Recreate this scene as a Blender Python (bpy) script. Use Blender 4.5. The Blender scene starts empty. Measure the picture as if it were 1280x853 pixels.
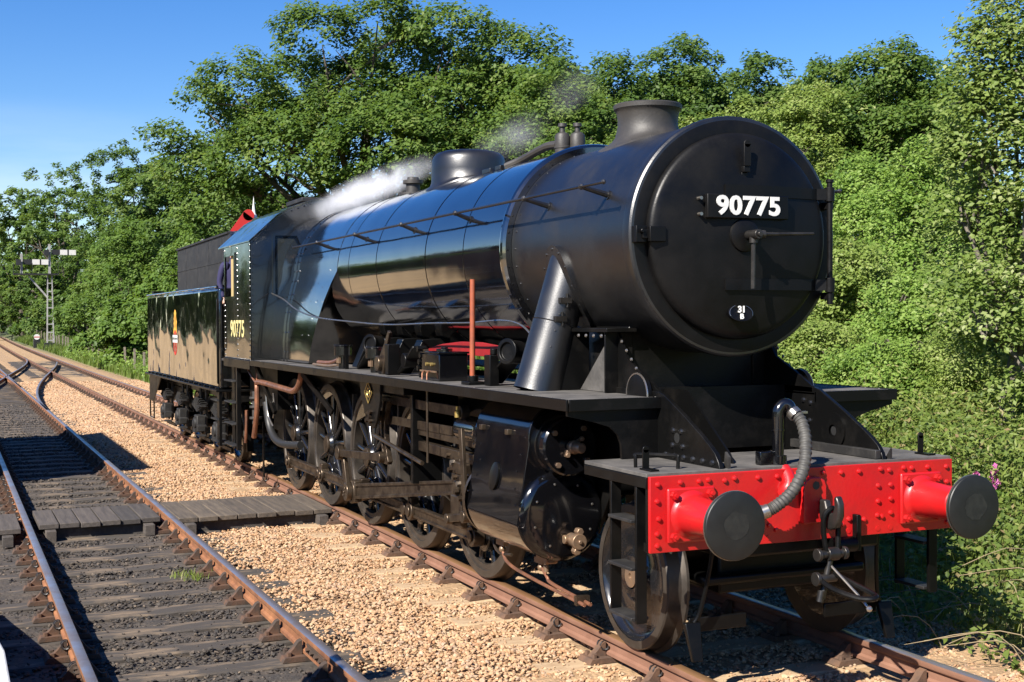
import bpy, math, random
import numpy as np
from mathutils import Vector, Matrix, Quaternion
random.seed(7)
RNG = np.random.default_rng(11)
PI = math.pi
scene = bpy.context.scene
COL = scene.collection

# ------------------------------------------------------------------ camera
cd = bpy.data.cameras.new('camera')
cd.sensor_width = 36.0
cd.lens = 1648.08 / 1280 * 36.0
cd.clip_start = 0.05
cd.clip_end = 4000
cam = bpy.data.objects.new('camera', cd)
COL.objects.link(cam)
CR, CU, CDIR = Vector((0.395296, 0.918534, -0.006077)), Vector((-0.013634, 0.012482, 0.999829)), Vector((-0.918453, 0.395146, -0.017458))
CP = Vector((6.3225, -4.9581, 2.1893))
m = Matrix((CR, CU, -CDIR)).transposed().to_4x4()
m.translation = CP
cam.matrix_world = m
scene.camera = cam

# ------------------------------------------------------------------ sky, sun, exposure
SUN = Vector((-0.38, 0.67, -0.64)).normalized()      # the way the light travels
elev = math.asin(-SUN.z)
world = bpy.data.worlds.new('World')
scene.world = world
world.use_nodes = True
wn, wl = world.node_tree.nodes, world.node_tree.links
wn.clear()
sky = wn.new('ShaderNodeTexSky')
sky.sky_type = 'NISHITA'
sky.sun_disc = False
sky.sun_elevation = elev
sky.sun_rotation = math.atan2(-SUN.x, -SUN.y)
sky.altitude = 50
sky.air_density = 1.0
sky.dust_density = 0.15
sky.ozone_density = 3.5
bg = wn.new('ShaderNodeBackground')
bg.inputs['Strength'].default_value = 0.072
out = wn.new('ShaderNodeOutputWorld')
# thin wisps of cloud, the same kind all the way round near the horizon
tcw = wn.new('ShaderNodeTexCoord')
mpw = wn.new('ShaderNodeMapping'); mpw.inputs['Scale'].default_value = (1.0, 1.0, 7.0); mpw.inputs['Location'].default_value = (13.6, 7.2, 2.96)
nzw = wn.new('ShaderNodeTexNoise'); nzw.inputs['Scale'].default_value = 2.3; nzw.inputs['Detail'].default_value = 7; nzw.inputs['Roughness'].default_value = 0.55
rmw = wn.new('ShaderNodeMapRange'); rmw.inputs['From Min'].default_value = 0.46; rmw.inputs['From Max'].default_value = 0.68; rmw.inputs['To Max'].default_value = 0.5
spw = wn.new('ShaderNodeSeparateXYZ')
hzw = wn.new('ShaderNodeMapRange'); hzw.inputs['From Min'].default_value = 0.16; hzw.inputs['From Max'].default_value = 0.07
muw = wn.new('ShaderNodeMath'); muw.operation = 'MULTIPLY'
mxw = wn.new('ShaderNodeMix'); mxw.data_type = 'RGBA'
mxw.inputs['B'].default_value = (6.0, 6.6, 7.6, 1)
wl.new(tcw.outputs['Generated'], mpw.inputs['Vector']); wl.new(mpw.outputs['Vector'], nzw.inputs['Vector'])
wl.new(nzw.outputs['Fac'], rmw.inputs['Value']); wl.new(tcw.outputs['Generated'], spw.inputs['Vector'])
wl.new(spw.outputs['Z'], hzw.inputs['Value']); wl.new(rmw.outputs['Result'], muw.inputs[0]); wl.new(hzw.outputs['Result'], muw.inputs[1])
hsw = wn.new('ShaderNodeHueSaturation'); hsw.inputs['Hue'].default_value = 0.514; hsw.inputs['Saturation'].default_value = 1.36; hsw.inputs['Value'].default_value = 0.95
wl.new(sky.outputs['Color'], hsw.inputs['Color'])
wl.new(muw.outputs['Value'], mxw.inputs['Factor']); wl.new(hsw.outputs['Color'], mxw.inputs['A'])
wl.new(mxw.outputs['Result'], bg.inputs['Color']); wl.new(bg.outputs['Background'], out.inputs['Surface'])

sd = bpy.data.lights.new('sun', 'SUN')
sd.energy = 5.0
sd.angle = math.radians(0.53)
sd.color = (1.0, 0.94, 0.85)
so = bpy.data.objects.new('sun', sd)
COL.objects.link(so)
so.rotation_euler = SUN.to_track_quat('-Z', 'Y').to_euler()
so.location = (20, -25, 30)

scene.view_settings.view_transform = 'Standard'
scene.view_settings.look = 'None'
scene.view_settings.exposure = 1.24
scene.view_settings.gamma = 1.0
scene.view_settings.use_curve_mapping = False
try:
    scene.cycles.max_bounces = 8
    scene.cycles.transparent_max_bounces = 4
    scene.cycles.volume_bounces = 8
    scene.cycles.caustics_reflective = False
    scene.cycles.caustics_refractive = False
except Exception:
    pass

# ------------------------------------------------------------------ materials
MAT = {}
ALB = 0.76                     # all paint, stone and leaf tones were mixed one shade light: bring them to real-world albedo together
def material(name, col, rough=0.5, metal=0.0, col2=None, scale=4.0, detail=5, lo=0.35, hi=0.65, bump=0.0, bscale=None, rvar=0.0,
             coat=0.0, spec=0.5, wave=0.0, wscale=1.2, rand=None, stretch=None, ior=1.5):
    """procedural material: two tones mixed by noise, fine bump, optional long-wave plate ripple, optional per-object tint"""
    if metal < 0.5:
        col = tuple(c * ALB for c in col); col2 = tuple(c * ALB for c in col2) if col2 is not None else None
    M = bpy.data.materials.new(name)
    M.use_nodes = True
    N, L = M.node_tree.nodes, M.node_tree.links
    b = N['Principled BSDF']
    b.inputs['Base Color'].default_value = (*col, 1)
    b.inputs['Roughness'].default_value = rough
    b.inputs['Metallic'].default_value = metal
    b.inputs['Coat Weight'].default_value = coat
    b.inputs['Coat Roughness'].default_value = 0.04
    b.inputs['IOR'].default_value = ior; b.inputs['Coat IOR'].default_value = max(ior, 1.5)
    b.inputs['Specular IOR Level'].default_value = spec
    tc = N.new('ShaderNodeTexCoord')
    src = tc.outputs['Object']
    if stretch:
        mp = N.new('ShaderNodeMapping'); mp.inputs['Scale'].default_value = stretch
        L.new(src, mp.inputs['Vector']); src = mp.outputs['Vector']
    colout = None
    if col2 is not None or rvar:
        nz = N.new('ShaderNodeTexNoise'); nz.inputs['Scale'].default_value = scale; nz.inputs['Detail'].default_value = detail
        nz.inputs['Roughness'].default_value = 0.62
        L.new(src, nz.inputs['Vector'])
        mr = N.new('ShaderNodeMapRange'); mr.inputs['From Min'].default_value = lo; mr.inputs['From Max'].default_value = hi
        L.new(nz.outputs['Fac'], mr.inputs['Value'])
        if col2 is not None:
            mx = N.new('ShaderNodeMix'); mx.data_type = 'RGBA'
            mx.inputs['A'].default_value = (*col, 1); mx.inputs['B'].default_value = (*col2, 1)
            L.new(mr.outputs['Result'], mx.inputs['Factor'])
            colout = mx.outputs['Result']
        if rvar:
            m2 = N.new('ShaderNodeMapRange'); m2.inputs['To Min'].default_value = rough; m2.inputs['To Max'].default_value = rough + rvar
            L.new(mr.outputs['Result'], m2.inputs['Value']); L.new(m2.outputs['Result'], b.inputs['Roughness'])
    if rand:
        oi = N.new('ShaderNodeObjectInfo')
        cr = N.new('ShaderNodeValToRGB')
        el = cr.color_ramp.elements
        for i, c in enumerate(rand):
            e = el[i] if i < 2 else el.new(1.0)
            e.position = i / (len(rand) - 1); e.color = (*c, 1)
        L.new(oi.outputs['Random'], cr.inputs['Fac'])
        if colout is None:
            colout = cr.outputs['Color']
        else:
            mm = N.new('ShaderNodeMix'); mm.data_type = 'RGBA'; mm.blend_type = 'MULTIPLY'; mm.inputs['Factor'].default_value = 1.0
            L.new(colout, mm.inputs['A']); L.new(cr.outputs['Color'], mm.inputs['B']); colout = mm.outputs['Result']
    if colout is not None:
        L.new(colout, b.inputs['Base Color'])
    last = None
    if wave:
        nw = N.new('ShaderNodeTexNoise'); nw.inputs['Scale'].default_value = wscale; nw.inputs['Detail'].default_value = 1.5
        L.new(tc.outputs['Object'], nw.inputs['Vector'])
        bw = N.new('ShaderNodeBump'); bw.inputs['Strength'].default_value = 1.0; bw.inputs['Distance'].default_value = wave
        L.new(nw.outputs['Fac'], bw.inputs['Height']); last = bw
    if bump:
        nb = N.new('ShaderNodeTexNoise'); nb.inputs['Scale'].default_value = bscale or scale * 6; nb.inputs['Detail'].default_value = 4
        L.new(src, nb.inputs['Vector'])
        bb = N.new('ShaderNodeBump'); bb.inputs['Strength'].default_value = 1.0; bb.inputs['Distance'].default_value = bump
        L.new(nb.outputs['Fac'], bb.inputs['Height'])
        if last: L.new(last.outputs['Normal'], bb.inputs['Normal'])
        last = bb
    if last:
        L.new(last.outputs['Normal'], b.inputs['Normal'])
        if coat: L.new(last.outputs['Normal'], b.inputs['Coat Normal'])
    MAT[name] = M
    return M

material('gloss_black', (0.004, 0.004, 0.005), 0.08, rvar=0.14, scale=3.0, coat=0.5, spec=0.5, wave=0.004, wscale=2.0)
material('boiler_black', (0.005, 0.005, 0.006), 0.05, rvar=0.12, scale=1.6, coat=1.0, spec=0.7, ior=1.75, wave=0.010, wscale=1.1, bump=0.0002, bscale=60)
material('tender_black', (0.005, 0.005, 0.005), 0.04, rvar=0.08, scale=2.2, coat=1.0, spec=1.0, stretch=None, wave=0.034, wscale=1.6)
material('cab_black', (0.005, 0.005, 0.005), 0.10, rvar=0.16, scale=2.2, coat=0.6, spec=0.8, wave=0.012, wscale=1.5)
material('satin_black', (0.004, 0.004, 0.005), 0.35, rvar=0.14, scale=2.2, col2=(0.010, 0.0092, 0.0085), lo=0.42, hi=0.72, wave=0.005, wscale=1.8, bump=0.0006, bscale=90, spec=0.95, ior=1.5)
material('front_black', (0.003, 0.003, 0.0034), 0.32, rvar=0.26, scale=2.2, col2=(0.007, 0.0065, 0.006), wave=0.004, wscale=2.5, bump=0.0006, bscale=70, spec=0.22)
material('frame_black', (0.004, 0.004, 0.004), 0.34, rvar=0.22, scale=4, col2=(0.012, 0.0105, 0.009), lo=0.5, hi=0.8, bump=0.0008, bscale=60, spec=0.2)
material('dusty_black', (0.014, 0.013, 0.0125), 0.6, scale=5, col2=(0.05, 0.046, 0.041), lo=0.45, hi=0.8, bump=0.0012, bscale=50)
material('deck_grey', (0.05, 0.047, 0.044), 0.75, scale=5, col2=(0.15, 0.138, 0.125), lo=0.3, hi=0.72, bump=0.0015, bscale=40)
material('cast_iron', (0.03, 0.028, 0.026), 0.55, col2=(0.05, 0.045, 0.04), scale=8, bump=0.0012, bscale=60)
material('red_paint', (0.58, 0.011, 0.013), 0.34, col2=(0.40, 0.011, 0.011), lo=0.45, hi=0.8, scale=5, rvar=0.15, bump=0.0008, bscale=45, coat=0.15)
material('red_oxide', (0.34, 0.012, 0.014), 0.5, col2=(0.22, 0.012, 0.012), scale=6)
material('orange_pipe', (0.42, 0.10, 0.04), 0.5, col2=(0.30, 0.08, 0.04), scale=14)
material('dark_steel', (0.035, 0.033, 0.031), 0.28, metal=0.7, col2=(0.06, 0.055, 0.05), scale=9, rvar=0.15)
material('oily_steel', (0.12, 0.09, 0.062), 0.28, metal=0.75, col2=(0.035, 0.024, 0.017), scale=7, rvar=0.2, bump=0.0004)
material('bright_steel', (0.42, 0.40, 0.37), 0.22, metal=0.9, col2=(0.25, 0.22, 0.18), scale=9, rvar=0.2)
material('tyre_steel', (0.04, 0.034, 0.029), 0.35, metal=0.5, col2=(0.075, 0.062, 0.05), scale=6, rvar=0.15)
material('wheel_black', (0.010, 0.010, 0.011), 0.12, rvar=0.2, scale=5, coat=0.5)
material('bronze', (0.30, 0.19, 0.11), 0.42, metal=0.6, col2=(0.20, 0.14, 0.10), scale=12)
material('copper', (0.36, 0.155, 0.085), 0.42, metal=0.6, col2=(0.18, 0.09, 0.06), scale=9)
material('brass', (0.55, 0.40, 0.13), 0.35, metal=0.8)
material('white_paint', (0.80, 0.80, 0.77), 0.5)
material('white_worn', (0.72, 0.71, 0.67), 0.6, col2=(0.45, 0.42, 0.37), scale=7, lo=0.55, hi=0.8)
material('signal_grey', (0.44, 0.44, 0.42), 0.6, col2=(0.30, 0.29, 0.27), scale=3)
material('cream_paint', (0.80, 0.70, 0.30), 0.5)
material('yellow_paint', (0.85, 0.46, 0.06), 0.45)
material('orange_paint', (0.80, 0.22, 0.03), 0.45)
material('hose_rubber', (0.045, 0.043, 0.039), 0.62, col2=(0.08, 0.076, 0.066), scale=20)
material('rubber_black', (0.02, 0.02, 0.02), 0.5)
material('buffer_face', (0.008, 0.0085, 0.008), 0.5, col2=(0.013, 0.014, 0.013), scale=10)
material('grease', (0.024, 0.025, 0.022), 0.5, col2=(0.012, 0.0125, 0.012), scale=18)
material('rail_rust', (0.36, 0.155, 0.065), 0.75, col2=(0.19, 0.075, 0.035), scale=5, bump=0.0015, bscale=70)
material('rail_rust_pale', (0.30, 0.155, 0.10), 0.7, col2=(0.22, 0.105, 0.065), scale=3, bump=0.001, bscale=70)
material('rail_top', (0.50, 0.47, 0.47), 0.34, metal=0.85, col2=(0.36, 0.29, 0.25), scale=3, rvar=0.12)
material('rail_top_brown', (0.34, 0.19, 0.09), 0.42, metal=0.4, col2=(0.26, 0.13, 0.06), scale=3, rvar=0.15)
material('chair_iron', (0.17, 0.09, 0.05), 0.8, col2=(0.09, 0.055, 0.038), scale=9, bump=0.003, bscale=50)
material('chair_rust', (0.060, 0.040, 0.028), 0.85, col2=(0.16, 0.074, 0.037), lo=0.48, hi=0.72, scale=5, bump=0.003, bscale=50)
material('spring_black', (0.02, 0.017, 0.016), 0.5)
material('sleeper_sand', (0.55, 0.40, 0.24), 0.9, col2=(0.42, 0.28, 0.16), scale=5, bump=0.004, bscale=40, stretch=(2.5, 1, 2.5))
material('sleeper_dirty', (0.060, 0.050, 0.041), 0.85, col2=(0.30, 0.215, 0.135), scale=2.6, lo=0.48, hi=0.72, bump=0.006, bscale=22, stretch=(2.5, 0.7, 2.5))
material('plank', (0.055, 0.047, 0.042), 0.8, col2=(0.10, 0.085, 0.072), scale=4, bump=0.004, bscale=30, stretch=(0.5, 6, 6), rand=[(0.75, 0.75, 0.75), (1.25, 1.2, 1.15)])
material('plank_pale', (0.155, 0.12, 0.088), 0.85, col2=(0.075, 0.06, 0.048), scale=4, bump=0.004, bscale=30, stretch=(0.5, 6, 6), rand=[(0.8, 0.8, 0.8), (1.2, 1.2, 1.15)])
material('stone_pale', (0.9, 0.9, 0.9), 0.9, col2=(0.7, 0.68, 0.66), scale=25,
         rand=[(0.49, 0.255, 0.125), (0.65, 0.40, 0.215), (0.70, 0.455, 0.26), (0.57, 0.325, 0.165), (0.74, 0.54, 0.335), (0.52, 0.36, 0.245), (0.67, 0.41, 0.215), (0.42, 0.26, 0.165)])
material('stone_dark', (0.9, 0.9, 0.9), 0.8, col2=(0.6, 0.6, 0.6), scale=25,
         rand=[(0.032, 0.028, 0.025), (0.06, 0.050, 0.042), (0.09, 0.074, 0.058), (0.045, 0.039, 0.034), (0.13, 0.10, 0.074), (0.07, 0.058, 0.048), (0.038, 0.033, 0.03), (0.24, 0.18, 0.125)])
material('bed_pale', (0.46, 0.30, 0.16), 0.95, col2=(0.33, 0.21, 0.11), scale=14, bump=0.02, bscale=26)
material('bed_dark', (0.042, 0.035, 0.029), 0.9, col2=(0.095, 0.073, 0.053), scale=8, bump=0.02, bscale=26)
material('bed_far', (0.27, 0.19, 0.125), 0.95, col2=(0.18, 0.13, 0.09), scale=3, bump=0.015, bscale=20)
material('asphalt', (0.34, 0.28, 0.20), 0.9, col2=(0.22, 0.18, 0.135), scale=0.6, bump=0.004, bscale=30)
material('concrete', (0.34, 0.31, 0.27), 0.85, col2=(0.24, 0.215, 0.18), scale=2.5, bump=0.003)
material('brick_red', (0.26, 0.12, 0.08), 0.9, col2=(0.33, 0.18, 0.12), scale=9)
material('slate', (0.07, 0.072, 0.08), 0.7, col2=(0.10, 0.10, 0.105), scale=5)
material('bark', (0.075, 0.06, 0.045), 0.95, col2=(0.13, 0.11, 0.085), scale=5, bump=0.03, bscale=12, stretch=(2, 2, 0.4))
material('bark_pale', (0.20, 0.175, 0.14), 0.9, col2=(0.11, 0.095, 0.075), scale=6, bump=0.01)
material('dry_stalk', (0.30, 0.23, 0.13), 0.9)
material('fence_wood', (0.22, 0.18, 0.14), 0.9, col2=(0.30, 0.26, 0.21), scale=5, bump=0.004)
material('cloth_blue', (0.02, 0.018, 0.075), 0.85, col2=(0.03, 0.027, 0.10), scale=6)
material('cloth_dark', (0.03, 0.03, 0.04), 0.9)
material('skin', (0.48, 0.28, 0.20), 0.55)
material('hair', (0.05, 0.035, 0.025), 0.7)
material('signal_red', (0.60, 0.03, 0.025), 0.45)
material('coal', (0.012, 0.012, 0.013), 0.35, col2=(0.03, 0.03, 0.03), scale=20)
material('pink_flower', (0.55, 0.13, 0.36), 0.7)
material('cab_cream', (0.52, 0.40, 0.18), 0.6)

def glass_mat():
    M = bpy.data.materials.new('window_glass'); M.use_nodes = True
    b = M.node_tree.nodes['Principled BSDF']
    b.inputs['Base Color'].default_value = (0.03, 0.035, 0.035, 1); b.inputs['Roughness'].default_value = 0.06
    b.inputs['Alpha'].default_value = 0.6
    MAT['glass'] = M
glass_mat()

def leaf_mat(name, cols, trans=0.35, rough=0.5):
    M = bpy.data.materials.new(name); M.use_nodes = True
    N, L = M.node_tree.nodes, M.node_tree.links
    N.clear()
    o = N.new('ShaderNodeOutputMaterial')
    at = N.new('ShaderNodeAttribute'); at.attribute_name = 'tint'
    cr = N.new('ShaderNodeValToRGB')
    el = cr.color_ramp.elements
    for i, c in enumerate(cols):
        e = el[i] if i < 2 else el.new(1.0)
        e.position = i / (len(cols) - 1); e.color = (*[q * ALB for q in c], 1)
    L.new(at.outputs['Fac'], cr.inputs['Fac'])
    b = N.new('ShaderNodeBsdfPrincipled'); b.inputs['Roughness'].default_value = rough; b.inputs['Specular IOR Level'].default_value = 0.25
    t = N.new('ShaderNodeBsdfTranslucent')
    hs = N.new('ShaderNodeHueSaturation'); hs.inputs['Value'].default_value = 1.25; hs.inputs['Hue'].default_value = 0.49; hs.inputs['Saturation'].default_value = 1.1
    L.new(cr.outputs['Color'], b.inputs['Base Color']); L.new(cr.outputs['Color'], hs.inputs['Color']); L.new(hs.outputs['Color'], t.inputs['Color'])
    mx = N.new('ShaderNodeMixShader'); mx.inputs['Fac'].default_value = trans
    L.new(b.outputs['BSDF'], mx.inputs[1]); L.new(t.outputs['BSDF'], mx.inputs[2]); L.new(mx.outputs['Shader'], o.inputs['Surface'])
    MAT[name] = M
leaf_mat('leaf_oak', [(0.069, 0.129, 0.027), (0.121, 0.208, 0.040), (0.174, 0.265, 0.056), (0.260, 0.328, 0.095)], 0.5)
leaf_mat('leaf_dark', [(0.062, 0.120, 0.027), (0.106, 0.186, 0.038), (0.150, 0.237, 0.052), (0.216, 0.294, 0.084)], 0.5)
leaf_mat('leaf_bright', [(0.114, 0.211, 0.036), (0.202, 0.328, 0.058), (0.286, 0.416, 0.087), (0.405, 0.519, 0.168)], 0.45)
leaf_mat('leaf_olive', [(0.145, 0.221, 0.040), (0.238, 0.328, 0.069), (0.321, 0.412, 0.110), (0.431, 0.465, 0.185)], 0.45)
leaf_mat('leaf_mid', [(0.084, 0.157, 0.029), (0.128, 0.221, 0.040), (0.172, 0.274, 0.054), (0.229, 0.314, 0.084)], 0.45)
leaf_mat('leaf_silver', [(0.120, 0.185, 0.038), (0.200, 0.285, 0.060), (0.280, 0.360, 0.100), (0.430, 0.480, 0.210)], 0.45)
leaf_mat('leaf_bramble', [(0.080, 0.130, 0.028), (0.140, 0.210, 0.042), (0.215, 0.285, 0.062), (0.350, 0.250, 0.130)], 0.45)
leaf_mat('grass_blade', [(0.150, 0.225, 0.040), (0.230, 0.310, 0.060), (0.310, 0.365, 0.095), (0.420, 0.370, 0.180)], 0.45)
leaf_mat('grass_fresh', [(0.085, 0.145, 0.025), (0.125, 0.200, 0.034), (0.170, 0.235, 0.048), (0.230, 0.250, 0.085)])

# ------------------------------------------------------------------ mesh helpers
def basis(d):
    d = Vector(d).normalized()
    a = Vector((0, 0, 1)) if abs(d.z) < 0.9 else Vector((1, 0, 0))
    u = d.cross(a).normalized()
    return d, u, u.cross(d).normalized()

class MB:
    def __init__(s): s.v = []; s.f = []
    def add(s, vs, fs):
        n = len(s.v); s.v.extend(tuple(x) for x in vs); s.f.extend(tuple(i + n for i in q) for q in fs); return s
    def bx(s, x0, x1, y0, y1, z0, z1):
        vs = [(x, y, z) for x in (x0, x1) for y in (y0, y1) for z in (z0, z1)]
        return s.add(vs, [(0, 1, 3, 2), (4, 6, 7, 5), (0, 4, 5, 1), (2, 3, 7, 6), (0, 2, 6, 4), (1, 5, 7, 3)])
    def bar(s, p0, p1, w, h, up=(0, 0, 1)):
        """box from p0 to p1, w across (horizontal), h along 'up'"""
        p0, p1 = Vector(p0), Vector(p1); d = (p1 - p0).normalized(); u = Vector(up)
        a = d.cross(u).normalized(); b = a.cross(d).normalized()
        vs = [p + a * (w / 2 * i) + b * (h / 2 * j) for p in (p0, p1) for i in (-1, 1) for j in (-1, 1)]
        return s.add(vs, [(0, 1, 3, 2), (4, 6, 7, 5), (0, 4, 5, 1), (2, 3, 7, 6), (0, 2, 6, 4), (1, 5, 7, 3)])
    def cyl(s, p0, p1, r0, r1=None, n=20, caps=True):
        r1 = r0 if r1 is None else r1
        p0, p1 = Vector(p0), Vector(p1); d, u, w = basis(p1 - p0)
        vs = []
        for p, r in ((p0, r0), (p1, r1)):
            for i in range(n):
                a = 2 * PI * i / n; vs.append(p + u * (r * math.cos(a)) + w * (r * math.sin(a)))
        fs = [(i, (i + 1) % n, n + (i + 1) % n, n + i) for i in range(n)]
        if caps: fs += [tuple(range(n - 1, -1, -1)), tuple(range(n, 2 * n))]
        return s.add(vs, fs)
    def lathe(s, o, d, prof, n=32, a0=0, a1=2 * PI):
        """prof: (distance along d, radius)"""
        o = Vector(o); d, u, w = basis(d); full = abs(a1 - a0 - 2 * PI) < 1e-6
        k = n if full else n + 1
        vs, idx = [], []
        for t, r in prof:
            if r < 1e-6: idx.append((len(vs),)); vs.append(o + d * t)
            else:
                idx.append(tuple(range(len(vs), len(vs) + k)))
                for i in range(k):
                    a = a0 + (a1 - a0) * i / n; vs.append(o + d * t + u * (r * math.cos(a)) + w * (r * math.sin(a)))
        fs = []
        for A, B in zip(idx, idx[1:]):
            for i in range(n):
                j = (i + 1) % k
                if len(A) == 1 and len(B) == 1: continue
                if len(A) == 1: fs.append((A[0], B[j], B[i]))
                elif len(B) == 1: fs.append((A[i], A[j], B[0]))
                else: fs.append((A[i], A[j], B[j], B[i]))
        return s.add(vs, fs)
    def tube(s, pts, r, n=8, caps=True):
        pts = [Vector(p) for p in pts]; k = len(pts)
        rs = r if isinstance(r, (list, tuple)) else [r] * k
        vs = []; u = None
        for i, p in enumerate(pts):
            t = (pts[min(i + 1, k - 1)] - pts[max(i - 1, 0)]).normalized()
            if u is None: _, u, _ = basis(t)
            u = (u - t * u.dot(t)).normalized(); w = t.cross(u)
            for j in range(n):
                a = 2 * PI * j / n; vs.append(p + u * (rs[i] * math.cos(a)) + w * (rs[i] * math.sin(a)))
        fs = [(i * n + j, i * n + (j + 1) % n, (i + 1) * n + (j + 1) % n, (i + 1) * n + j) for i in range(k - 1) for j in range(n)]
        if caps: fs += [tuple(range(n - 1, -1, -1)), tuple(range((k - 1) * n, k * n))]
        return s.add(vs, fs)
    def prism(s, poly, axis, a0, a1):
        """polygon extruded along an axis; poly holds the other two coordinates in xyz order"""
        def P(q, a):
            return {'x': (a, q[0], q[1]), 'y': (q[0], a, q[1]), 'z': (q[0], q[1], a)}[axis]
        n = len(poly)
        vs = [P(q, a0) for q in poly] + [P(q, a1) for q in poly]
        fs = [(i, (i + 1) % n, n + (i + 1) % n, n + i) for i in range(n)] + [tuple(range(n - 1, -1, -1)), tuple(range(n, 2 * n))]
        return s.add(vs, fs)
    def rivet(s, p, d, r=0.012, h=None):
        return s.lathe(p, d, [(-0.002, r), (h or r * 0.55, r * 0.75), (h * 1.4 if h else r * 0.85, 0)], 8)
    def nut(s, p, d, r=0.02, h=0.02):
        p = Vector(p); d = Vector(d).normalized()
        return s.cyl(p, p + d * h, r, n=6)
    def ball(s, c, r, n=12, sx=1, sy=1, sz=1):
        c = Vector(c); vs = []; fs = []; m_ = n // 2
        for i in range(m_ + 1):
            t = PI * i / m_
            for j in range(n):
                a = 2 * PI * j / n; vs.append(c + Vector((sx * r * math.sin(t) * math.cos(a), sy * r * math.sin(t) * math.sin(a), sz * r * math.cos(t))))
        for i in range(m_):
            for j in range(n): fs.append((i * n + j, (i + 1) * n + j, (i + 1) * n + (j + 1) % n, i * n + (j + 1) % n))
        return s.add(vs, fs)
    def mirrored(s):
        q = MB(); q.v = [(x, -y, z) for x, y, z in s.v]; q.f = [tuple(reversed(f)) for f in s.f]; return q
    def build(s, name, mat, parent=None, smooth=35, bevel=0, seg=2, origin=None):
        me = bpy.data.meshes.new(name)
        off = origin if origin is not None else (world_loc(parent) if parent else Vector((0, 0, 0)))
        me.from_pydata([(x - off[0], y - off[1], z - off[2]) for x, y, z in s.v], [], s.f)
        me.validate()
        return finish(name, me, mat, parent, smooth, bevel, seg, origin)

def world_loc(o):
    L = Vector((0, 0, 0))
    while o: L = L + o.location; o = o.parent
    return L

def finish(name, me, mat, parent=None, smooth=35, bevel=0, seg=2, origin=None):
    me.materials.append(MAT[mat])
    import bmesh
    bm = bmesh.new(); bm.from_mesh(me)
    bmesh.ops.recalc_face_normals(bm, faces=bm.faces)
    bm.to_mesh(me); bm.free()
    if smooth:
        me.polygons.foreach_set('use_smooth', [True] * len(me.polygons))
        me.set_sharp_from_angle(angle=math.radians(smooth))
    o = bpy.data.objects.new(name, me); COL.objects.link(o)
    if origin is not None: o.location = origin if parent is None else Vector(origin) - world_loc(parent)
    if parent: o.parent = parent
    if bevel:
        b = o.modifiers.new('bevel', 'BEVEL'); b.width = bevel; b.segments = seg; b.limit_method = 'ANGLE'; b.angle_limit = math.radians(40)
        b.harden_normals = False
    return o

def tag(o, label=None, cat=None, group=None, kind=None):
    if label: o['label'] = label
    if cat: o['category'] = cat
    if group: o['group'] = group
    if kind: o['kind'] = kind
    return o

def thing(name, loc, label, cat, group=None, kind=None):
    o = bpy.data.objects.new(name, None); COL.objects.link(o); o.location = loc; o.empty_display_size = 0.3
    return tag(o, label, cat, group, kind)

def copy_of(o, parent=None, loc=None, name=None):
    c = o.copy(); COL.objects.link(c)
    if parent is not None: c.parent = parent
    if loc is not None: c.location = loc
    return c

def np_mesh(name, V, F, tint=None):
    """fast mesh from arrays; F is (n,3) or (n,4)"""
    me = bpy.data.meshes.new(name)
    k = F.shape[1]
    me.vertices.add(len(V)); me.vertices.foreach_set('co', np.ascontiguousarray(V, dtype=np.float32).ravel())
    me.loops.add(F.size); me.loops.foreach_set('vertex_index', np.ascontiguousarray(F, dtype=np.int32).ravel())
    me.polygons.add(len(F)); me.polygons.foreach_set('loop_start', np.arange(0, F.size, k, dtype=np.int32))
    me.update(calc_edges=True)
    if tint is not None:
        a = me.attributes.new('tint', 'FLOAT', 'POINT'); a.data.foreach_set('value', np.ascontiguousarray(tint, dtype=np.float32))
    return me

def smoothpath(pts, n=8):
    """Catmull-Rom through points"""
    P = [Vector(p) for p in pts]; P = [P[0] * 2 - P[1]] + P + [P[-1] * 2 - P[-2]]
    o = []
    for i in range(1, len(P) - 2):
        for k in range(n):
            t = k / n; a, b, c, d = P[i - 1], P[i], P[i + 1], P[i + 2]
            o.append(0.5 * ((2 * b) + (c - a) * t + (2 * a - 5 * b + 4 * c - d) * t * t + (3 * b - a - 3 * c + d) * t ** 3))
    o.append(P[-2]); return o

def text_mesh(body, size, bold=0.0, depth=0.004, align='CENTER', spacing=1.0, xscale=1.0):
    cu = bpy.data.curves.new('lettering', 'FONT'); cu.body = body; cu.size = size; cu.offset = bold; cu.extrude = depth
    cu.align_x = align; cu.align_y = 'CENTER'; cu.space_character = spacing; cu.resolution_u = 4
    t = bpy.data.objects.new('lettering', cu); COL.objects.link(t)
    dg = bpy.context.evaluated_depsgraph_get(); dg.update()
    me = bpy.data.meshes.new_from_object(t.evaluated_get(dg))
    bpy.data.objects.remove(t); bpy.data.curves.remove(cu)
    vs = [(v.co.x * xscale, v.co.y, v.co.z) for v in me.vertices]; fs = [tuple(p.vertices) for p in me.polygons]
    bpy.data.meshes.remove(me)
    return vs, fs

def text_part(name, body, size, o, right, up, mat, parent, bold=0.0, depth=0.004, spacing=1.0, xscale=1.0, shear=0):
    vs, fs = text_mesh(body, size, bold, depth, spacing=spacing, xscale=xscale)
    o, r, u = Vector(o), Vector(right).normalized(), Vector(up).normalized(); n = r.cross(u)
    b = MB(); b.add([o + r * (x + shear * y) + u * y + n * z for x, y, z in vs], fs)
    return b.build(name, mat, parent, smooth=0)
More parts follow.
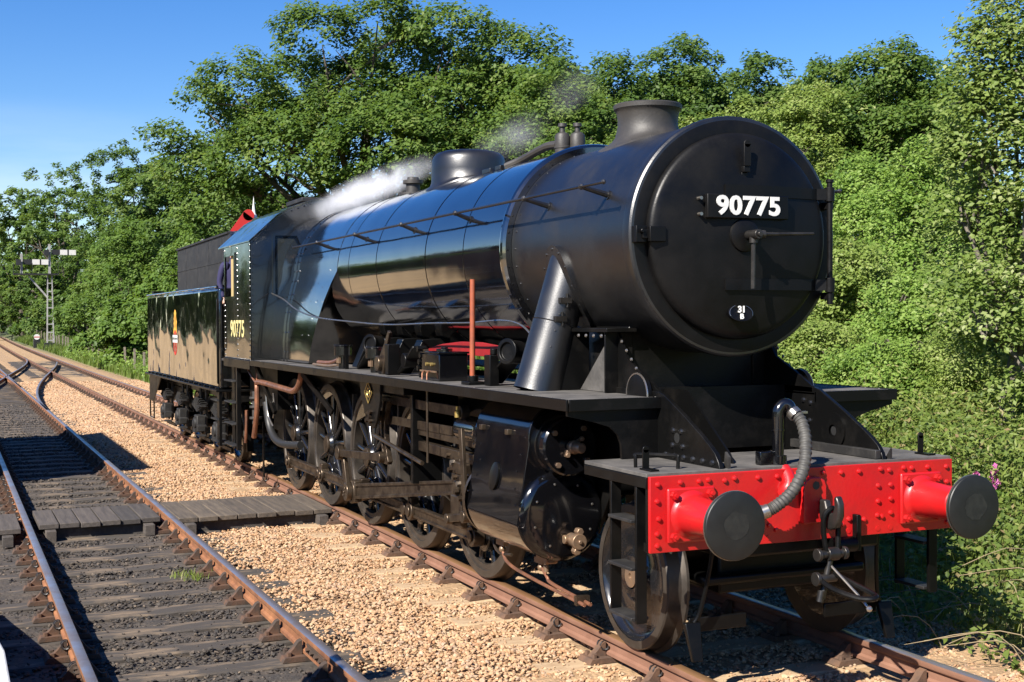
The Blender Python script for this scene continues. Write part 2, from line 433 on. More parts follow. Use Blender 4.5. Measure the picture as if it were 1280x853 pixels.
# ================================================================== the setting
def vnoise(x, y, seed=0):
    """smooth value noise on arrays"""
    x = np.asarray(x, float); y = np.asarray(y, float)
    xi, yi = np.floor(x).astype(np.int64), np.floor(y).astype(np.int64); fx, fy = x - xi, y - yi
    fx, fy = fx * fx * (3 - 2 * fx), fy * fy * (3 - 2 * fy)
    def h(a, b):
        n = (a * 374761393 + b * 668265263 + seed * 1442695041) & 0x7fffffff
        n = ((n ^ (n >> 13)) * 1274126177) & 0x7fffffff
        return ((n ^ (n >> 16)) & 0xffff) / 65535.0
    return (h(xi, yi) * (1 - fx) + h(xi + 1, yi) * fx) * (1 - fy) + (h(xi, yi + 1) * (1 - fx) + h(xi + 1, yi + 1) * fx) * fy

def bank_z(x, y):
    """ground height: level formation, bank rising on the right-hand side, softer far down the line"""
    x = np.asarray(x, float); y = np.asarray(y, float)
    t = np.clip((y - 2.3) / 2.2, 0, 1); low = -0.34 + 0.35 * t * t * (3 - 2 * t)
    near = np.clip((x + 75) / 45, 0, 1)
    rise = np.clip(y - 4.0, 0, 40) * (0.06 + 0.21 * near) * np.clip((60 - y) / 40, 0.35, 1)
    z = low + rise + (vnoise(x * 0.35, y * 0.35, 3) - 0.5) * 0.35 * np.clip((y - 2.6) / 2, 0, 1)
    left = np.clip((-y - 9) / 12, 0, 1)
    return z + left * 0.15

def ground_sheet():
    xs = np.unique(np.concatenate([np.linspace(-900, -140, 24), np.linspace(-140, -40, 60), np.linspace(-40, 30, 100), np.linspace(30, 600, 20)]))
    ys = np.unique(np.concatenate([np.linspace(-700, -60, 18), np.linspace(-60, -4, 36), np.linspace(-4, 26, 70), np.linspace(26, 90, 30), np.linspace(90, 700, 16)]))
    X, Y = np.meshgrid(xs, ys, indexing='ij')
    V = np.stack([X, Y, bank_z(X, Y)], -1).reshape(-1, 3)
    nx, ny = len(xs), len(ys)
    i, j = np.meshgrid(np.arange(nx - 1), np.arange(ny - 1), indexing='ij')
    a = (i * ny + j).ravel(); F = np.stack([a, a + ny, a + ny + 1, a + 1], 1)
    me = np_mesh('ground', V, F)
    o = finish('ground', me, 'asphalt', smooth=60)
    M = bpy.data.materials.new('ground_soil'); M.use_nodes = True
    N, L = M.node_tree.nodes, M.node_tree.links; b = N['Principled BSDF']; b.inputs['Roughness'].default_value = 0.95
    tc = N.new('ShaderNodeTexCoord'); sp = N.new('ShaderNodeSeparateXYZ'); L.new(tc.outputs['Object'], sp.inputs['Vector'])
    nz = N.new('ShaderNodeTexNoise'); nz.inputs['Scale'].default_value = 0.5; nz.inputs['Detail'].default_value = 8; L.new(tc.outputs['Object'], nz.inputs['Vector'])
    def mix(fac, A, B):
        mx = N.new('ShaderNodeMix'); mx.data_type = 'RGBA'
        if isinstance(A, tuple): mx.inputs['A'].default_value = (*A, 1)
        else: L.new(A, mx.inputs['A'])
        if isinstance(B, tuple): mx.inputs['B'].default_value = (*B, 1)
        else: L.new(B, mx.inputs['B'])
        L.new(fac, mx.inputs['Factor']); return mx.outputs['Result']
    def rng(v, a, c):
        r = N.new('ShaderNodeMapRange'); r.inputs['From Min'].default_value = a; r.inputs['From Max'].default_value = c; L.new(v, r.inputs['Value']); return r.outputs['Result']
    green = mix(rng(nz.outputs['Fac'], 0.35, 0.65), (0.045, 0.07, 0.018), (0.10, 0.10, 0.04))
    soil = mix(rng(nz.outputs['Fac'], 0.35, 0.65), (0.42, 0.28, 0.13), (0.29, 0.20, 0.10))
    c = mix(rng(sp.outputs['Y'], 1.8, 2.8), soil, green)
    c = mix(rng(sp.outputs['Y'], -31, -36), c, green)
    L.new(c, b.inputs['Base Color'])
    bm_ = N.new('ShaderNodeBump'); bm_.inputs['Distance'].default_value = 0.05; L.new(nz.outputs['Fac'], bm_.inputs['Height']); L.new(bm_.outputs['Normal'], b.inputs['Normal'])
    me.materials[0] = M
    return tag(o, kind='structure')
ground_sheet()

def strip(name, x0, x1, dx, y0, y1, dy, zf, mat, feather=0.0):
    xs = np.arange(x0, x1 + dx / 2, dx); ys = np.arange(y0, y1 + dy / 2, dy)
    X, Y = np.meshgrid(xs, ys, indexing='ij')
    Z = zf(X, Y)
    if feather:
        e = np.minimum(Y - y0, y1 - Y); Z = Z - 0.16 * np.clip(1 - e / feather, 0, 1)
    V = np.stack([X, Y, Z], -1).reshape(-1, 3); ny = len(ys)
    i, j = np.meshgrid(np.arange(len(xs) - 1), np.arange(ny - 1), indexing='ij'); a = (i * ny + j).ravel()
    return tag(finish(name, np_mesh(name, V, np.stack([a, a + ny, a + ny + 1, a + 1], 1)), mat, smooth=60), kind='structure')

TY = -3.41                      # centre line of the other track
RAIL = 0.7525                   # rail centre from track centre
def bedz(x, y):
    return -0.207 + (vnoise(x * 6, y * 6, 5) - 0.5) * 0.04 + (vnoise(x * 1.3, y * 1.3, 6) - 0.5) * 0.03
strip('ballast_bed', -30, 10, 0.10, -2.42, 2.25, 0.10, bedz, 'bed_pale', 0.35)
strip('ballast_bed', -30, 10, 0.10, -5.4, -2.36, 0.10, lambda x, y: bedz(x, y) - 0.006, 'bed_dark', 0.15)
strip('ballast_bed', -230, -30, 1.0, -2.42, 2.25, 0.30, lambda x, y: bedz(x, y) + 0.006, 'bed_pale', 0.3)
strip('ballast_bed', -230, -30, 1.0, -5.6, -2.36, 0.30, lambda x, y: bedz(x, y), 'bed_dark', 0.3)

# ---------------------------------------------------------------- rails, sleepers, chairs
PROF = [(-0.035, -0.004), (-0.030, 0.0), (0.030, 0.0), (0.035, -0.004), (0.035, -0.036), (0.030, -0.044), (0.0095, -0.054), (0.0095, -0.105), (0.030, -0.116),
        (0.030, -0.140), (0.022, -0.146), (-0.022, -0.146), (-0.030, -0.140), (-0.030, -0.116), (-0.0095, -0.105), (-0.0095, -0.054), (-0.030, -0.044), (-0.035, -0.036)]
def rail_obj(path, parent, side_mat, top_mat, name='rail'):
    """bullhead rail swept along plan points (x, y); the running surface is a slot of its own"""
    P = [Vector((x, y, 0)) for x, y in path]; n = len(PROF); vs, fs, top = [], [], []
    for i, p in enumerate(P):
        t = (P[min(i + 1, len(P) - 1)] - P[max(i - 1, 0)]).normalized(); a = Vector((-t.y, t.x, 0))
        for (u, z) in PROF: vs.append(p + a * u + Vector((0, 0, z)))
    for i in range(len(P) - 1):
        for j in range(n):
            fs.append((i * n + j, i * n + (j + 1) % n, (i + 1) * n + (j + 1) % n, (i + 1) * n + j)); top.append(1 if j in (0, 1, 2) else 0)
    fs += [tuple(range(n)), tuple(range((len(P) - 1) * n, len(P) * n))[::-1]]; top += [0, 0]
    off = world_loc(parent)
    me = bpy.data.meshes.new(name); me.from_pydata([v - off for v in vs], [], fs); me.materials.append(MAT[side_mat]); me.materials.append(MAT[top_mat])
    me.polygons.foreach_set('material_index', top)
    me.polygons.foreach_set('use_smooth', [True] * len(fs)); me.set_sharp_from_angle(angle=math.radians(50))
    o = bpy.data.objects.new(name, me); COL.objects.link(o); o.parent = parent
    return o

def chair_mesh(mat):
    """cast rail chair: base plate, inner and outer jaw with webs, two chair screws; origin at rail centre, sleeper top level"""
    b = MB()
    b.prism([(-0.19, 0), (0.19, 0), (0.17, 0.035), (-0.17, 0.035)], 'x', -0.095, 0.095)
    for s in (-1, 1):
        pr = [(s * 0.036, 0.03), (s * 0.15, 0.03), (s * 0.10, 0.075), (s * 0.062, 0.125), (s * 0.036, 0.135)]
        b.prism(pr, 'x', -0.032, 0.032)
        b.cyl((0.055, s * 0.135, 0.03), (0.055, s * 0.135, 0.062), 0.019, n=6); b.cyl((-0.055, s * 0.135, 0.03), (-0.055, s * 0.135, 0.062), 0.019, n=6)
    me = bpy.data.meshes.new('chair'); me.from_pydata(b.v, [], b.f); me.materials.append(MAT[mat]); me.validate()
    return me
def key_mesh():
    """coiled spring key driven between rail web and outer jaw"""
    b = MB(); pts = []
    for i in range(19):
        a = 2 * PI * i / 9; pts.append((-0.045 + 0.09 * i / 18, 0.026 * math.cos(a), 0.026 * math.sin(a)))
    b.tube(pts, 0.008, 5)
    me = bpy.data.meshes.new('key'); me.from_pydata(b.v, [], b.f); me.materials.append(MAT['spring_black']); me.validate()
    return me
CHAIR = {m_: chair_mesh(m_) for m_ in ('chair_iron', 'chair_rust')}
KEY = key_mesh()

def sleeper_mesh(mat, seed):
    r = random.Random(seed); b = MB()
    ny = 14
    for k in range(ny + 1):
        y = -1.3 + 2.6 * k / ny
        w = 0.125 + r.uniform(-0.006, 0.006)
        dz = r.uniform(-0.006, 0.004)
        b.v += [(-w, y, -0.13), (-w, y, -0.012 + dz), (-w + 0.012, y, dz), (w - 0.012, y, dz), (w, y, -0.012 + dz), (w, y, -0.13)]
    for k in range(ny):
        for j in range(6):
            b.f.append((k * 6 + j, k * 6 + (j + 1) % 6, (k + 1) * 6 + (j + 1) % 6, (k + 1) * 6 + j))
    b.f += [tuple(range(6)), tuple(range(ny * 6, ny * 6 + 6))]
    me = bpy.data.meshes.new('sleeper'); me.from_pydata(b.v, [], b.f); me.materials.append(MAT[mat]); me.validate()
    return me
SLP = {m_: [sleeper_mesh(m_, i) for i in range(4)] for m_ in ('sleeper_sand', 'sleeper_dirty')}
STOP = -0.186

def track(yc, xs, smat, cmat, label, key_side):
    t = thing('railway_track', (0, yc, 0), label, 'track', 'railway tracks', 'structure')
    for i, x in enumerate(xs):
        s = bpy.data.objects.new('sleeper', SLP[smat][i % 4]); COL.objects.link(s); s.parent = t
        s.location = (x, random.uniform(-0.03, 0.03), STOP - 0.001); s.rotation_euler = (0, 0, random.uniform(-0.01, 0.01))
        for sy in (-1, 1):
            c = bpy.data.objects.new('chair', CHAIR[cmat]); COL.objects.link(c); c.parent = s; c.location = (0, sy * RAIL - s.location.y, 0.003)
            c.rotation_euler = (0, 0, -s.rotation_euler.z)
            k = bpy.data.objects.new('key', KEY); COL.objects.link(k); k.parent = s; k.location = (random.uniform(-0.01, 0.01), sy * (RAIL + 0.047) - s.location.y, 0.108)
            if sy < 0: k.location.y = -(RAIL + 0.047) - s.location.y
    return t

def far_sleepers(parent, path, x_from, mat, cmat):
    """beyond where single sleepers can be told apart: one mesh of sleepers, one of chairs"""
    b, c = MB(), MB(); x = x_from; yc = parent.location.y
    while x > -200:
        y = path(x)
        b.bx(x - 0.125, x + 0.125, y - 1.3, y + 1.3, STOP - 0.1, STOP)
        for s in (-1, 1):
            for q in (-1, 1): c.prism([(y + s * RAIL + q * 0.036, STOP), (y + s * RAIL + q * 0.17, STOP), (y + s * RAIL + q * 0.05, STOP + 0.12), (y + s * RAIL + q * 0.036, STOP + 0.12)], 'x', x - 0.05, x + 0.05)
        x -= 0.75
    tag(b.build('far_sleepers', mat, parent), kind='stuff'); tag(c.build('far_chairs', cmat, parent), kind='stuff')

def main_y(x):
    """the line drifts gently to the right-hand side far away"""
    return 0.0 if x > -25 else 0.00006 * (x + 25) ** 2
main = track(0.0, [-1.05 + 0.75 * 3 - 0.75 * k for k in range(46)], 'sleeper_sand', 'chair_iron', 'rusty bullhead track on orange ballast that the black locomotive stands on', -1)
far_sleepers(main, main_y, -1.05 + 0.75 * 3 - 0.75 * 46, 'sleeper_sand', 'chair_rust')
XS = [8 - 1.0 * i for i in range(34)] + [-26 - 3 * i for i in range(60)]
rail_obj([(x, main_y(x) - RAIL) for x in XS], main, 'rail_rust_pale', 'rail_top_brown')
rail_obj([(x, main_y(x) + RAIL) for x in XS], main, 'rail_rust_pale', 'rail_top')
other = track(TY, [-2.04 + 0.67 * 4 - 0.67 * k for k in range(50)], 'sleeper_dirty', 'chair_rust', 'bright-topped track with black dirty ballast and sleepers, nearest the platform', -1)
far_sleepers(other, lambda x: TY, -2.04 + 0.67 * 4 - 0.67 * 50, 'sleeper_dirty', 'chair_rust')
rail_obj([(x, TY - RAIL) for x in XS], other, 'rail_rust', 'rail_top')
rail_obj([(x, TY + RAIL) for x in XS], other, 'rail_rust', 'rail_top')
# fishplates with bolts at a joint in the near rail and at one in the other track
for tr, yy, xj in ((main, -RAIL, -13.3), (other, TY - RAIL, -2.62), (other, TY + RAIL, -2.35)):
    b = MB()
    for s in (-1, 1):
        b.prism([(yy + s * 0.011, -0.05), (yy + s * 0.034, -0.052), (yy + s * 0.026, -0.082), (yy + s * 0.034, -0.112), (yy + s * 0.011, -0.114)], 'x', xj - 0.23, xj + 0.23)
        for q in (-0.17, -0.06, 0.06, 0.17): b.nut((xj + q, yy + s * 0.022, -0.082), (0, s, 0), 0.017, 0.03)
    b.build('fishplate', 'chair_rust' if tr is other else 'chair_iron', tr)
# crossover in the distance between the two lines
xo = thing('crossover', (-56, -1.4, 0), 'far curved turnout rails joining the two tracks beyond the tender', 'track', None, 'structure')
cx = [-28 - 2 * i for i in range(26)]
def cross_y(x):
    t = min(max((-28 - x) / 50, 0), 1); return TY + (0.15 - TY) * (3 * t * t - 2 * t ** 3)
rail_obj([(x, cross_y(x) + RAIL) for x in cx if x > -70], xo, 'rail_rust', 'rail_top')
rail_obj([(x, cross_y(x) - RAIL) for x in cx], xo, 'rail_rust', 'rail_top')
tag(strip('turnout_bed', -76, -52, 1.0, -2.4, 1.6, 0.4, lambda x, y: bedz(x, y) + 0.02, 'bed_dark', 0.8), kind='structure')
x2 = thing('crossover', (-70, -5.5, 0), 'turnout rails curving off at the far left edge of the view', 'track', None, 'structure')
rail_obj([(x, TY - RAIL - 0.0012 * (x + 40) ** 2) for x in [-40 - 2 * i for i in range(24)]], x2, 'rail_rust', 'rail_top')
rail_obj([(x, TY + RAIL - 0.0012 * (x + 40) ** 2) for x in [-40 - 2 * i for i in range(24)]], x2, 'rail_rust', 'rail_top')

# ---------------------------------------------------------------- ballast stones (nobody could count them)
def stone_sources():
    col = bpy.data.collections.new('stone_shapes'); r = np.random.default_rng(3)
    t = (1 + 5 ** 0.5) / 2
    V = np.array([(-1, t, 0), (1, t, 0), (-1, -t, 0), (1, -t, 0), (0, -1, t), (0, 1, t), (0, -1, -t), (0, 1, -t), (t, 0, -1), (t, 0, 1), (-t, 0, -1), (-t, 0, 1)], float) / 1.9
    F = [(0, 11, 5), (0, 5, 1), (0, 1, 7), (0, 7, 10), (0, 10, 11), (1, 5, 9), (5, 11, 4), (11, 10, 2), (10, 7, 6), (7, 1, 8), (3, 9, 4), (3, 4, 2), (3, 2, 6), (3, 6, 8), (3, 8, 9), (4, 9, 5), (2, 4, 11), (6, 2, 10), (8, 6, 7), (9, 8, 1)]
    return V, F, r
def stones(name, pts, scl, mat, seed, label):
    V, F, r = stone_sources()
    col = bpy.data.collections.new(name + '_shapes')
    for k in range(7):
        W = V * r.uniform(0.72, 1.2, (12, 1)) * np.array([1.15, 0.95, 0.62])
        me = bpy.data.meshes.new('stone'); me.from_pydata([tuple(x) for x in W], [], F); me.materials.append(MAT[mat])
        col.objects.link(bpy.data.objects.new('stone', me))
    me = bpy.data.meshes.new(name); n = len(pts)
    me.vertices.add(n); me.vertices.foreach_set('co', np.ascontiguousarray(pts, np.float32).ravel())
    a = me.attributes.new('rot', 'FLOAT_VECTOR', 'POINT'); a.data.foreach_set('vector', (np.random.default_rng(seed).uniform(-1, 1, (n, 3)) * [0.6, 0.6, 3.14]).astype(np.float32).ravel())
    a = me.attributes.new('scl', 'FLOAT', 'POINT'); a.data.foreach_set('value', scl.astype(np.float32))
    me.materials.append(MAT[mat])
    o = bpy.data.objects.new(name, me); COL.objects.link(o)
    ng = bpy.data.node_groups.new(name, 'GeometryNodeTree')
    ng.interface.new_socket('Geometry', in_out='INPUT', socket_type='NodeSocketGeometry'); ng.interface.new_socket('Geometry', in_out='OUTPUT', socket_type='NodeSocketGeometry')
    N, L = ng.nodes, ng.links
    gi, go = N.new('NodeGroupInput'), N.new('NodeGroupOutput')
    ci = N.new('GeometryNodeCollectionInfo'); ci.inputs['Collection'].default_value = col; ci.inputs['Separate Children'].default_value = True; ci.inputs['Reset Children'].default_value = True
    ip = N.new('GeometryNodeInstanceOnPoints'); ip.inputs['Pick Instance'].default_value = True
    na = N.new('GeometryNodeInputNamedAttribute'); na.data_type = 'FLOAT_VECTOR'; na.inputs['Name'].default_value = 'rot'
    ns = N.new('GeometryNodeInputNamedAttribute'); ns.data_type = 'FLOAT'; ns.inputs['Name'].default_value = 'scl'
    er = N.new('FunctionNodeEulerToRotation')
    rv = N.new('FunctionNodeRandomValue'); rv.data_type = 'INT'; rv.inputs[4].default_value = 0; rv.inputs[5].default_value = 6
    L.new(gi.outputs[0], ip.inputs['Points']); L.new(ci.outputs[0], ip.inputs['Instance']); L.new(na.outputs[0], er.inputs[0]); L.new(er.outputs[0], ip.inputs['Rotation'])
    L.new(ns.outputs[0], ip.inputs['Scale']); L.new(rv.outputs[2], ip.inputs['Instance Index']); L.new(ip.outputs[0], go.inputs[0])
    md = o.modifiers.new('stones', 'NODES'); md.node_group = ng
    return tag(o, label, 'ballast', None, 'stuff')

def scatter(n, x0, x1, y0, y1, seed, power=1.0):
    r = np.random.default_rng(seed)
    x = x1 + (x0 - x1) * r.random(n) ** power; y = r.uniform(y0, y1, n)
    return x, y, r
def near_sleeper(x, y, yc, x0, step, half=0.13):
    d = np.abs((x - x0 + step / 2) % step - step / 2)
    return (d < half) & (np.abs(y - yc) < 1.31)
def rail_gap(x, y, yc):
    return (np.abs(np.abs(y - yc) - RAIL) < 0.05)

x, y, r = scatter(240000, -48, 3.0, -2.62, 2.1, 21, 2.0)
on_s = near_sleeper(x, y, 0, -1.05, 0.75)
keep = ~rail_gap(x, y, 0) & ~(on_s & (r.random(len(x)) > 0.24)) & ~((y < -2.25) & (r.random(len(x)) > 0.55))
keep &= ~((np.abs(y) < 0.6) & (r.random(len(x)) > 0.55))
keep &= ~((x > -10.1) & (x < -8.5) & (y < -0.9) & (y > -2.6) & (r.random(len(x)) > 0.9))
x, y = x[keep], y[keep]
s = (0.008 + 0.014 * r.random(len(x)) ** 1.5) * (1 + np.clip((-x - 8) / 25, 0, 0.9)); s[near_sleeper(x, y, 0, -1.05, 0.75)] *= 0.6
z = -0.195 + (vnoise(x * 1.5, y * 1.5, 9) - 0.5) * 0.05 + 0.03 * np.clip(1 - np.abs(y + 1.75) / 0.5, 0, 1) + r.uniform(-0.012, 0.012, len(x))
z = np.where(near_sleeper(x, y, 0, -1.05, 0.75), STOP + s * 0.3, z)
stones('ballast', np.stack([x, y, z], 1), s, 'stone_pale', 1, 'orange and buff ballast stones around the locomotive track')

x, y, r = scatter(52000, -34, 3.0, -5.3, -2.40, 22, 1.7)
on_s = near_sleeper(x, y, TY, -2.04, 0.67)
keep = ~rail_gap(x, y, TY) & ~(on_s & (r.random(len(x)) > 0.08))
x, y = x[keep], y[keep]
s = r.uniform(0.007, 0.021, len(x)) * (1 + np.clip((-x - 8) / 25, 0, 0.8)); s[near_sleeper(x, y, TY, -2.04, 0.67)] *= 0.6
z = -0.20 + (vnoise(x * 1.5, y * 1.5, 9) - 0.5) * 0.03 + r.uniform(-0.01, 0.008, len(x))
z = np.where(near_sleeper(x, y, TY, -2.04, 0.67), STOP + s * 0.3, z)
stones('ballast', np.stack([x, y, z], 1), s, 'stone_dark', 2, 'black sooty ballast stones between the rails beside the platform')

# ---------------------------------------------------------------- boarded foot crossing: three decks of planks on bearers
def boards(y0, y1, n, x0, x1, label, mat, ztop):
    t = thing('foot_crossing', ((x0 + x1) / 2, (y0 + y1) / 2, STOP), label, 'crossing', 'boarded foot crossing decks between the rails')
    w = (y1 - y0) / n
    for k in range(n):
        b = MB(); g = 0.006; j0, j1 = random.uniform(-0.03, 0.03), random.uniform(-0.03, 0.03); dz = random.uniform(-0.006, 0.004)
        b.bx(x0 + j0, x1 + j1, y0 + k * w + g, y0 + (k + 1) * w - g, ztop - 0.055 + dz, ztop + dz)
        b.build('plank', mat, t, bevel=0.006)
    for xb in (x0 + 0.2, x1 - 0.14):
        b = MB(); b.bx(xb - 0.07, xb + 0.07, y0 + 0.06, y1 - 0.05, STOP - 0.02, ztop - 0.058); b.build('bearer', 'plank', t, bevel=0.006)
    for yb in (y0 + 0.12, y1 - 0.14):
        b = MB(); b.bx(x1 - 0.05, x1 + 0.13, yb - 0.055, yb + 0.055, STOP - 0.01, ztop - 0.06); b.build('bearer', 'plank', t, bevel=0.006)
    return t
boards(TY - RAIL + 0.11, TY + RAIL - 0.10, 6, -9.95, -8.75, 'dark planked crossing deck between the two rails of the black-ballasted track', 'plank', -0.015)
boards(TY + RAIL + 0.07, -RAIL - 0.07, 8, -10.05, -8.62, 'paler planked crossing deck on orange ballast beside the locomotive wheels', 'plank_pale', -0.02)
boards(TY - RAIL - 1.0, TY - RAIL - 0.07, 4, -9.8, -8.6, 'short planked crossing deck at the left edge outside the rails', 'plank', -0.02)
boards(-0.62, 0.62, 5, -10.0, -8.7, 'planked crossing deck under the locomotive between its rails', 'plank', -0.03)

# ---------------------------------------------------------------- platform with its end ramp, and what stands to the left out of view
def platform():
    b = MB()
    pr = [(-5.1, -0.3), (-5.1, -0.02), (0.83, 0.9), (40, 0.9), (40, -0.3)]
    b.prism(pr, 'y', -9.5, -5.05)
    o = b.build('platform', 'concrete', None, smooth=0); tag(o, 'concrete platform end with ramp at the left of the tracks', 'platform', None, 'structure')
    n = 0
    x = -5.1
    def h(x): return -0.02 + 0.92 * (x + 5.1) / 5.93 if x < 0.83 else 0.9
    while x < 12:
        xe = x + 0.9
        if x < 0.83 - 1e-6 and xe > 0.83: xe = 0.83
        c = MB(); g = 0.004
        c.v = [(x + g, -5.047, h(x) - 0.3), (xe - g, -5.047, h(xe) - 0.3), (xe - g, -4.757, h(xe) - 0.3), (x + g, -4.757, h(x) - 0.3),
               (x + g, -5.047, h(x) + 0.004), (xe - g, -5.047, h(xe) + 0.004), (xe - g, -4.757, h(xe) + 0.004), (x + g, -4.757, h(x) + 0.004)]
        c.f = [(0, 1, 2, 3), (4, 7, 6, 5), (0, 4, 5, 1), (1, 5, 6, 2), (2, 6, 7, 3), (3, 7, 4, 0)]
        c.build('edge_stone', 'white_worn', o, bevel=0.008, smooth=0)
        x = xe
    w = MB(); w.v = [(-5.0, -5.0, -0.3), (12, -5.0, -0.3), (12, -5.0, 0.6), (0.83, -5.0, 0.6), (-3.0, -5.0, 0.0), (-5.0, -5.0, -0.28)]; w.f = [(0, 1, 2, 3, 4, 5)]
    w.build('platform_wall', 'brick_red', o)
platform()

def hut():
    """brick platelayers' hut left of the tracks: only its shadow on the ballast is in the photograph"""
    t = thing('lineside_hut', (-16.45, -8.0, -0.3), 'brick lineside hut with slate roof standing left of the black-ballasted track', 'hut')
    x0, x1, y0, y1 = -19.9, -13.0, -9.6, -6.42
    b = MB(); b.bx(x0, x1, y0, y1, -0.34, 3.5); b.build('wall', 'brick_red', t, bevel=0.01)
    b = MB(); b.prism([(y0 - 0.2, 3.52), (y1 + 0.12, 3.88), (y1 + 0.12, 4.0), (y0 - 0.2, 3.64)], 'x', x0 - 0.15, x1 + 0.15); b.build('roof', 'slate', t)
    b = MB(); b.bx(x0 + 3.0, x0 + 3.9, y1, y1 + 0.03, -0.3, 1.75); d = b.build('door', 'fence_wood', t); b = MB(); b.cyl((x0 + 3.8, y1 + 0.03, 0.8), (x0 + 3.8, y1 + 0.08, 0.8), 0.025); b.build('handle', 'brass', d)
    for xw in (x0 + 1.2, x0 + 5.3):
        b = MB(); b.bx(xw - 0.5, xw + 0.5, y1, y1 + 0.04, 0.8, 1.8); w = b.build('window', 'white_paint', t); b = MB(); b.bx(xw - 0.44, xw + 0.44, y1 + 0.04, y1 + 0.05, 0.86, 1.74); b.build('pane', 'glass', w)
hut()
# ================================================================== the locomotive (front buffers at x = 0, seen side at negative y)
loco = thing('steam_locomotive', (-6.0, 0, 0), 'large black ten-coupled steam locomotive with red buffer beam, numbered 90775', 'locomotive')
ZC = 2.735                       # boiler centre line
def P(name, b, mat, parent=None, **k): return b.build(name, mat, parent or loco, **k)

# ---- smokebox, door and fittings
b = MB(); b.lathe((0, 0, ZC), (1, 0, 0), [(-3.34, 0.0), (-3.34, 0.80), (-1.445, 0.80), (-1.440, 0.816), (-1.37, 0.822), (-1.350, 0.818), (-1.338, 0.806), (-1.334, 0.79), (-1.334, 0.70), (-1.345, 0.0)], 96)
smokebox = P('smokebox', b, 'satin_black', smooth=28)
b = MB(); b.lathe((0, 0, ZC), (1, 0, 0), [(-1.334, 0.790), (-1.332, 0.785), (-1.332, 0.700)], 96)
P('front_ring', b, 'front_black', smooth=30)
b = MB()
for k in range(36):
    a = 2 * PI * k / 36; b.rivet((-3.27, 0.80 * math.cos(a), ZC + 0.80 * math.sin(a)), (0, math.cos(a), math.sin(a)), 0.010)
tag(P('rivets', b, 'satin_black', smokebox), kind='stuff')
DOOR = [(-1.334, 0.700), (-1.300, 0.700), (-1.285, 0.692), (-1.272, 0.675), (-1.262, 0.640), (-1.240, 0.52), (-1.222, 0.38), (-1.210, 0.22), (-1.204, 0.0)]
b = MB(); b.lathe((0, 0, ZC), (1, 0, 0), DOOR, 96)
door = P('smokebox_door', b, 'front_black', smooth=50)
def door_x(y, z):
    r = math.hypot(y, z - ZC)
    for (x0, r0), (x1, r1) in zip(DOOR[1:], DOOR[2:]):
        if r1 <= r <= r0: return x1 + (x0 - x1) * (r - r1) / max(r0 - r1, 1e-6)
    return -1.30
for zs in (3.035, 2.405):
    b = MB(); pts = [(door_x(y, zs) + 0.014, y, zs) for y in [-0.16 + 0.06 * i for i in range(14)]] + [(-1.235, 0.70, zs)]
    for p, q in zip(pts, pts[1:]):
        b.add([(p[0] - 0.03, p[1], zs - 0.038), (p[0], p[1], zs - 0.038), (p[0], p[1], zs + 0.038), (p[0] - 0.03, p[1], zs + 0.038),
               (q[0] - 0.03, q[1], zs - 0.038), (q[0], q[1], zs - 0.038), (q[0], q[1], zs + 0.038), (q[0] - 0.03, q[1], zs + 0.038)],
              [(0, 4, 5, 1), (1, 5, 6, 2), (2, 6, 7, 3), (3, 7, 4, 0), (0, 1, 2, 3), (7, 6, 5, 4)])
    P('hinge_strap', b, 'front_black', door, smooth=0)
    b = MB(); b.cyl((-1.25, 0.715, zs - 0.05), (-1.25, 0.715, zs + 0.05), 0.034, n=16); b.bx(-1.34, -1.25, 0.70, 0.75, zs - 0.10, zs - 0.052); P('hinge_knuckle', b, 'front_black', door, bevel=0.003)
b = MB(); b.cyl((-1.25, 0.715, 2.27), (-1.25, 0.715, 3.12), 0.020, n=12); b.cyl((-1.25, 0.715, 3.12), (-1.25, 0.715, 3.14), 0.028, n=12); P('hinge_pin', b, 'front_black', door)
b = MB(); b.lathe((-1.21, -0.015, ZC), (1, 0, 0), [(0, 0.115), (0.018, 0.11), (0.026, 0.09), (0.03, 0.05), (0.03, 0)], 32); P('door_boss', b, 'front_black', door)
b = MB(); b.cyl((-1.19, 0, ZC), (-1.05, 0, ZC), 0.032, n=16); b.cyl((-1.05, 0, ZC), (-1.03, 0, ZC), 0.018, n=12); P('dart_spindle', b, 'dark_steel', door, bevel=0.003)
b = MB(); b.cyl((-1.075, 0.0, ZC), (-1.075, 0.055, ZC), 0.028, n=12); b.tube([(-1.075, 0.05, ZC), (-1.075, 0.45, ZC + 0.012)], [0.014, 0.010], 8); P('dart_handle', b, 'dark_steel', door)
b = MB(); b.cyl((-1.12, 0.0, ZC), (-1.12, 0.0, ZC - 0.055), 0.028, n=12); b.tube([(-1.12, 0.0, ZC - 0.05), (-1.12, -0.005, ZC - 0.36)], [0.016, 0.015], 8); P('dart_handle', b, 'dark_steel', door)
b = MB(); b.bx(-1.335, -1.275, -0.80, -0.72, ZC - 0.055, ZC + 0.055); b.bx(-1.27, -1.235, -0.72, -0.60, ZC - 0.05, ZC + 0.05); b.cyl((-1.275, -0.765, ZC + 0.02), (-1.245, -0.765, ZC + 0.02), 0.016, n=6)
b.bx(-1.30, -1.26, -0.76, -0.70, ZC - 0.03, ZC + 0.03); P('door_catch', b, 'front_black', door, bevel=0.004)
b = MB(); b.bx(-1.215, -1.175, -0.32, 0.32, 2.845, 3.005); plate = P('number_plate', b, 'front_black', bevel=0.006)
for zz in (2.87, 2.975):
    b = MB(); b.cyl((-1.24, -0.36, zz), (-1.185, -0.36, zz), 0.012, n=8); P('plate_bolt', b, 'bright_steel', plate)
text_part('lettering', '90775', 0.172, (-1.172, 0.0, 2.925), (0, 1, 0), (0, 0, 1), 'white_paint', plate, bold=0.0052, spacing=1.06, xscale=1.13)
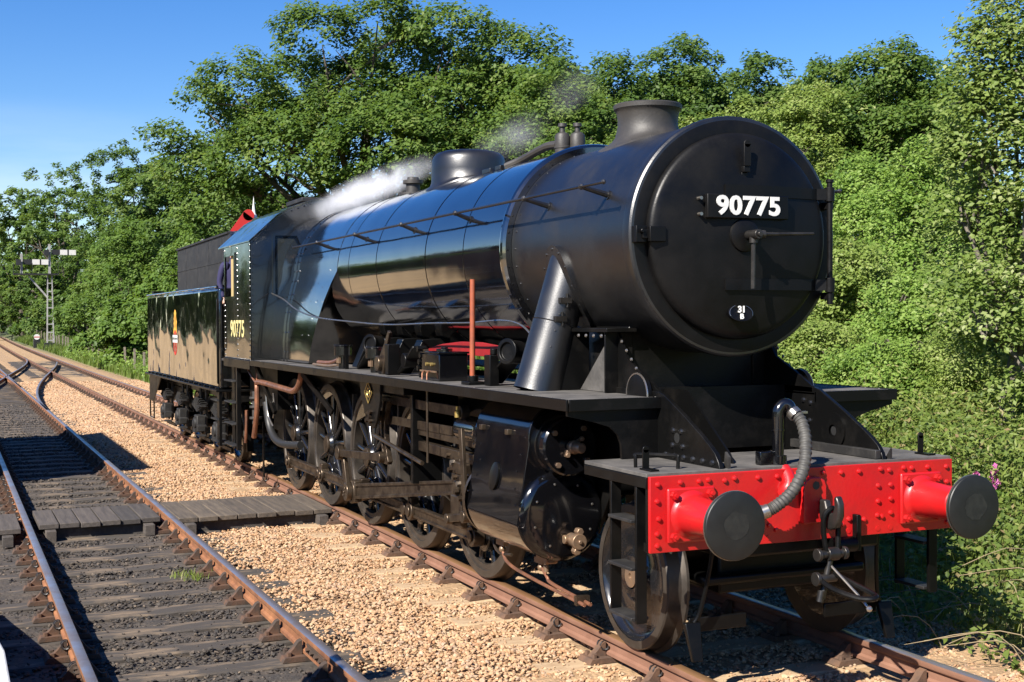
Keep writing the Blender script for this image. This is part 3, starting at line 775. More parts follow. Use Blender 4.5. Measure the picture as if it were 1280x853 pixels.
b = MB(); b.lathe((-1.238, -0.03, 2.213), (1, 0, 0.25), [(0, 0.0), (0, 0.085), (0.012, 0.085), (0.014, 0.08), (0.012, 0.072), (0.012, 0)], 32)
b.v = [(x, -0.03 + (y + 0.03) * 1.15, 2.213 + (z - 2.213) * 0.72) for x, y, z in b.v]
shed = P('shed_plate', b, 'front_black')
b = MB()
for k in range(40):
    a = 2 * PI * k / 40; a2 = 2 * PI * (k + 1) / 40
    for q in (a, a2): b.v += [(-1.2225 - 0.25 * 0.055 * math.sin(q), -0.03 + 0.093 * math.cos(q), 2.213 + 0.0577 * math.sin(q)), (-1.2215 - 0.25 * 0.055 * math.sin(q), -0.03 + 0.089 * math.cos(q), 2.213 + 0.0545 * math.sin(q))]
    n = len(b.v); b.f.append((n - 4, n - 3, n - 1, n - 2))
P('plate_rim', b, 'bright_steel', shed, smooth=0)
text_part('lettering', '31', 0.062, (-1.224, -0.025, 2.236), (0, 1, 0), (-0.24, 0, 1), 'white_paint', shed, bold=0.002, depth=0.003, shear=0.15)
text_part('lettering', 'B', 0.050, (-1.214, -0.03, 2.189), (0, 1, 0), (-0.24, 0, 1), 'white_paint', shed, bold=0.0018, depth=0.003, shear=0.15)
b = MB(); b.bx(-1.262, -1.20, -0.02, 0.03, 3.16, 3.20); b.bx(-1.205, -1.192, -0.022, 0.032, 3.20, 3.35); b.cyl((-1.205, 0.005, 3.35), (-1.192, 0.005, 3.35), 0.027, n=16); b.bx(-1.255, -1.225, -0.022, 0.032, 3.10, 3.16)
P('lamp_iron', b, 'front_black', bevel=0.003)
# ---- chimney with its saddle-shaped flare
b = MB(); n = 48; prof = [(3.75, 0.165), (3.802, 0.235), (3.810, 0.252), (3.802, 0.262), (3.772, 0.260), (3.757, 0.244), (3.735, 0.236), (3.69, 0.230), (3.65, 0.230), (3.62, 0.236)]
cxm = -2.55
for z, r in prof: b.v += [(cxm + r * math.cos(2 * PI * k / n), r * math.sin(2 * PI * k / n), z) for k in range(n)]
for q, (r, lift) in enumerate([(0.25, 0.058), (0.275, 0.032), (0.315, 0.014), (0.37, 0.006), (0.395, -0.01)]):
    for k in range(n):
        yy = r * math.sin(2 * PI * k / n); b.v.append((cxm + r * math.cos(2 * PI * k / n), yy, ZC + math.sqrt(0.80 ** 2 - yy * yy) + lift))
for i in range(len(prof) + 4):
    for k in range(n): b.f.append((i * n + k, i * n + (k + 1) % n, (i + 1) * n + (k + 1) % n, (i + 1) * n + k))
b.f.append(tuple(range(n)))
chim = P('chimney', b, 'cast_iron', smooth=40)
b = MB()
for k in range(14):
    a = 2 * PI * k / 14; yy = 0.325 * math.sin(a); b.rivet((cxm + 0.325 * math.cos(a), yy, ZC + math.sqrt(0.64 - yy * yy) + 0.008), (0, yy, 0.7), 0.012)
tag(P('rivets', b, 'cast_iron', chim), kind='stuff')

# ---- boiler, bands, dome, valves
RB = 0.862
b = MB(); b.lathe((0, 0, ZC), (1, 0, 0), [(-3.345, 0.79), (-3.345, 0.85), (-3.36, 0.872), (-3.39, 0.880), (-3.42, 0.872), (-3.43, RB), (-5.4, RB + 0.002), (-7.0, RB + 0.006), (-8.95, RB + 0.012)], 128)
boiler = P('boiler', b, 'boiler_black', smooth=25)
for xb in (-4.28, -5.25, -6.75, -7.75):
    b = MB(); rr = RB + 0.002 + 0.010 * (-xb - 3.4) / 5.5
    b.lathe((0, 0, ZC), (1, 0, 0), [(xb - 0.03, rr), (xb - 0.028, rr + 0.0012), (xb + 0.028, rr + 0.0012), (xb + 0.03, rr)], 128); P('cladding_band', b, 'boiler_black', boiler, smooth=25)
b = MB(); dxm = -6.3; prof = [(0.36, 0.0), (0.355, 0.18), (0.335, 0.27), (0.30, 0.325), (0.25, 0.355), (0.15, 0.368), (0.0, 0.378), (-0.04, 0.385)]
prof = [(3.905, 0.0), (3.903, 0.16), (3.893, 0.26), (3.872, 0.325), (3.84, 0.36), (3.80, 0.375), (3.70, 0.380)]
n = 56
for z, r in prof: b.v += [(dxm + max(r, 1e-4) * math.cos(2 * PI * k / n), max(r, 1e-4) * math.sin(2 * PI * k / n), z) for k in range(n)]
for r, lift in ((0.384, 0.05), (0.40, 0.02), (0.44, 0.010), (0.445, -0.01)):
    for k in range(n):
        yy = r * math.sin(2 * PI * k / n); b.v.append((dxm + r * math.cos(2 * PI * k / n), yy, ZC + math.sqrt((RB + 0.004) ** 2 - yy * yy) + lift))
for i in range(len(prof) + 3):
    for k in range(n): b.f.append((i * n + k, i * n + (k + 1) % n, (i + 1) * n + (k + 1) % n, (i + 1) * n + k))
P('dome', b, 'satin_black', smooth=40)
for yv in (-0.055, 0.06):
    b = MB(); x0 = -3.95 + (0.0 if yv < 0 else 0.06)
    b.lathe((x0, yv, 3.56), (0, 0, 1), [(0, 0.085), (0.04, 0.085), (0.045, 0.066), (0.08, 0.066), (0.085, 0.072), (0.10, 0.072), (0.105, 0.066), (0.19, 0.066), (0.21, 0.055), (0.225, 0.024), (0.265, 0.022), (0.27, 0.038), (0.30, 0.036), (0.302, 0)], 20)
    P('clack_valve', b, 'cast_iron', boiler)
b = MB(); b.tube(smoothpath([(-3.97, -0.09, 3.68), (-4.12, -0.12, 3.68), (-4.3, -0.16, 3.645), (-4.5, -0.2, 3.60), (-4.62, -0.3, 3.55)], 5), 0.036, 10); P('feed_pipe', b, 'cast_iron', boiler)
b = MB(); b.bx(-3.78, -3.5, -0.03, 0.10, 3.58, 3.625); P('lubricator_cover', b, 'satin_black', boiler, bevel=0.006)
b = MB(); b.lathe((-8.05, 0, 3.60), (0, 0, 1), [(0, 0.16), (0.03, 0.16), (0.035, 0.085), (0.13, 0.08), (0.135, 0.115), (0.175, 0.115), (0.18, 0.07), (0.21, 0.065), (0.21, 0)], 20); P('safety_valve', b, 'cast_iron', boiler)
for xa, xc in ((-5.1, -4.9), (-4.78, -4.66)):
    b = MB(); b.bx(xa, xc, -0.34, -0.30, 3.53, 3.57); P('wash_out_plug', b, 'satin_black', boiler, bevel=0.004)

# ---- firebox: round top, flat sides drawn out towards the foot, raked throat
sec = []
for k in range(0, 25):
    a = PI * k / 24; sec.append((-0.876 * math.cos(a) * 1.0, ZC + 0.876 * math.sin(a)))
side = [(-1.03, 1.67), (-1.03, 1.9), (-1.01, 2.15), (-0.97, 2.4), (-0.92, 2.6)]
sec = side + sec + [(-y, z) for y, z in reversed(side)]
def fx(z): return -8.95 if z > 2.9 else -8.42 - 0.62 * (2.9 - z) / 1.2 if False else -8.15 - 0.72 * min(max((2.75 - z) / 1.07, 0), 1)
b = MB(); m_ = len(sec)
cols = []
for xt in range(5):
    for (y, z) in sec:
        f0 = fx(z) if abs(y) > 0.8 and z < 2.75 else -8.15
        x = f0 + (-10.79 - f0) * xt / 4; b.v.append((x, y, z))
for i in range(4):
    for k in range(m_ - 1): b.f.append((i * m_ + k, i * m_ + k + 1, (i + 1) * m_ + k + 1, (i + 1) * m_ + k))
b.f.append(tuple(range(m_)))
firebox = P('firebox', b, 'boiler_black', smooth=40)
for xb, rr in ((-9.95, 0.012), (-10.12, 0.016)):
    b = MB(); prev = None
    for k, (y, z) in enumerate(sec):
        c = Vector((y, z - ZC)); c = c * (1 + rr / max(c.length, 0.1))
        b.v += [(xb - 0.02, y, z), (xb - 0.02, c.x, ZC + c.y), (xb + 0.02, c.x, ZC + c.y), (xb + 0.02, y, z)]
        if k:
            o_ = 4 * k
            for j in range(3): b.f.append((o_ - 4 + j, o_ - 3 + j, o_ + 1 + j, o_ + j))
    P('cladding_band', b, 'boiler_black', firebox, smooth=30)
b = MB()
L_ = 0
for xb in (-10.03, -9.88):
    acc = 0
    for (p, q) in zip(sec, sec[1:]):
        d = math.hypot(q[0] - p[0], q[1] - p[1]); acc += d
        if acc > 0.085:
            acc = 0; nrm = Vector((0, -(p[1] - q[1]), (p[0] - q[0]))); c = Vector((0, (p[0] + q[0]) / 2, (p[1] + q[1]) / 2)); nr = Vector((0, c.y, c.z - ZC)).normalized()
            b.rivet(c + Vector((xb, 0, 0)), nr, 0.013)
for zz in (1.8, 2.0, 2.2, 2.4, 2.6, 2.8, 3.0):
    for q in (0, 1): b.rivet((-8.55 - 0.3 * q - (0.35 if zz < 2.2 else 0), -1.025 + 0.02 * max(0, (zz - 2.0) * 3), zz), (0, -1, 0), 0.006)
tag(P('rivets', b, 'boiler_black', firebox), kind='stuff')

# ---- handrail
for s in (-1, 1):
    b = MB(); b.tube([(-1.45, s * 0.95, 3.085), (-9.9, s * 0.95, 3.085)], 0.0115, 8); b.ball((-1.45, s * 0.95, 3.085), 0.018, 8); hr = P('handrail', b, 'satin_black')
    for xs_ in (-1.78, -2.75, -4.2, -5.65, -7.2, -8.75):
        R_ = 0.80 if xs_ > -3.3 else RB
        b = MB(); yb = math.sqrt(R_ ** 2 - 0.30 ** 2); b.tube([(xs_, s * 0.955, 3.085), (xs_, s * (yb - 0.01), 3.03)], [0.016, 0.022], 8); b.ball((xs_, s * 0.95, 3.085), 0.024, 8); b.cyl((xs_, s * (yb - 0.02), 3.028), (xs_, s * (yb + 0.012), 3.034), 0.034, n=10)
        P('handrail_pillar', b, 'satin_black', hr)

# ---- cab
XF, XR = -10.79, -12.52
ROOF = [(-1.30, 3.20), (-0.93, 3.545), (-0.78, 3.635), (-0.6, 3.71), (-0.4, 3.765), (-0.2, 3.80), (0, 3.81)]
def roof_z(y):
    y = -abs(y)
    for (a, za), (c, zc_) in zip(ROOF, ROOF[1:]):
        if a <= y <= c: return za + (zc_ - za) * (y - a) / (c - a)
    return 3.2
cab = loco
b = MB()
def cell(y0, y1, z0, z1f):
    ys = [y0] + [q for q, _ in ROOF if y0 < q < y1] + [-q for q, _ in reversed(ROOF) if y0 < -q < y1 and q != 0] + [y1]; ys = sorted(set(ys))
    for a, c in zip(ys, ys[1:]):
        za, zc_ = (z1f(a), z1f(c)) if callable(z1f) else (z1f, z1f)
        b.add([(XF, a, z0), (XF, c, z0), (XF, c, zc_), (XF, a, za), (XF - 0.012, a, z0), (XF - 0.012, c, z0), (XF - 0.012, c, zc_), (XF - 0.012, a, za)], [(0, 1, 2, 3), (7, 6, 5, 4), (3, 2, 6, 7), (0, 4, 5, 1), (0, 3, 7, 4), (1, 5, 6, 2)])
for s in (-1, 1):
    rngs = [(-1.298, -0.985), (-0.985, -0.66), (-0.66, 0.0)]
    for i, (a, c) in enumerate(rngs):
        y0, y1 = (a, c) if s < 0 else (-c, -a)
        if i == 1: cell(y0, y1, 1.63, 2.50); cell(y0, y1, 3.30, roof_z)
        else: cell(y0, y1, 1.63, roof_z)
spectacle = P('cab_front', b, 'cab_black', smooth=0)
for s in (-1, 1):
    b = MB(); y0, y1 = sorted((s * 0.985, s * 0.66))
    for a, c, e, f in ((y0 - 0.02, y0 + 0.012, 2.48, 3.32), (y1 - 0.012, y1 + 0.02, 2.48, 3.32), (y0 + 0.012, y1 - 0.012, 2.48, 2.512), (y0 + 0.012, y1 - 0.012, 3.288, 3.32)): b.bx(XF + 0.001, XF + 0.018, a, c, e, f)
    w = P('window', b, 'cab_black', spectacle); b = MB(); b.bx(XF - 0.008, XF - 0.004, y0, y1, 2.5, 3.3); P('pane', b, 'glass', spectacle)
b = MB()
for s in (-1, 1):
    for k in range(21): b.rivet((XF + 0.002, s * 1.27, 1.68 + 0.075 * k), (1, 0, 0), 0.011)
    for k in range(30):
        y = -1.25 + 0.085 * k
        if abs(y) < 1.27: b.rivet((XF + 0.002, y, roof_z(y) - 0.035), (1, 0, 0), 0.011)
tag(P('rivets', b, 'cab_black', spectacle), kind='stuff')
for s in (-1, 1):
    b = MB(); y0, y1 = sorted((s * 1.30, s * 1.288))
    for (x0, x1, z0, z1) in ((XF, -11.76, 1.63, 3.20), (-12.42, XR, 1.63, 3.20), (-11.76, -12.42, 1.63, 2.50), (-11.76, -12.42, 3.08, 3.20)): b.bx(min(x0, x1), max(x0, x1), y0, y1, z0, z1)
    sidep = P('cab_side', b, 'cab_black', smooth=0)
    b = MB(); ye = s * 1.302
    for (x0, x1, z0, z1) in ((-12.45, -12.40, 2.47, 3.11), (-11.78, -11.73, 2.47, 3.11), (-12.40, -11.78, 2.47, 2.51), (-12.40, -11.78, 3.07, 3.11)): b.bx(x0, x1, min(ye, ye + s * 0.012), max(ye, ye + s * 0.012), z0, z1)
    P('window_frame', b, 'cab_black', sidep)
    b = MB(); b.bx(-12.15, -12.02, min(s * 1.26, s * 1.275), max(s * 1.26, s * 1.275), 2.5, 3.08); P('sliding_window_frame', b, 'cab_cream', sidep)
    b = MB(); yy = s * 1.301
    for xr_ in (XF - 0.035, -11.62, XR + 0.03):
        for k in range(20): b.rivet((xr_, yy, 1.70 + 0.077 * k), (0, s, 0), 0.012)
    for k in range(22): b.rivet((XF - 0.05 - 0.078 * k, yy, 1.665), (0, s, 0), 0.010)
    tag(P('rivets', b, 'cab_black', sidep), kind='stuff')
    b = MB(); b.bx(XR - 0.01, XF + 0.0, min(s * 1.30, s * 1.318), max(s * 1.30, s * 1.318), 1.535, 1.655); P('cab_valance', b, 'frame_black', sidep, bevel=0.004)
    text_part('lettering', '90775', 0.315, (-11.63, s * 1.303, 2.055), (-s * 1, 0, 0) if s > 0 else (1, 0, 0), (0, 0, 1), 'cream_paint', sidep, bold=0.006, depth=0.001, xscale=1.12, spacing=1.05)
    b = MB(); b.tube([(XR - 0.05, s * 1.31, 1.75), (XR - 0.06, s * 1.33, 1.8), (XR - 0.06, s * 1.33, 2.45), (XR - 0.05, s * 1.31, 2.5)], 0.013, 8); P('cab_handrail', b, 'frame_black', sidep)
b = MB(); ys = [q for q, _ in ROOF] + [-q for q, _ in reversed(ROOF[:-1])]
for x in (XF + 0.03, XR - 0.35):
    for y in ys: b.v.append((x, y * 1.012, roof_z(y) + 0.004))
    for y in ys: b.v.append((x, y * 1.012, roof_z(y) + 0.018))
k = len(ys)
for i in range(k - 1): b.f += [(i, i + 1, 2 * k + i + 1, 2 * k + i), (k + i, 3 * k + i, 3 * k + i + 1, k + i + 1), (i, k + i, k + i + 1, i + 1), (2 * k + i, 2 * k + i + 1, 3 * k + i + 1, 3 * k + i)]
b.f += [(0, 2 * k, 3 * k, k), (k - 1, 2 * k - 1, 4 * k - 1, 3 * k - 1)]
roof = P('cab_roof', b, 'cab_black', smooth=24)
b = MB(); b.bx(-12.3, -11.4, -0.45, 0.45, 3.80, 3.86); P('roof_ventilator', b, 'dusty_black', roof, bevel=0.01)
b = MB(); b.bx(XR - 0.35, XF, -1.28, 1.28, 1.60, 1.632); P('cab_floor', b, 'plank', bevel=0.004)
b = MB(); b.lathe((XF - 0.1, 0, ZC - 0.1), (-1, 0, 0), [(0, 0.8), (0.4, 0.8), (0.42, 0.76), (0.42, 0)], 40); P('backhead', b, 'frame_black')
b = MB(); b.bx(-12.1, -11.7, -1.15, -0.8, 1.64, 2.15); P('driver_seat', b, 'plank', bevel=0.02)

# ---- running boards, splash plates and valances
for s in (-1, 1):
    y0, y1 = sorted((s * 1.30, s * 0.60))
    b = MB(); b.bx(XF - 0.0, -1.27, y0, y1, 1.640, 1.658); rb = P('running_board', b, 'deck_grey', bevel=0.003)
    b = MB(); b.bx(XF, -1.27, min(s * 1.30, s * 1.316), max(s * 1.30, s * 1.316), 1.588, 1.664); b.bx(-1.27, -1.254, y0, y1, 1.588, 1.664); P('valance', b, 'frame_black', rb, bevel=0.003)
    b = MB()
    for k in range(60): b.rivet((-1.42 - 0.155 * k, s * 1.275, 1.658), (0, 0, 1), 0.009)
    for k in range(6): b.rivet((-1.30, s * (1.25 - 0.12 * k), 1.658), (0, 0, 1), 0.009)
    tag(P('rivets', b, 'deck_grey', rb), kind='stuff')
    for xs_ in (-3.0, -5.2, -7.4, -9.2):
        b = MB(); b.bx(xs_ - 0.004, xs_ + 0.004, min(s * 0.62, s * 1.295), max(s * 0.62, s * 1.295), 1.6585, 1.662); P('plate_seam', b, 'dusty_black', rb)
    # bracket plate under the front end with its curved cut-out
    pl = [(s * 0.62, 1.262), (s * 0.90, 1.262), (s * 0.905, 1.36), (s * 0.93, 1.42), (s * 0.99, 1.475), (s * 1.10, 1.51), (s * 1.295, 1.555), (s * 1.295, 1.586), (s * 0.62, 1.586)]
    b = MB(); b.prism(pl, 'x', -1.325, -1.30); P('front_bracket', b, 'frame_black', rb)

# ---- main frames with the sloping front ends
for s in (-1, 1):
    pf = [(-12.4, 0.62), (-12.4, 1.60), (-3.2, 1.60), (-3.2, 1.70), (-1.50, 1.70), (-1.28, 1.695), (-1.22, 1.68), (-0.95, 1.55), (-0.76, 1.45), (-0.66, 1.392), (-0.60, 1.35), (-0.56, 1.30), (-0.542, 1.255), (-0.537, 0.83), (-1.0, 0.83), (-1.2, 1.05), (-1.9, 1.05), (-2.2, 0.62)]
    b = MB(); y0, y1 = sorted((s * 0.60, s * 0.632)); b.prism(pf, 'y', y0, y1); fr = P('main_frame', b, 'frame_black', bevel=0.004)
    b = MB()
    for (x, z) in ((-1.10, 1.455), (-1.00, 1.455), (-1.11, 1.36), (-0.98, 1.36)) if s < 0 else ((-1.40, 1.60), (-1.32, 1.585), (-1.33, 1.46), (-1.34, 1.34)):
        b.rivet((x, -0.60 * -s + (0.032 * s if s < 0 else -0.0), z), (0, -1, 0), 0.021)
    for k in range(6): b.rivet((-1.20 + 0.115 * k, s * 0.60 if s > 0 else -0.632, 1.292), (0, -1, 0), 0.021)
    tag(P('rivets', b, 'satin_black', fr), kind='stuff')
    yh = -0.6335 if s < 0 else 0.598
    b = MB(); b.lathe((-1.05, yh + 0.003, 1.41), (0, -1, 0), [(0.004, 0.034), (0.005, 0)], 20); P('frame_hole', b, 'rubber_black', fr)
    if s > 0:
        b = MB(); b.lathe((-1.05, 0.60, 1.41), (0, -1, 0), [(0, 0.125), (0.016, 0.125), (0.016, 0.04)], 28); P('boss_plate', b, 'frame_black', fr)
        b = MB(); b.bx(-1.5, -0.56, 0.555, 0.598, 1.262, 1.32); P('foot_angle', b, 'dusty_black', fr, bevel=0.004)
    b = MB(); b.prism([(-0.60, 1.258), (-0.545, 1.258), (-0.545, 1.33), (-0.585, 1.36)], 'y', s * 0.56 - 0.008, s * 0.56 + 0.008) if s < 0 else b.prism([(-0.60, 1.258), (-0.545, 1.258), (-0.545, 1.33)], 'y', 0.66, 0.675)
    P('gusset', b, 'dusty_black', fr)
    # boiler side plates of the firebox ashpan and spring hangers low between the wheels
    for xw in (-3.97, -5.57, -7.17, -8.77, -10.37):
        b = MB(); b.bx(xw - 0.15, xw + 0.15, min(s * 0.632, s * 0.66), max(s * 0.632, s * 0.66), 0.5, 0.95); P('horn_guide', b, 'frame_black', fr, bevel=0.004)
b = MB(); b.prism([(-1.62, 1.70), (-1.36, 1.70), (-1.30, 1.685), (-0.80, 1.32), (-0.76, 1.262), (-1.62, 1.262)], 'y', -0.40, -0.385); P('stretcher_rib', b, 'frame_black')
b = MB(); b.bx(-1.64, -1.62, -0.598, 0.598, 1.262, 1.70); b.bx(-2.9, -1.64, -0.598, 0.598, 1.66, 1.69); P('frame_stretcher', b, 'frame_black')
# red-painted stretcher seen under the boiler
b = MB(); b.prism([(-6.2, 1.84), (-5.9, 1.90), (-5.5, 1.945), (-5.0, 1.975), (-4.5, 1.975), (-4.0, 1.945), (-3.65, 1.89), (-3.5, 1.84), (-4.8, 1.855)], 'y', -0.60, -0.575); P('red_stay', b, 'red_oxide', bevel=0.004)
b = MB(); b.bx(-8.0, -3.4, -0.58, 0.58, 1.53, 1.55); P('motion_plate', b, 'frame_black')
for xs_ in (-7.7, -7.1, -6.5, -5.9):
    b = MB(); b.prism([(-0.62, 1.66), (-0.80, 1.66), (-0.66, 1.98), (-0.30, 2.0), (-0.45, 1.9)], 'x', xs_ - 0.16, xs_ + 0.02); P('boiler_support', b, 'frame_black', bevel=0.004)
# ---- saddle under the smokebox
b = MB()
b.prism([(-0.56, 1.64), (0.56, 1.64), (0.58, 2.0), (0.50, 2.16), (-0.50, 2.16), (-0.58, 2.0)], 'x', -3.0, -1.90)
saddle = P('smokebox_saddle', b, 'frame_black', bevel=0.01)
for s in (-1, 1):
    b = MB(); b.bx(-2.40, -2.385, min(s * 0.59, s * 0.86), max(s * 0.59, s * 0.86), 1.66, 2.09); b.bx(-1.90, -1.885, min(s * 0.5, s * 0.72), max(s * 0.5, s * 0.72), 1.66, 2.085)
    b.bx(-2.40, -1.82, min(s * 0.5, s * 0.74), max(s * 0.5, s * 0.74), 2.085, 2.115)
    P('saddle_bracket', b, 'frame_black', saddle, bevel=0.004)
    b = MB(); b.prism([(-2.38, 1.662), (-1.98, 1.662), (-1.98, 2.0)], 'y', s * 0.66 - 0.008, s * 0.66 + 0.008); P('saddle_gusset', b, 'deck_grey', saddle)
    b = MB(); b.prism([(-1.88, 1.66), (-1.88, 2.08), (-1.74, 1.90), (-1.50, 1.80), (-1.30, 1.70), (-1.30, 1.66)], 'y', s * 0.61 - 0.01, s * 0.61 + 0.01); P('saddle_plate', b, 'frame_black', saddle)
    b = MB(); b.lathe((-1.52, s * 0.635, 1.665), (0, s, 0), [(0, 0.15), (0.03, 0.15), (0.034, 0.14), (0.034, 0)], 28); b.v = [v for v in b.v]; ic = P('inspection_cover', b, 'frame_black', saddle)
    b = MB(); b.lathe((-1.52, s * 0.635, 1.665), (0, s, 0), [(0.030, 0.151), (0.037, 0.149), (0.037, 0.140), (0.030, 0.139)], 28); P('cover_rim', b, 'bright_steel', saddle)
    b = MB()
    for k in range(4): b.rivet((-2.25 + 0.12 * k, s * 0.745, 2.06), (0, s, 0), 0.014)
    for k in range(5): b.rivet((-1.82 + 0.07 * k, s * 0.622, 2.02 - 0.06 * k), (0, s, 0), 0.013)
    tag(P('rivets', b, 'bright_steel', saddle), kind='stuff')

# ---- outside steam pipes
for s in (-1, 1):
    p0, p1 = Vector((-2.52, s * 0.95, 1.66)), Vector((-2.52, s * 0.70, 2.50))
    b = MB(); d = (p1 - p0); b.lathe(p0, d, [(-0.02, 0.180), (0.02, 0.176), (0.5, 0.168), (0.505, 0.172), (0.51, 0.165), (d.length + 0.20, 0.160)], 40); sp_ = P('steam_pipe', b, 'satin_black', smooth=35)
    b = MB(); n = 32   # oval flange on the smokebox side
    for r in (0.12, 0.225, 0.225):
        for k in range(n):
            a = 2 * PI * k / n; zz = 2.42 + r * 1.35 * math.sin(a); yy = math.sqrt(max(0.80 ** 2 - (zz - ZC) ** 2, 0)); q = 0.03 if len(b.v) < 2 * n else -0.01
            nn = Vector((0, yy, zz - ZC)).normalized() * q; b.v.append((-2.52 + r * math.cos(a), s * (yy + nn.y), zz + nn.z))
    for i in range(2):
        for k in range(n): b.f.append((i * n + k, i * n + (k + 1) % n, (i + 1) * n + (k + 1) % n, (i + 1) * n + k))
    P('flange', b, 'satin_black', sp_)
    b = MB()
    for k in range(12):
        a = 2 * PI * k / 12; zz = 2.42 + 0.205 * 1.35 * math.sin(a); yy = math.sqrt(0.64 - (zz - ZC) ** 2); b.rivet((-2.52 + 0.205 * math.cos(a), s * (yy + 0.028), zz), (0, s * yy, zz - ZC), 0.012)
    for k in range(6):
        q = p0 + d * (0.1 + 0.14 * k) + Vector((0.16, s * 0.06, 0)); b.rivet(q, (1, s * 0.4, 0), 0.008)
    tag(P('rivets', b, 'satin_black', sp_), kind='stuff')
    for t in (0.62, 0.78):
        b = MB(); q = p0 + d * t; b.bx(q.x + 0.14, q.x + 0.185, min(q.y, q.y + s * 0.09), max(q.y, q.y + s * 0.09), q.z - 0.02, q.z + 0.02); b.cyl((q.x + 0.17, q.y + s * 0.03, q.z - 0.05), (q.x + 0.17, q.y + s * 0.03, q.z + 0.05), 0.01, n=8); P('pipe_clip', b, 'dark_steel', sp_)

# ---- front deck, buffer beam, buffers
b = MB(); b.bx(-1.36, -0.532, -1.145, 1.145, 1.236, 1.260); deck = P('front_deck', b, 'deck_grey', bevel=0.003)
for s in (-1, 1):
    b = MB(); b.bx(-1.36, -0.536, min(s * 1.12, s * 1.148), max(s * 1.12, s * 1.148), 1.17, 1.234); P('deck_angle', b, 'frame_black', deck, bevel=0.003)
    b = MB(); b.bx(-0.72, -0.708, s * 1.05 - 0.022, s * 1.05 + 0.022, 1.265, 1.385); b.cyl((-0.72, s * 1.05, 1.385), (-0.708, s * 1.05, 1.385), 0.022, n=14); b.bx(-0.74, -0.60, s * 1.05 - 0.03, s * 1.05 + 0.03, 1.2605, 1.272); P('lamp_iron', b, 'frame_black', deck, bevel=0.002)
b = MB(); b.tube(smoothpath([(-0.86, -1.04, 1.255), (-0.86, -1.04, 1.325), (-0.86, -1.02, 1.34), (-0.70, -0.86, 1.34), (-0.68, -0.845, 1.325), (-0.68, -0.845, 1.255)], 4), 0.012, 8); P('deck_handle', b, 'frame_black', deck)
b = MB(); b.bx(-0.535, -0.508, -1.136, 1.136, 0.787, 1.242); beam = P('buffer_beam', b, 'red_paint', bevel=0.003)
b = MB(); b.bx(-0.60, -0.537, -1.13, 1.13, 0.79, 0.84); b.bx(-0.60, -0.537, -1.13, 1.13, 1.17, 1.234); b.bx(-0.56, -0.5355, -1.138, 1.138, 0.785, 1.243); P('beam_backing', b, 'frame_black', beam)
XB = -0.508
b = MB()
for s in (-1, 1):
    for (y, z) in ((1.085, 1.195), (0.93, 1.20), (0.80, 1.20), (0.735, 1.205), (0.62, 1.195), (0.55, 1.205), (0.38, 1.20), (0.24, 1.20), (0.10, 1.205),
                   (1.09, 1.095), (1.08, 0.99), (1.09, 0.90), (1.09, 0.83), (0.63, 1.10), (0.63, 1.01), (0.63, 0.92), (0.53, 1.10), (0.53, 1.00), (0.525, 0.91), (0.56, 0.90), (0.30, 0.90), (0.42, 0.89), (0.25, 0.87)):
        b.rivet((XB, s * y, z), (1, 0, 0), 0.0175, 0.013)
    for (y, z) in ((0.30, 0.825), (0.53, 0.825), (0.63, 0.825)): b.lathe((XB, s * y, z), (1, 0, 0), [(0, 0.018), (0.003, 0.018), (0.003, 0)], 10)
tag(P('rivets', b, 'red_paint', beam), kind='stuff')
BZ = 1.005
for s in (-1, 1):
    y = s * 0.864
    b = MB(); b.bx(XB, XB + 0.024, y - 0.165, y + 0.165, BZ - 0.165, BZ + 0.165); bp_ = P('buffer_base', b, 'red_paint', beam, bevel=0.012)
    for q in (-1, 1):
        for w in (-1, 1): b = MB(); b.nut((XB + 0.022, y + q * 0.125, BZ + w * 0.125), (1, 0, 0), 0.026, 0.03); b.cyl((XB + 0.05, y + q * 0.125, BZ + w * 0.125), (XB + 0.066, y + q * 0.125, BZ + w * 0.125), 0.012, n=8); P('buffer_nut', b, 'red_paint', beam)
    b = MB(); b.lathe((0, y, BZ), (1, 0, 0), [(XB + 0.022, 0.150), (XB + 0.035, 0.128), (XB + 0.06, 0.118), (-0.17, 0.103), (-0.155, 0.103), (-0.15, 0.098), (-0.15, 0.07)], 40); P('buffer_housing', b, 'red_paint', beam, smooth=40)
    b = MB(); b.lathe((0, y, BZ), (1, 0, 0), [(-0.2, 0.082), (-0.06, 0.082), (-0.045, 0.10), (-0.03, 0.17)], 40); P('buffer_ram', b, 'rubber_black', beam, smooth=50)
    b = MB(); b.lathe((0, y, BZ), (1, 0, 0), [(-0.034, 0.10), (-0.034, 0.190), (-0.030, 0.196), (-0.012, 0.198), (-0.006, 0.194), (0.0, 0.17), (0.004, 0.10), (0.005, 0)], 56); hd = P('buffer_head', b, 'buffer_face', beam, smooth=30)
    b = MB(); b.lathe((0, y, BZ), (1, 0, 0), [(-0.0335, 0.1955), (-0.0335, 0.2), (-0.027, 0.2005), (-0.0265, 0.196)], 56); P('buffer_rim', b, 'bright_steel', hd)
    b = MB(); r_ = random.Random(5 + s); n = 26; ring = [(0.0052, y + (0.085 + r_.uniform(-0.008, 0.008)) * math.cos(2 * PI * k / n), BZ + 0.005 + (0.08 + r_.uniform(-0.008, 0.008)) * math.sin(2 * PI * k / n)) for k in range(n)]
    b.v = [(0.0068, y, BZ)] + [(0.0062, q[1], q[2]) for q in ring]; b.f = [(0, 1 + k, 1 + (k + 1) % n) for k in range(n)]; P('grease_patch', b, 'grease', hd, smooth=0)
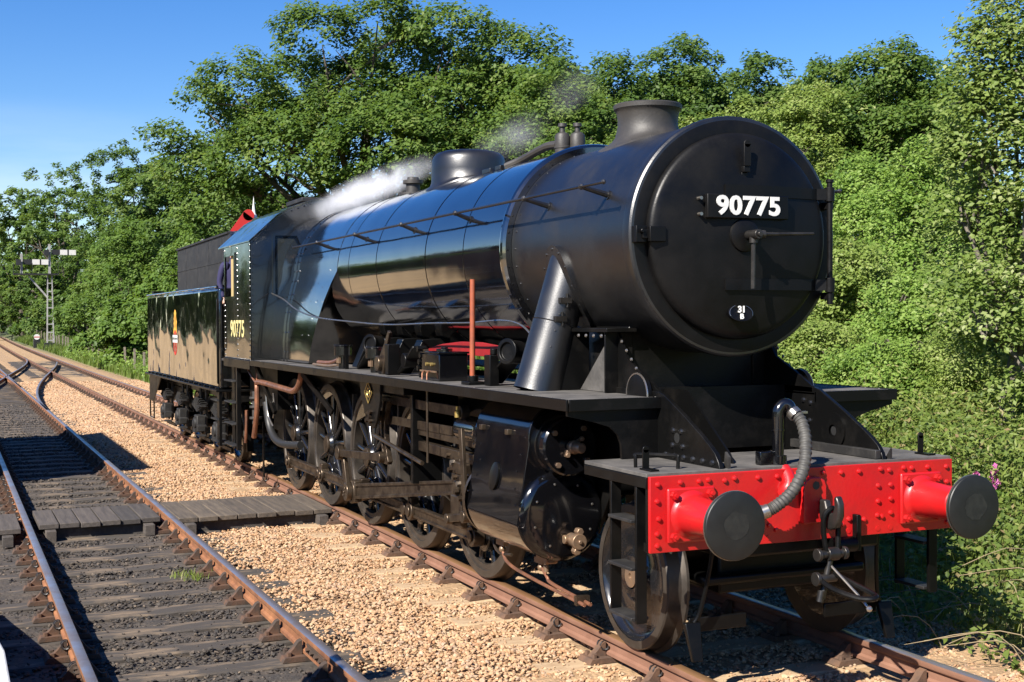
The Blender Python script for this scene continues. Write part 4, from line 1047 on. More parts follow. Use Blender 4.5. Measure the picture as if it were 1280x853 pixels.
# draw hook, plate, screw coupling
b = MB()
pl = [(-0.085, 0.90), (0.085, 0.90), (0.085, 1.13), (0.07, 1.165), (0.035, 1.185), (-0.035, 1.185), (-0.07, 1.165), (-0.085, 1.13)]
b.prism([(y + 0.01, z) for y, z in pl], 'x', XB, XB + 0.05); hp = P('draw_plate', b, 'red_paint', beam, bevel=0.006)
b = MB(); b.lathe((XB + 0.051, 0.015, 1.135), (1, 0, 0), [(0, 0.026), (0.001, 0.026), (0.001, 0)], 16); P('plate_hole', b, 'rubber_black', hp)
hk = [(-0.46, 1.01), (-0.38, 1.02), (-0.33, 1.07), (-0.295, 1.06), (-0.275, 1.0), (-0.285, 0.93), (-0.33, 0.885), (-0.39, 0.88), (-0.44, 0.92), (-0.46, 0.94)]
hk = [(-0.46, 1.05), (-0.40, 1.05), (-0.385, 1.0), (-0.36, 0.975), (-0.325, 0.98), (-0.31, 1.02), (-0.315, 1.075), (-0.29, 1.09), (-0.262, 1.04), (-0.262, 0.96), (-0.30, 0.89), (-0.36, 0.865), (-0.42, 0.885), (-0.46, 0.93)]
b = MB(); b.prism(hk, 'y', 0.035, 0.085); P('draw_hook', b, 'dark_steel', beam, bevel=0.014, seg=3)
# shackle from the hook down to the screw, the screw and the lower shackle
b = MB()
b.tube(smoothpath([(-0.36, 0.02, 0.72), (-0.37, 0.005, 0.86), (-0.365, 0.01, 0.96), (-0.35, 0.06, 1.005), (-0.365, 0.11, 0.96), (-0.37, 0.115, 0.86), (-0.36, 0.10, 0.72)], 5), 0.017, 10); cp = P('coupling_shackle', b, 'frame_black', beam)
b = MB(); b.cyl((-0.36, -0.04, 0.72), (-0.36, 0.16, 0.72), 0.026, n=14); b.cyl((-0.36, -0.055, 0.72), (-0.36, -0.03, 0.72), 0.04, n=14); b.cyl((-0.36, 0.02, 0.72), (-0.36, 0.10, 0.72), 0.042, n=16); b.cyl((-0.36, 0.14, 0.72), (-0.36, 0.165, 0.72), 0.04, n=14); P('trunnion', b, 'dark_steel', beam, bevel=0.003)
b = MB(); b.cyl((-0.36, 0.06, 0.74), (-0.355, -0.02, 0.45), 0.021, n=12); b.lathe((-0.355, -0.02, 0.50), (0.03, -0.28, -1), [(0, 0.0), (0, 0.024), (0.07, 0.024), (0.07, 0)], 12); P('coupling_screw', b, 'dark_steel', beam)
b = MB(); b.cyl((-0.35, -0.06, 0.575), (-0.35, 0.08, 0.575), 0.026, n=14); b.cyl((-0.35, -0.075, 0.575), (-0.35, -0.05, 0.575), 0.043, n=14); P('trunnion', b, 'dark_steel', beam, bevel=0.003)
b = MB(); b.tube(smoothpath([(-0.35, -0.05, 0.575), (-0.24, -0.02, 0.53), (-0.10, 0.04, 0.50), (-0.03, 0.10, 0.50), (-0.05, 0.14, 0.515), (-0.2, 0.10, 0.56), (-0.35, 0.07, 0.60)], 6), 0.018, 10); P('coupling_link', b, 'frame_black', beam)
b = MB(); b.tube([(-0.36, 0.04, 0.66), (-0.14, 0.09, 0.50), (-0.06, 0.105, 0.435)], 0.0085, 8); b.ball((-0.06, 0.105, 0.435), 0.02, 8); P('tommy_bar', b, 'bright_steel', beam)
b = MB(); b.cyl((-0.50, 0.16, 0.74), (-0.50, 0.34, 0.74), 0.05, n=16); b.bx(-0.55, -0.46, 0.33, 0.36, 0.70, 0.93); P('coupling_bracket', b, 'frame_black', beam, bevel=0.005)
b = MB(); b.tube([(-0.47, 0.355, 0.92), (-0.47, 0.355, 0.70)], 0.012, 8); P('coupling_peg', b, 'frame_black', beam)
# vacuum standpipe and ribbed hose
b = MB(); b.cyl((-0.62, -0.155, 1.24), (-0.62, -0.155, 1.56), 0.037, n=20); b.cyl((-0.62, -0.155, 1.26), (-0.62, -0.155, 1.315), 0.055, n=20); b.cyl((-0.62, -0.155, 1.47), (-0.62, -0.155, 1.482), 0.043, n=20)
b.tube(smoothpath([(-0.62, -0.155, 1.55), (-0.62, -0.15, 1.60), (-0.615, -0.12, 1.635), (-0.60, -0.09, 1.632), (-0.592, -0.078, 1.605), (-0.585, -0.07, 1.585)], 5), 0.037, 16); vp = P('vacuum_pipe', b, 'gloss_black')
b = MB(); b.bx(-0.66, -0.60, -0.30, -0.185, 1.262, 1.345); P('pipe_bracket', b, 'gloss_black', vp, bevel=0.006)
b = MB(); b.cyl((-0.62, -0.155, 1.20), (-0.62, -0.155, 1.245), 0.05, n=16); b.tube(smoothpath([(-0.56, -0.155, 1.235), (-0.52, -0.155, 1.20), (-0.485, -0.165, 1.155), (-0.48, -0.185, 1.12), (-0.51, -0.195, 1.09)], 4), 0.043, 14); P('pipe_elbow', b, 'red_paint', vp)
path = smoothpath([(-0.59, -0.075, 1.60), (-0.52, -0.045, 1.52), (-0.44, -0.075, 1.376), (-0.385, -0.143, 1.226), (-0.36, -0.25, 1.108), (-0.36, -0.36, 1.037), (-0.375, -0.41, 1.012)], 10)
rs = [0.040 + (0.0055 if (i // 1) % 2 else 0) for i in range(len(path))]
dense = smoothpath([tuple(p) for p in path], 3); rs = [0.034 + 0.006 * (0.5 + 0.5 * math.cos(i * 2 * PI / 6.0)) for i in range(len(dense))]
b = MB(); b.tube(dense, rs, 18); P('vacuum_hose', b, 'hose_rubber', vp, smooth=60)
b = MB(); b.cyl((-0.585, -0.074, 1.592), (-0.56, -0.062, 1.567), 0.046, n=18); b.bx(-0.58, -0.55, -0.03, 0.02, 1.578, 1.592); P('hose_clip', b, 'bright_steel', vp)
b = MB(); b.cyl((-0.37, -0.395, 1.018), (-0.385, -0.435, 1.002), 0.044, n=16); b.bx(-0.505, -0.375, -0.465, -0.435, 0.965, 1.05); P('hose_coupling', b, 'bright_steel', vp, bevel=0.003)
# steps below the deck, guard irons
for s in (-1, 1):
    y = s * 1.11
    b = MB(); b.bx(-1.01, -0.985, y - 0.035, y + 0.035, 0.335, 1.17); b.bx(-0.685, -0.66, y - 0.035, y + 0.035, 0.335, 1.17); st = P('step_hanger', b, 'frame_black', bevel=0.003)
    for z in (0.955, 0.665, 0.36):
        b = MB(); b.bx(-0.985, -0.685, y - 0.06, y + 0.06, z - 0.010, z + 0.010); P('step', b, 'dusty_black', st, bevel=0.003)
    b = MB(); b.tube(smoothpath([(-0.62, s * 0.62, 0.85), (-0.66, s * 0.64, 0.60), (-0.70, s * 0.68, 0.36), (-0.72, s * 0.72, 0.28)], 4), 0.015, 8); b.add([(-0.73, s * 0.68, 0.30), (-0.69, s * 0.68, 0.30), (-0.69, s * 0.79, 0.30), (-0.73, s * 0.79, 0.30), (-0.66, s * 0.70, 0.07), (-0.63, s * 0.70, 0.07), (-0.63, s * 0.77, 0.07), (-0.66, s * 0.77, 0.07)], [(0, 1, 2, 3), (4, 7, 6, 5), (0, 4, 5, 1), (1, 5, 6, 2), (2, 6, 7, 3), (3, 7, 4, 0)])
    b.bx(-0.78, -0.76, min(s * 0.30, s * 0.72), max(s * 0.30, s * 0.72), 0.22, 0.31); P('guard_iron', b, 'frame_black', bevel=0.006)
b = MB(); b.bx(-2.2, -0.56, -0.58, 0.58, 0.70, 0.80); b.bx(-1.8, -0.85, -0.45, 0.45, 0.42, 0.70); b.bx(-0.95, -0.75, -0.62, 0.62, 0.5, 0.56); P('pony_truck_frame', b, 'frame_black', bevel=0.02)

# ---- wheels
def disc_wheel(name, x, s, R_, parent, yo=0.82):
    b = MB(); o = (x, s * 0.68, R_); d = (0, s, 0); w = yo - 0.68
    b.lathe(o, d, [(0, R_ - 0.09), (0, R_ + 0.028), (0.018, R_ + 0.028), (0.034, R_ + 0.008), (0.042, R_ + 0.001), (w - 0.01, R_ - 0.004), (w, R_ - 0.012), (w, R_ - 0.062)], 64)
    t = P('tyre', b, 'tyre_steel', parent, smooth=30)
    b = MB(); b.lathe(o, d, [(w - 0.004, R_ - 0.062), (w - 0.03, R_ - 0.075), (w - 0.055, R_ - 0.12), (w - 0.06, 0.20), (w - 0.035, 0.15), (w + 0.0, 0.135), (w + 0.005, 0.085), (w - 0.02, 0.08), (w - 0.02, 0)], 48); b.lathe(o, d, [(0, 0), (0, R_ - 0.09)], 48); P('wheel_disc', b, 'wheel_black', parent, smooth=50)
    return t
pony = P('pony_axle', MB().cyl((-1.33, -0.7, 0.4825), (-1.33, 0.7, 0.4825), 0.085, n=20), 'frame_black')
for s in (-1, 1):
    disc_wheel('pony', -1.33, s, 0.4825, pony)
    b = MB(); b.lathe((-1.33, s * 0.80, 0.4825), (0, s, 0), [(0, 0.078), (0.03, 0.074), (0.03, 0.02), (0.02, 0.018), (0.02, 0)], 24); P('axle_end', b, 'bronze', pony)
RW = 0.7175
CRK = Vector((0.085, 0, -0.345))
def driver(x, s, flangeless=False, main_=False):
    w = P('driving_wheel', MB().lathe((x, s * 0.69, RW), (0, s, 0), [(0, RW - 0.075), (0, RW + (0.004 if flangeless else 0.028)), (0.018, RW + (0.004 if flangeless else 0.028)), (0.034, RW + 0.006), (0.042, RW + 0.001), (0.118, RW - 0.004), (0.13, RW - 0.012), (0.13, RW - 0.07), (0.118, RW - 0.074), (0.118, RW - 0.12), (0.02, RW - 0.12), (0.0, RW - 0.075)], 72), 'tyre_steel', smooth=30)
    b = MB(); k = 13
    for i in range(k):
        a = 2 * PI * i / k + 0.12; d = Vector((math.cos(a), 0, math.sin(a))); c = Vector((x, s * 0.755, RW))
        b.tube([c + d * 0.12, c + d * 0.32, c + d * (RW - 0.11)], [0.038, 0.030, 0.033], 8, caps=False)
    P('spokes', b, 'wheel_black', w, smooth=50)
    b = MB(); b.lathe((x, s * 0.70, RW), (0, s, 0), [(0, 0.14), (0.10, 0.14), (0.125, 0.12), (0.135, 0.115), (0.135, 0)], 28); P('hub', b, 'wheel_black', w)
    b = MB(); b.lathe((x, s * 0.835, RW), (0, s, 0), [(0, 0.10), (0.018, 0.10), (0.024, 0.094), (0.024, 0)], 28); P('axle_cap', b, 'oily_steel', w)
    c = Vector((x, 0, RW)) + CRK
    b = MB(); b.cyl((c.x, s * 0.72, c.z), (c.x, s * 0.845, c.z), 0.135, n=24); P('crank_boss', b, 'wheel_black', w, bevel=0.01)
    # balance weight opposite the crank
    b = MB(); a0 = math.atan2(-CRK.z, -CRK.x); n = 18; half = 0.75 if main_ else 0.5; prof = []
    for i in range(n + 1): a = a0 - half + 2 * half * i / n; prof.append((x + (RW - 0.10) * math.cos(a), RW + (RW - 0.10) * math.sin(a)))
    ri = (RW - 0.10) * math.cos(half)
    b.prism(prof, 'y', s * 0.725, s * 0.81); P('balance_weight', b, 'wheel_black', w, smooth=0, bevel=0.004)
    # brake block and hanger ahead of the wheel
    b = MB(); b.prism([(x - RW - 0.01 - 0.04, RW - 0.18), (x - RW - 0.01 + 0.005, RW - 0.18), (x - RW - 0.012, RW), (x - RW - 0.01 + 0.005, RW + 0.16), (x - RW - 0.06, RW + 0.16)], 'y', s * 0.70, s * 0.80); b.bar((x - RW - 0.05, s * 0.75, RW), (x - RW - 0.03, s * 0.75, 1.35), 0.03, 0.05, (0, 1, 0)); P('brake_block', b, 'cast_iron', w)
    return w
DX = [-3.97, -5.57, -7.17, -8.77, -10.37]
for s in (-1, 1):
    for i, x in enumerate(DX): driver(x, s, i == 2, i == 2)
for x in DX:
    P('axle', MB().cyl((x, -0.7, RW), (x, 0.7, RW), 0.10, n=16), 'frame_black')
b = MB(); b.bx(-10.9, -3.4, -0.58, -0.56, 0.75, 1.55); b.bx(-10.9, -3.4, 0.56, 0.58, 0.75, 1.55); P('spring_gear', b, 'frame_black')
b = MB(); b.prism([(-0.55, 1.66), (0.55, 1.66), (0.45, 0.75), (-0.45, 0.75)], 'x', -10.6, -8.95); P('ashpan', b, 'frame_black')
# ---- rods and valve gear on each side
for s in (-1, 1):
    pins = [Vector((x, 0, RW)) + CRK for x in DX]; yr = s * 0.905
    for a, c in zip(pins, pins[1:]):
        b = MB()
        d = (a - c); L0 = d.length
        # fluted coupling rod: web and two flanges
        b.bx(c.x + 0.06, a.x - 0.06, min(yr - 0.012, yr + 0.012), max(yr - 0.012, yr + 0.012), a.z - 0.035, a.z + 0.035)
        for zz in (-0.043, 0.043): b.bx(c.x + 0.06, a.x - 0.06, yr - 0.028, yr + 0.028, a.z + zz - 0.011, a.z + zz + 0.011)
        P('coupling_rod', b, 'oily_steel', bevel=0.003)
    for i, a in enumerate(pins):
        b = MB(); b.cyl((a.x, s * 0.855, a.z), (a.x, s * 0.955, a.z), 0.105 if i == 2 else 0.088, n=28); b.bx(a.x - 0.05, a.x + 0.05, yr - 0.04, yr + 0.04, a.z + 0.07, a.z + 0.13)
        if i in (1, 3): b.cyl((a.x - 0.22, s * 0.865, a.z), (a.x - 0.22, s * 0.945, a.z), 0.065, n=20)
        b.cyl((a.x, s * 0.955, a.z), (a.x, s * 0.972, a.z), 0.05, n=18); P('rod_bearing', b, 'oily_steel', bevel=0.006)
    main_pin = pins[2]; yc = s * 1.01; xh = Vector((-3.86, 0, 0.79))
    # connecting rod, deeper towards the crank, fluted
    b = MB(); A = Vector((main_pin.x + 0.10, yc, main_pin.z + 0.012)); Bp = Vector((xh.x - 0.08, yc, xh.z - 0.01)); dd = (Bp - A).normalized(); up = Vector((-dd.z, 0, dd.x))
    def rodbox(o0, o1, t0, h0, h1):
        vs = []
        for p, off, h in ((A, o0, h0), (Bp, o1, h1)):
            for i in (-1, 1):
                for j in (-1, 1): vs.append(p + up * (off + j * h / 2) + Vector((0, i * t0 / 2, 0)))
        b.add(vs, [(0, 1, 3, 2), (4, 6, 7, 5), (0, 4, 5, 1), (2, 3, 7, 6), (0, 2, 6, 4), (1, 5, 7, 3)])
    rodbox(0, 0, 0.024, 0.14, 0.10); rodbox(0.065, 0.048, 0.062, 0.030, 0.026); rodbox(-0.065, -0.048, 0.062, 0.030, 0.026)
    P('connecting_rod', b, 'oily_steel', bevel=0.003)
    b = MB(); b.cyl((main_pin.x, s * 0.972, main_pin.z), (main_pin.x, s * 1.055, main_pin.z), 0.125, n=28); b.bx(main_pin.x - 0.05, main_pin.x + 0.14, s * 1.01 - 0.04, s * 1.01 + 0.04, main_pin.z - 0.10, main_pin.z + 0.12); b.cyl((xh.x, s * 0.97, xh.z), (xh.x, s * 1.05, xh.z), 0.085, n=24); P('big_end', b, 'oily_steel', bevel=0.008)
    # return crank and eccentric rod
    rc = Vector((main_pin.x - 0.16, s * 1.10, main_pin.z + 0.40))
    b = MB(); b.bar((main_pin.x, s * 1.08, main_pin.z), rc - Vector((0, s * 0.02, 0)), 0.045, 0.10, (0, 0, 1)); b.cyl((main_pin.x, s * 1.055, main_pin.z), (main_pin.x, s * 1.115, main_pin.z), 0.095, n=24); b.cyl((rc.x, s * 1.06, rc.z), (rc.x, s * 1.15, rc.z), 0.062, n=18)
    for q in (-0.04, 0, 0.04): b.nut((main_pin.x + q * 0.8, s * 1.115, main_pin.z + q), (0, s, 0), 0.013, 0.016)
    P('return_crank', b, 'oily_steel', bevel=0.005)
    lk = Vector((-5.78, s * 1.10, 0.86))
    b = MB(); b.bar(rc + Vector((0.05, s * 0.02, 0)), lk + Vector((0, s * 0.02, 0)), 0.034, 0.075, (0, 0, 1)); b.cyl((lk.x, s * 1.09, lk.z), (lk.x, s * 1.16, lk.z), 0.055, n=18); b.cyl((rc.x, s * 1.09, rc.z), (rc.x, s * 1.155, rc.z), 0.075, n=20); P('eccentric_rod', b, 'oily_steel', bevel=0.004)
    # expansion link (curved slotted link)
    b = MB()
    for off in (-0.055, 0.055):
        pts = [(-5.80 + off + 0.10 * (((z - 1.12) / 0.3) ** 2), s * 1.08, z) for z in [0.82 + 0.06 * k for k in range(11)]]
        for p, q in zip(pts, pts[1:]): b.bar(p, q, 0.05, 0.035, (1, 0, 0))
    b.bx(-5.86, -5.66, s * 1.08 - 0.025, s * 1.08 + 0.025, 0.80, 0.86); b.bx(-5.86, -5.60, s * 1.08 - 0.025, s * 1.08 + 0.025, 1.40, 1.44); P('expansion_link', b, 'oily_steel', bevel=0.004)
    # motion bracket plate with its diamond works plate
    b = MB(); pl = [(-6.20, 1.585), (-5.52, 1.585), (-5.54, 1.42), (-5.64, 1.22), (-5.70, 1.16), (-5.80, 1.14), (-5.92, 1.16), (-6.0, 1.24), (-6.14, 1.42)]
    b.prism(pl, 'y', s * 1.20 - 0.012, s * 1.20 + 0.012); mbp = P('motion_bracket', b, 'frame_black', bevel=0.004)
    b = MB(); yy = s * 1.213; b.prism([(-5.99, 1.49), (-5.875, 1.375), (-5.76, 1.49), (-5.875, 1.605 - 0.02)], 'y', yy, yy + s * 0.006); wp = P('works_plate', b, 'frame_black', mbp)
    b = MB(); q0 = [(-5.99, 1.48), (-5.875, 1.375), (-5.76, 1.48), (-5.875, 1.585)]
    for a_, c_ in zip(q0, q0[1:] + q0[:1]): b.bar((a_[0], yy + s * 0.008, a_[1]), (c_[0], yy + s * 0.008, c_[1]), 0.010, 0.006, (0, 1, 0))
    b.lathe((-5.875, yy + s * 0.004, 1.48), (0, s, 0), [(0.003, 0.050), (0.006, 0.048), (0.006, 0.040), (0.003, 0.038)], 20); b.bx(-5.905, -5.845, min(yy, yy + s * 0.010), max(yy, yy + s * 0.010), 1.470, 1.490); P('plate_border', b, 'brass', wp)
    b = MB()
    for (x, z) in ((-5.86, 1.26), (-5.80, 1.21), (-5.92, 1.21), (-5.79, 1.30)): b.nut((x, s * 1.21, z), (0, s, 0), 0.022, 0.03)
    b.cyl((-5.85, s * 1.06, 1.255), (-5.85, s * 1.24, 1.255), 0.05, n=18); P('trunnion_cap', b, 'oily_steel', mbp)
    b = MB(); b.bx(-5.54, -4.9, min(s * 0.66, s * 1.19), max(s * 0.66, s * 1.19), 1.50, 1.585); P('motion_stretcher', b, 'frame_black', bevel=0.005)
    # radius rod, valve spindle, combination lever, union link
    b = MB(); b.tube([(-5.95, s * 1.14, 1.06), (-4.55, s * 1.14, 0.925)], 0.020, 8); P('lifting_rod', b, 'oily_steel')
    b = MB(); b.bar((-5.75, s * 1.04, 1.22), (-4.05, s * 1.04, 1.24), 0.03, 0.075, (0, 0, 1)); P('radius_rod', b, 'oily_steel', bevel=0.003)
    b = MB(); b.bar((-5.9, s * 1.06, 1.42), (-3.72, s * 1.06, 1.42), 0.03, 0.085, (0, 0, 1)); b.cyl((-3.74, s * 1.03, 1.42), (-3.74, s * 1.10, 1.42), 0.055, n=18); P('reach_rod', b, 'oily_steel', bevel=0.003)
    b = MB(); b.lathe((-3.74, s * 1.12, 1.38), (0, 0, 1), [(0, 0.022), (0.05, 0.022), (0.06, 0.012), (0.09, 0.012), (0.09, 0)], 10); P('oil_cup', b, 'brass')
    b = MB(); b.bar((-3.60, s * 1.14, 1.30), (-3.50, s * 1.14, 0.60), 0.03, 0.07, (1, 0, 0)); b.cyl((-3.5, s * 1.10, 0.60), (-3.5, s * 1.18, 0.60), 0.05, n=16); P('combination_lever', b, 'oily_steel', bevel=0.004)
    b = MB(); b.bar((-3.5, s * 1.12, 0.60), (-3.95, s * 1.12, 0.52), 0.03, 0.06, (0, 0, 1)); b.cyl((-3.95, s * 1.09, 0.52), (-3.95, s * 1.15, 0.52), 0.045, n=16); P('union_link', b, 'oily_steel', bevel=0.004)
    b = MB(); b.bx(-4.02, -3.70, s * 1.01 - 0.06, s * 1.01 + 0.06, 0.70, 0.90); b.bx(-4.05, -3.67, s * 1.01 - 0.07, s * 1.01 + 0.07, 0.90, 1.0); b.bx(-4.0, -3.75, s * 1.06 - 0.03, s * 1.06 + 0.03, 0.46, 0.72); b.cyl((-3.86, s * 1.05, 0.79), (-3.86, s * 1.10, 0.79), 0.06, n=18); P('crosshead', b, 'oily_steel', bevel=0.01)
    for z0, z1 in ((1.0, 1.085), (1.14, 1.20)):
        b = MB(); b.bx(-4.95, -3.28, s * 0.99 - 0.055, s * 0.99 + 0.055, z0, z1); P('slide_bar', b, 'oily_steel', bevel=0.005)
    for k in range(8):
        b = MB(); xx = -3.66 - 0.05 * k; b.nut((xx + random.uniform(-0.02, 0.02), s * (1.07 + 0.02 * (k % 3)), 0.66 + 0.055 * k), (0, s, 0), 0.024, 0.035); P('crosshead_nut', b, 'bright_steel' if k % 3 == 0 else 'oily_steel')
    b = MB(); b.cyl((-3.7, s * 0.985, 0.79), (-3.1, s * 0.985, 0.79), 0.042, n=16); P('piston_rod', b, 'bright_steel')
    b = MB(); b.tube([(-4.27, s * 1.19, 1.60), (-4.27, s * 1.19, 0.96)], 0.011, 8); P('drain_rod', b, 'oily_steel')
    b = MB(); b.bx(-4.98, -4.92, min(s * 0.66, s * 1.10), max(s * 0.66, s * 1.10), 0.70, 1.60); P('slide_bar_bracket', b, 'frame_black', bevel=0.004)
    # cylinder block: one cladding round cylinder and valve chest
    c1, r1, c2, r2 = (0.945, 1.335), 0.24, (0.945, 0.79), 0.33
    prof = []
    for k in range(25): a = PI * k / 24; prof.append((c1[0] + r1 * math.cos(a), c1[1] + r1 * math.sin(a)))
    th = math.asin((r2 - r1) / (c1[1] - c2[1]))
    prof = [(c1[0] + r1 * math.cos(a), c1[1] + r1 * math.sin(a)) for a in np.linspace(-th, PI + th, 25)] + [(c2[0] + r2 * math.cos(a), c2[1] + r2 * math.sin(a)) for a in np.linspace(PI + th, 2 * PI - th, 33)]
    prof = [(s * y, z) for y, z in prof]
    # square the shoulder: flat top and flat upper side like the clad block
    prof = [(s * (0.62 if y * s < 0.70 and z > 0.9 else y * s), z) for y, z in prof]
    b = MB(); b.prism(prof, 'x', -3.16, -2.17); cyl = P('cylinder_block', b, 'gloss_black', smooth=30, bevel=0.008)
    b = MB(); b.prism([(s * (c + (y * s - c) * 1.006), 1.0 + (z - 1.0) * 1.006) for y, z in prof for c in (0.93,)], 'x', -2.205, -2.175); P('cladding_band', b, 'gloss_black', cyl, smooth=30)
    b = MB(); b.lathe((-2.17, s * 0.94, 0.785), (1, 0, 0), [(0, 0.322), (0.03, 0.325), (0.05, 0.310), (0.058, 0.295), (0.066, 0.27), (0.070, 0)], 64); cv = P('cylinder_cover', b, 'gloss_black', cyl, smooth=40)
    b = MB()
    for k in range(8): a = 2 * PI * k / 8 + 0.3; b.rivet((-2.105, s * 0.94 + 0.235 * math.cos(a), 0.785 + 0.235 * math.sin(a)), (1, 0, 0), 0.011)
    tag(P('rivets', b, 'bright_steel', cv), kind='stuff')
    b = MB(); b.lathe((-2.17, s * 0.94, 1.285), (1, 0, 0), [(0, 0.212), (0.035, 0.212), (0.04, 0.19), (0.10, 0.19), (0.105, 0.208), (0.165, 0.208), (0.180, 0.195), (0.180, 0)], 48); vc = P('valve_cover', b, 'gloss_black', cyl, smooth=35)
    b = MB()
    for k in range(4): a = 2 * PI * k / 4 + 0.9; b = MB(); b.nut((-1.99, s * 0.94 + 0.16 * math.cos(a), 1.285 + 0.16 * math.sin(a)), (1, 0, 0), 0.020, 0.022); P('cover_nut', b, 'bronze', vc)
    b = MB(); b.lathe((-1.99, s * 0.925, 1.285), (1, 0, 0), [(0, 0.045), (0.02, 0.045), (0.02, 0.05), (0.045, 0.05), (0.05, 0.038), (0.14, 0.037), (0.15, 0.03), (0.15, 0)], 24)
    dm = [(-0.09, 0), (0, 0.055), (0.09, 0), (0, -0.055)]; b.prism([(s * 0.925 + q * 0.75 + w * 0.55, 1.285 + q * 0.75 - w * 0.4) for q, w in dm], 'x', -1.988, -1.968)
    for q in (-1, 1): b.nut((-1.97, s * 0.925 + q * 0.055, 1.285 + q * 0.055), (1, 0, 0), 0.018, 0.03)
    P('spindle_gland', b, 'bronze', vc, bevel=0.003)
    b = MB(); b.cyl((-2.13, s * 0.885, 0.615), (-1.98, s * 0.885, 0.615), 0.047, n=20); b.cyl((-2.0, s * 0.885, 0.615), (-1.96, s * 0.885, 0.615), 0.056, n=20); b.cyl((-1.96, s * 0.885, 0.615), (-1.945, s * 0.885, 0.615), 0.016, n=6)
    for q in (-1, 1): b.nut((-2.03, s * 0.885 + 0.012 * q, 0.615 + 0.068 * q), (1, 0, 0), 0.028, 0.06)
    b.cyl((-2.08, s * 0.955, 0.62), (-2.08, s * 0.90, 0.62), 0.032, n=14); P('relief_valve', b, 'bronze', cv, bevel=0.004)
    b = MB(); b.lathe((-3.16, s * 0.985, 1.275), (-1, 0, 0), [(0, 0.20), (0.05, 0.20), (0.06, 0.185), (0.22, 0.13), (0.35, 0.112), (0.75, 0.108), (0.76, 0.09), (0.76, 0)], 40); P('valve_guide', b, 'gloss_black', cyl, smooth=40)
    b = MB(); b.lathe((-3.16, s * 0.985, 0.785), (-1, 0, 0), [(0, 0.30), (0.04, 0.30), (0.05, 0.22), (0.10, 0.10), (0.16, 0.09), (0.16, 0)], 40); P('back_cover', b, 'oily_steel', cyl, smooth=40)
    b = MB()
    for (x, z) in ((-3.0, 1.36), (-2.5, 1.36)): b.bx(x - 0.03, x + 0.03, min(s * 1.17, s * 1.215), max(s * 1.17, s * 1.215), z - 0.02, z + 0.02)
    P('cladding_lug', b, 'oily_steel', cyl, bevel=0.004)
    b = MB(); n = 28; yp = s * 1.243
    b.lathe((-2.68, s * 1.2386, 1.02), (0, s * 0.98, 0.2), [(-0.01, 0.105), (0.004, 0.105), (0.006, 0.10), (0.006, 0)], 28); b.v = [(-2.68 + (x + 2.68) * 0.75, y, z) for x, y, z in b.v]; P('cladding_hatch', b, 'frame_black', cyl)
    b = MB()
    for k in range(7): b.rivet((-2.22, s * (1.18 + 0.09 * math.sin(k * 0.45)), 1.34 - 0.12 * k), (0.2, s, 0), 0.009); b.rivet((-3.13, s * (1.18 + 0.09 * math.sin(k * 0.45)), 1.34 - 0.12 * k), (0.0, s, 0), 0.009)
    tag(P('rivets', b, 'gloss_black', cyl), kind='stuff')
    # drain pipes under the cylinders
    for q, (y, zt) in enumerate(((1.03, 0.46), (0.985, 0.42))):
        b = MB(); b.tube(smoothpath([(-3.02 + 0.62 * q, s * y, zt), (-3.02 + 0.6 * q, s * y, 0.40), (-2.90 + 0.6 * q, s * y, 0.32), (-2.5 + 0.3 * q, s * y, 0.285), (-1.60, s * y, 0.255)], 5), 0.013, 8); dp = P('drain_pipe', b, 'copper')
        b = MB(); b.ball((-3.02 + 0.62 * q, s * y, zt - 0.05), 0.028, 10); b.bar((-3.1 + 0.62 * q, s * y, zt), (-2.95 + 0.62 * q, s * y, zt), 0.04, 0.04); P('drain_cock', b, 'bronze', dp)
    b = MB(); b.tube(smoothpath([(-3.20, s * 1.02, 0.52), (-3.18, s * 1.03, 0.42), (-3.05, s * 1.03, 0.37), (-2.86, s * 1.02, 0.39)], 5), 0.012, 8); b.bx(-1.72, -1.68, s * 1.0 - 0.05, s * 1.0 + 0.05, 0.235, 0.30); P('drain_linkage', b, 'oily_steel')
    for (x, y) in ((-2.28, 1.0),):
        b = MB(); b.bar((x - 0.12, s * y, 0.46), (x + 0.10, s * y, 0.46), 0.05, 0.035); b.cyl((x + 0.06, s * y - 0.04, 0.46), (x + 0.06, s * y + 0.05, 0.46), 0.035, n=14); b.cyl((x, s * y, 0.36), (x, s * y, 0.45), 0.02, n=10); P('drain_cock', b, 'bronze')

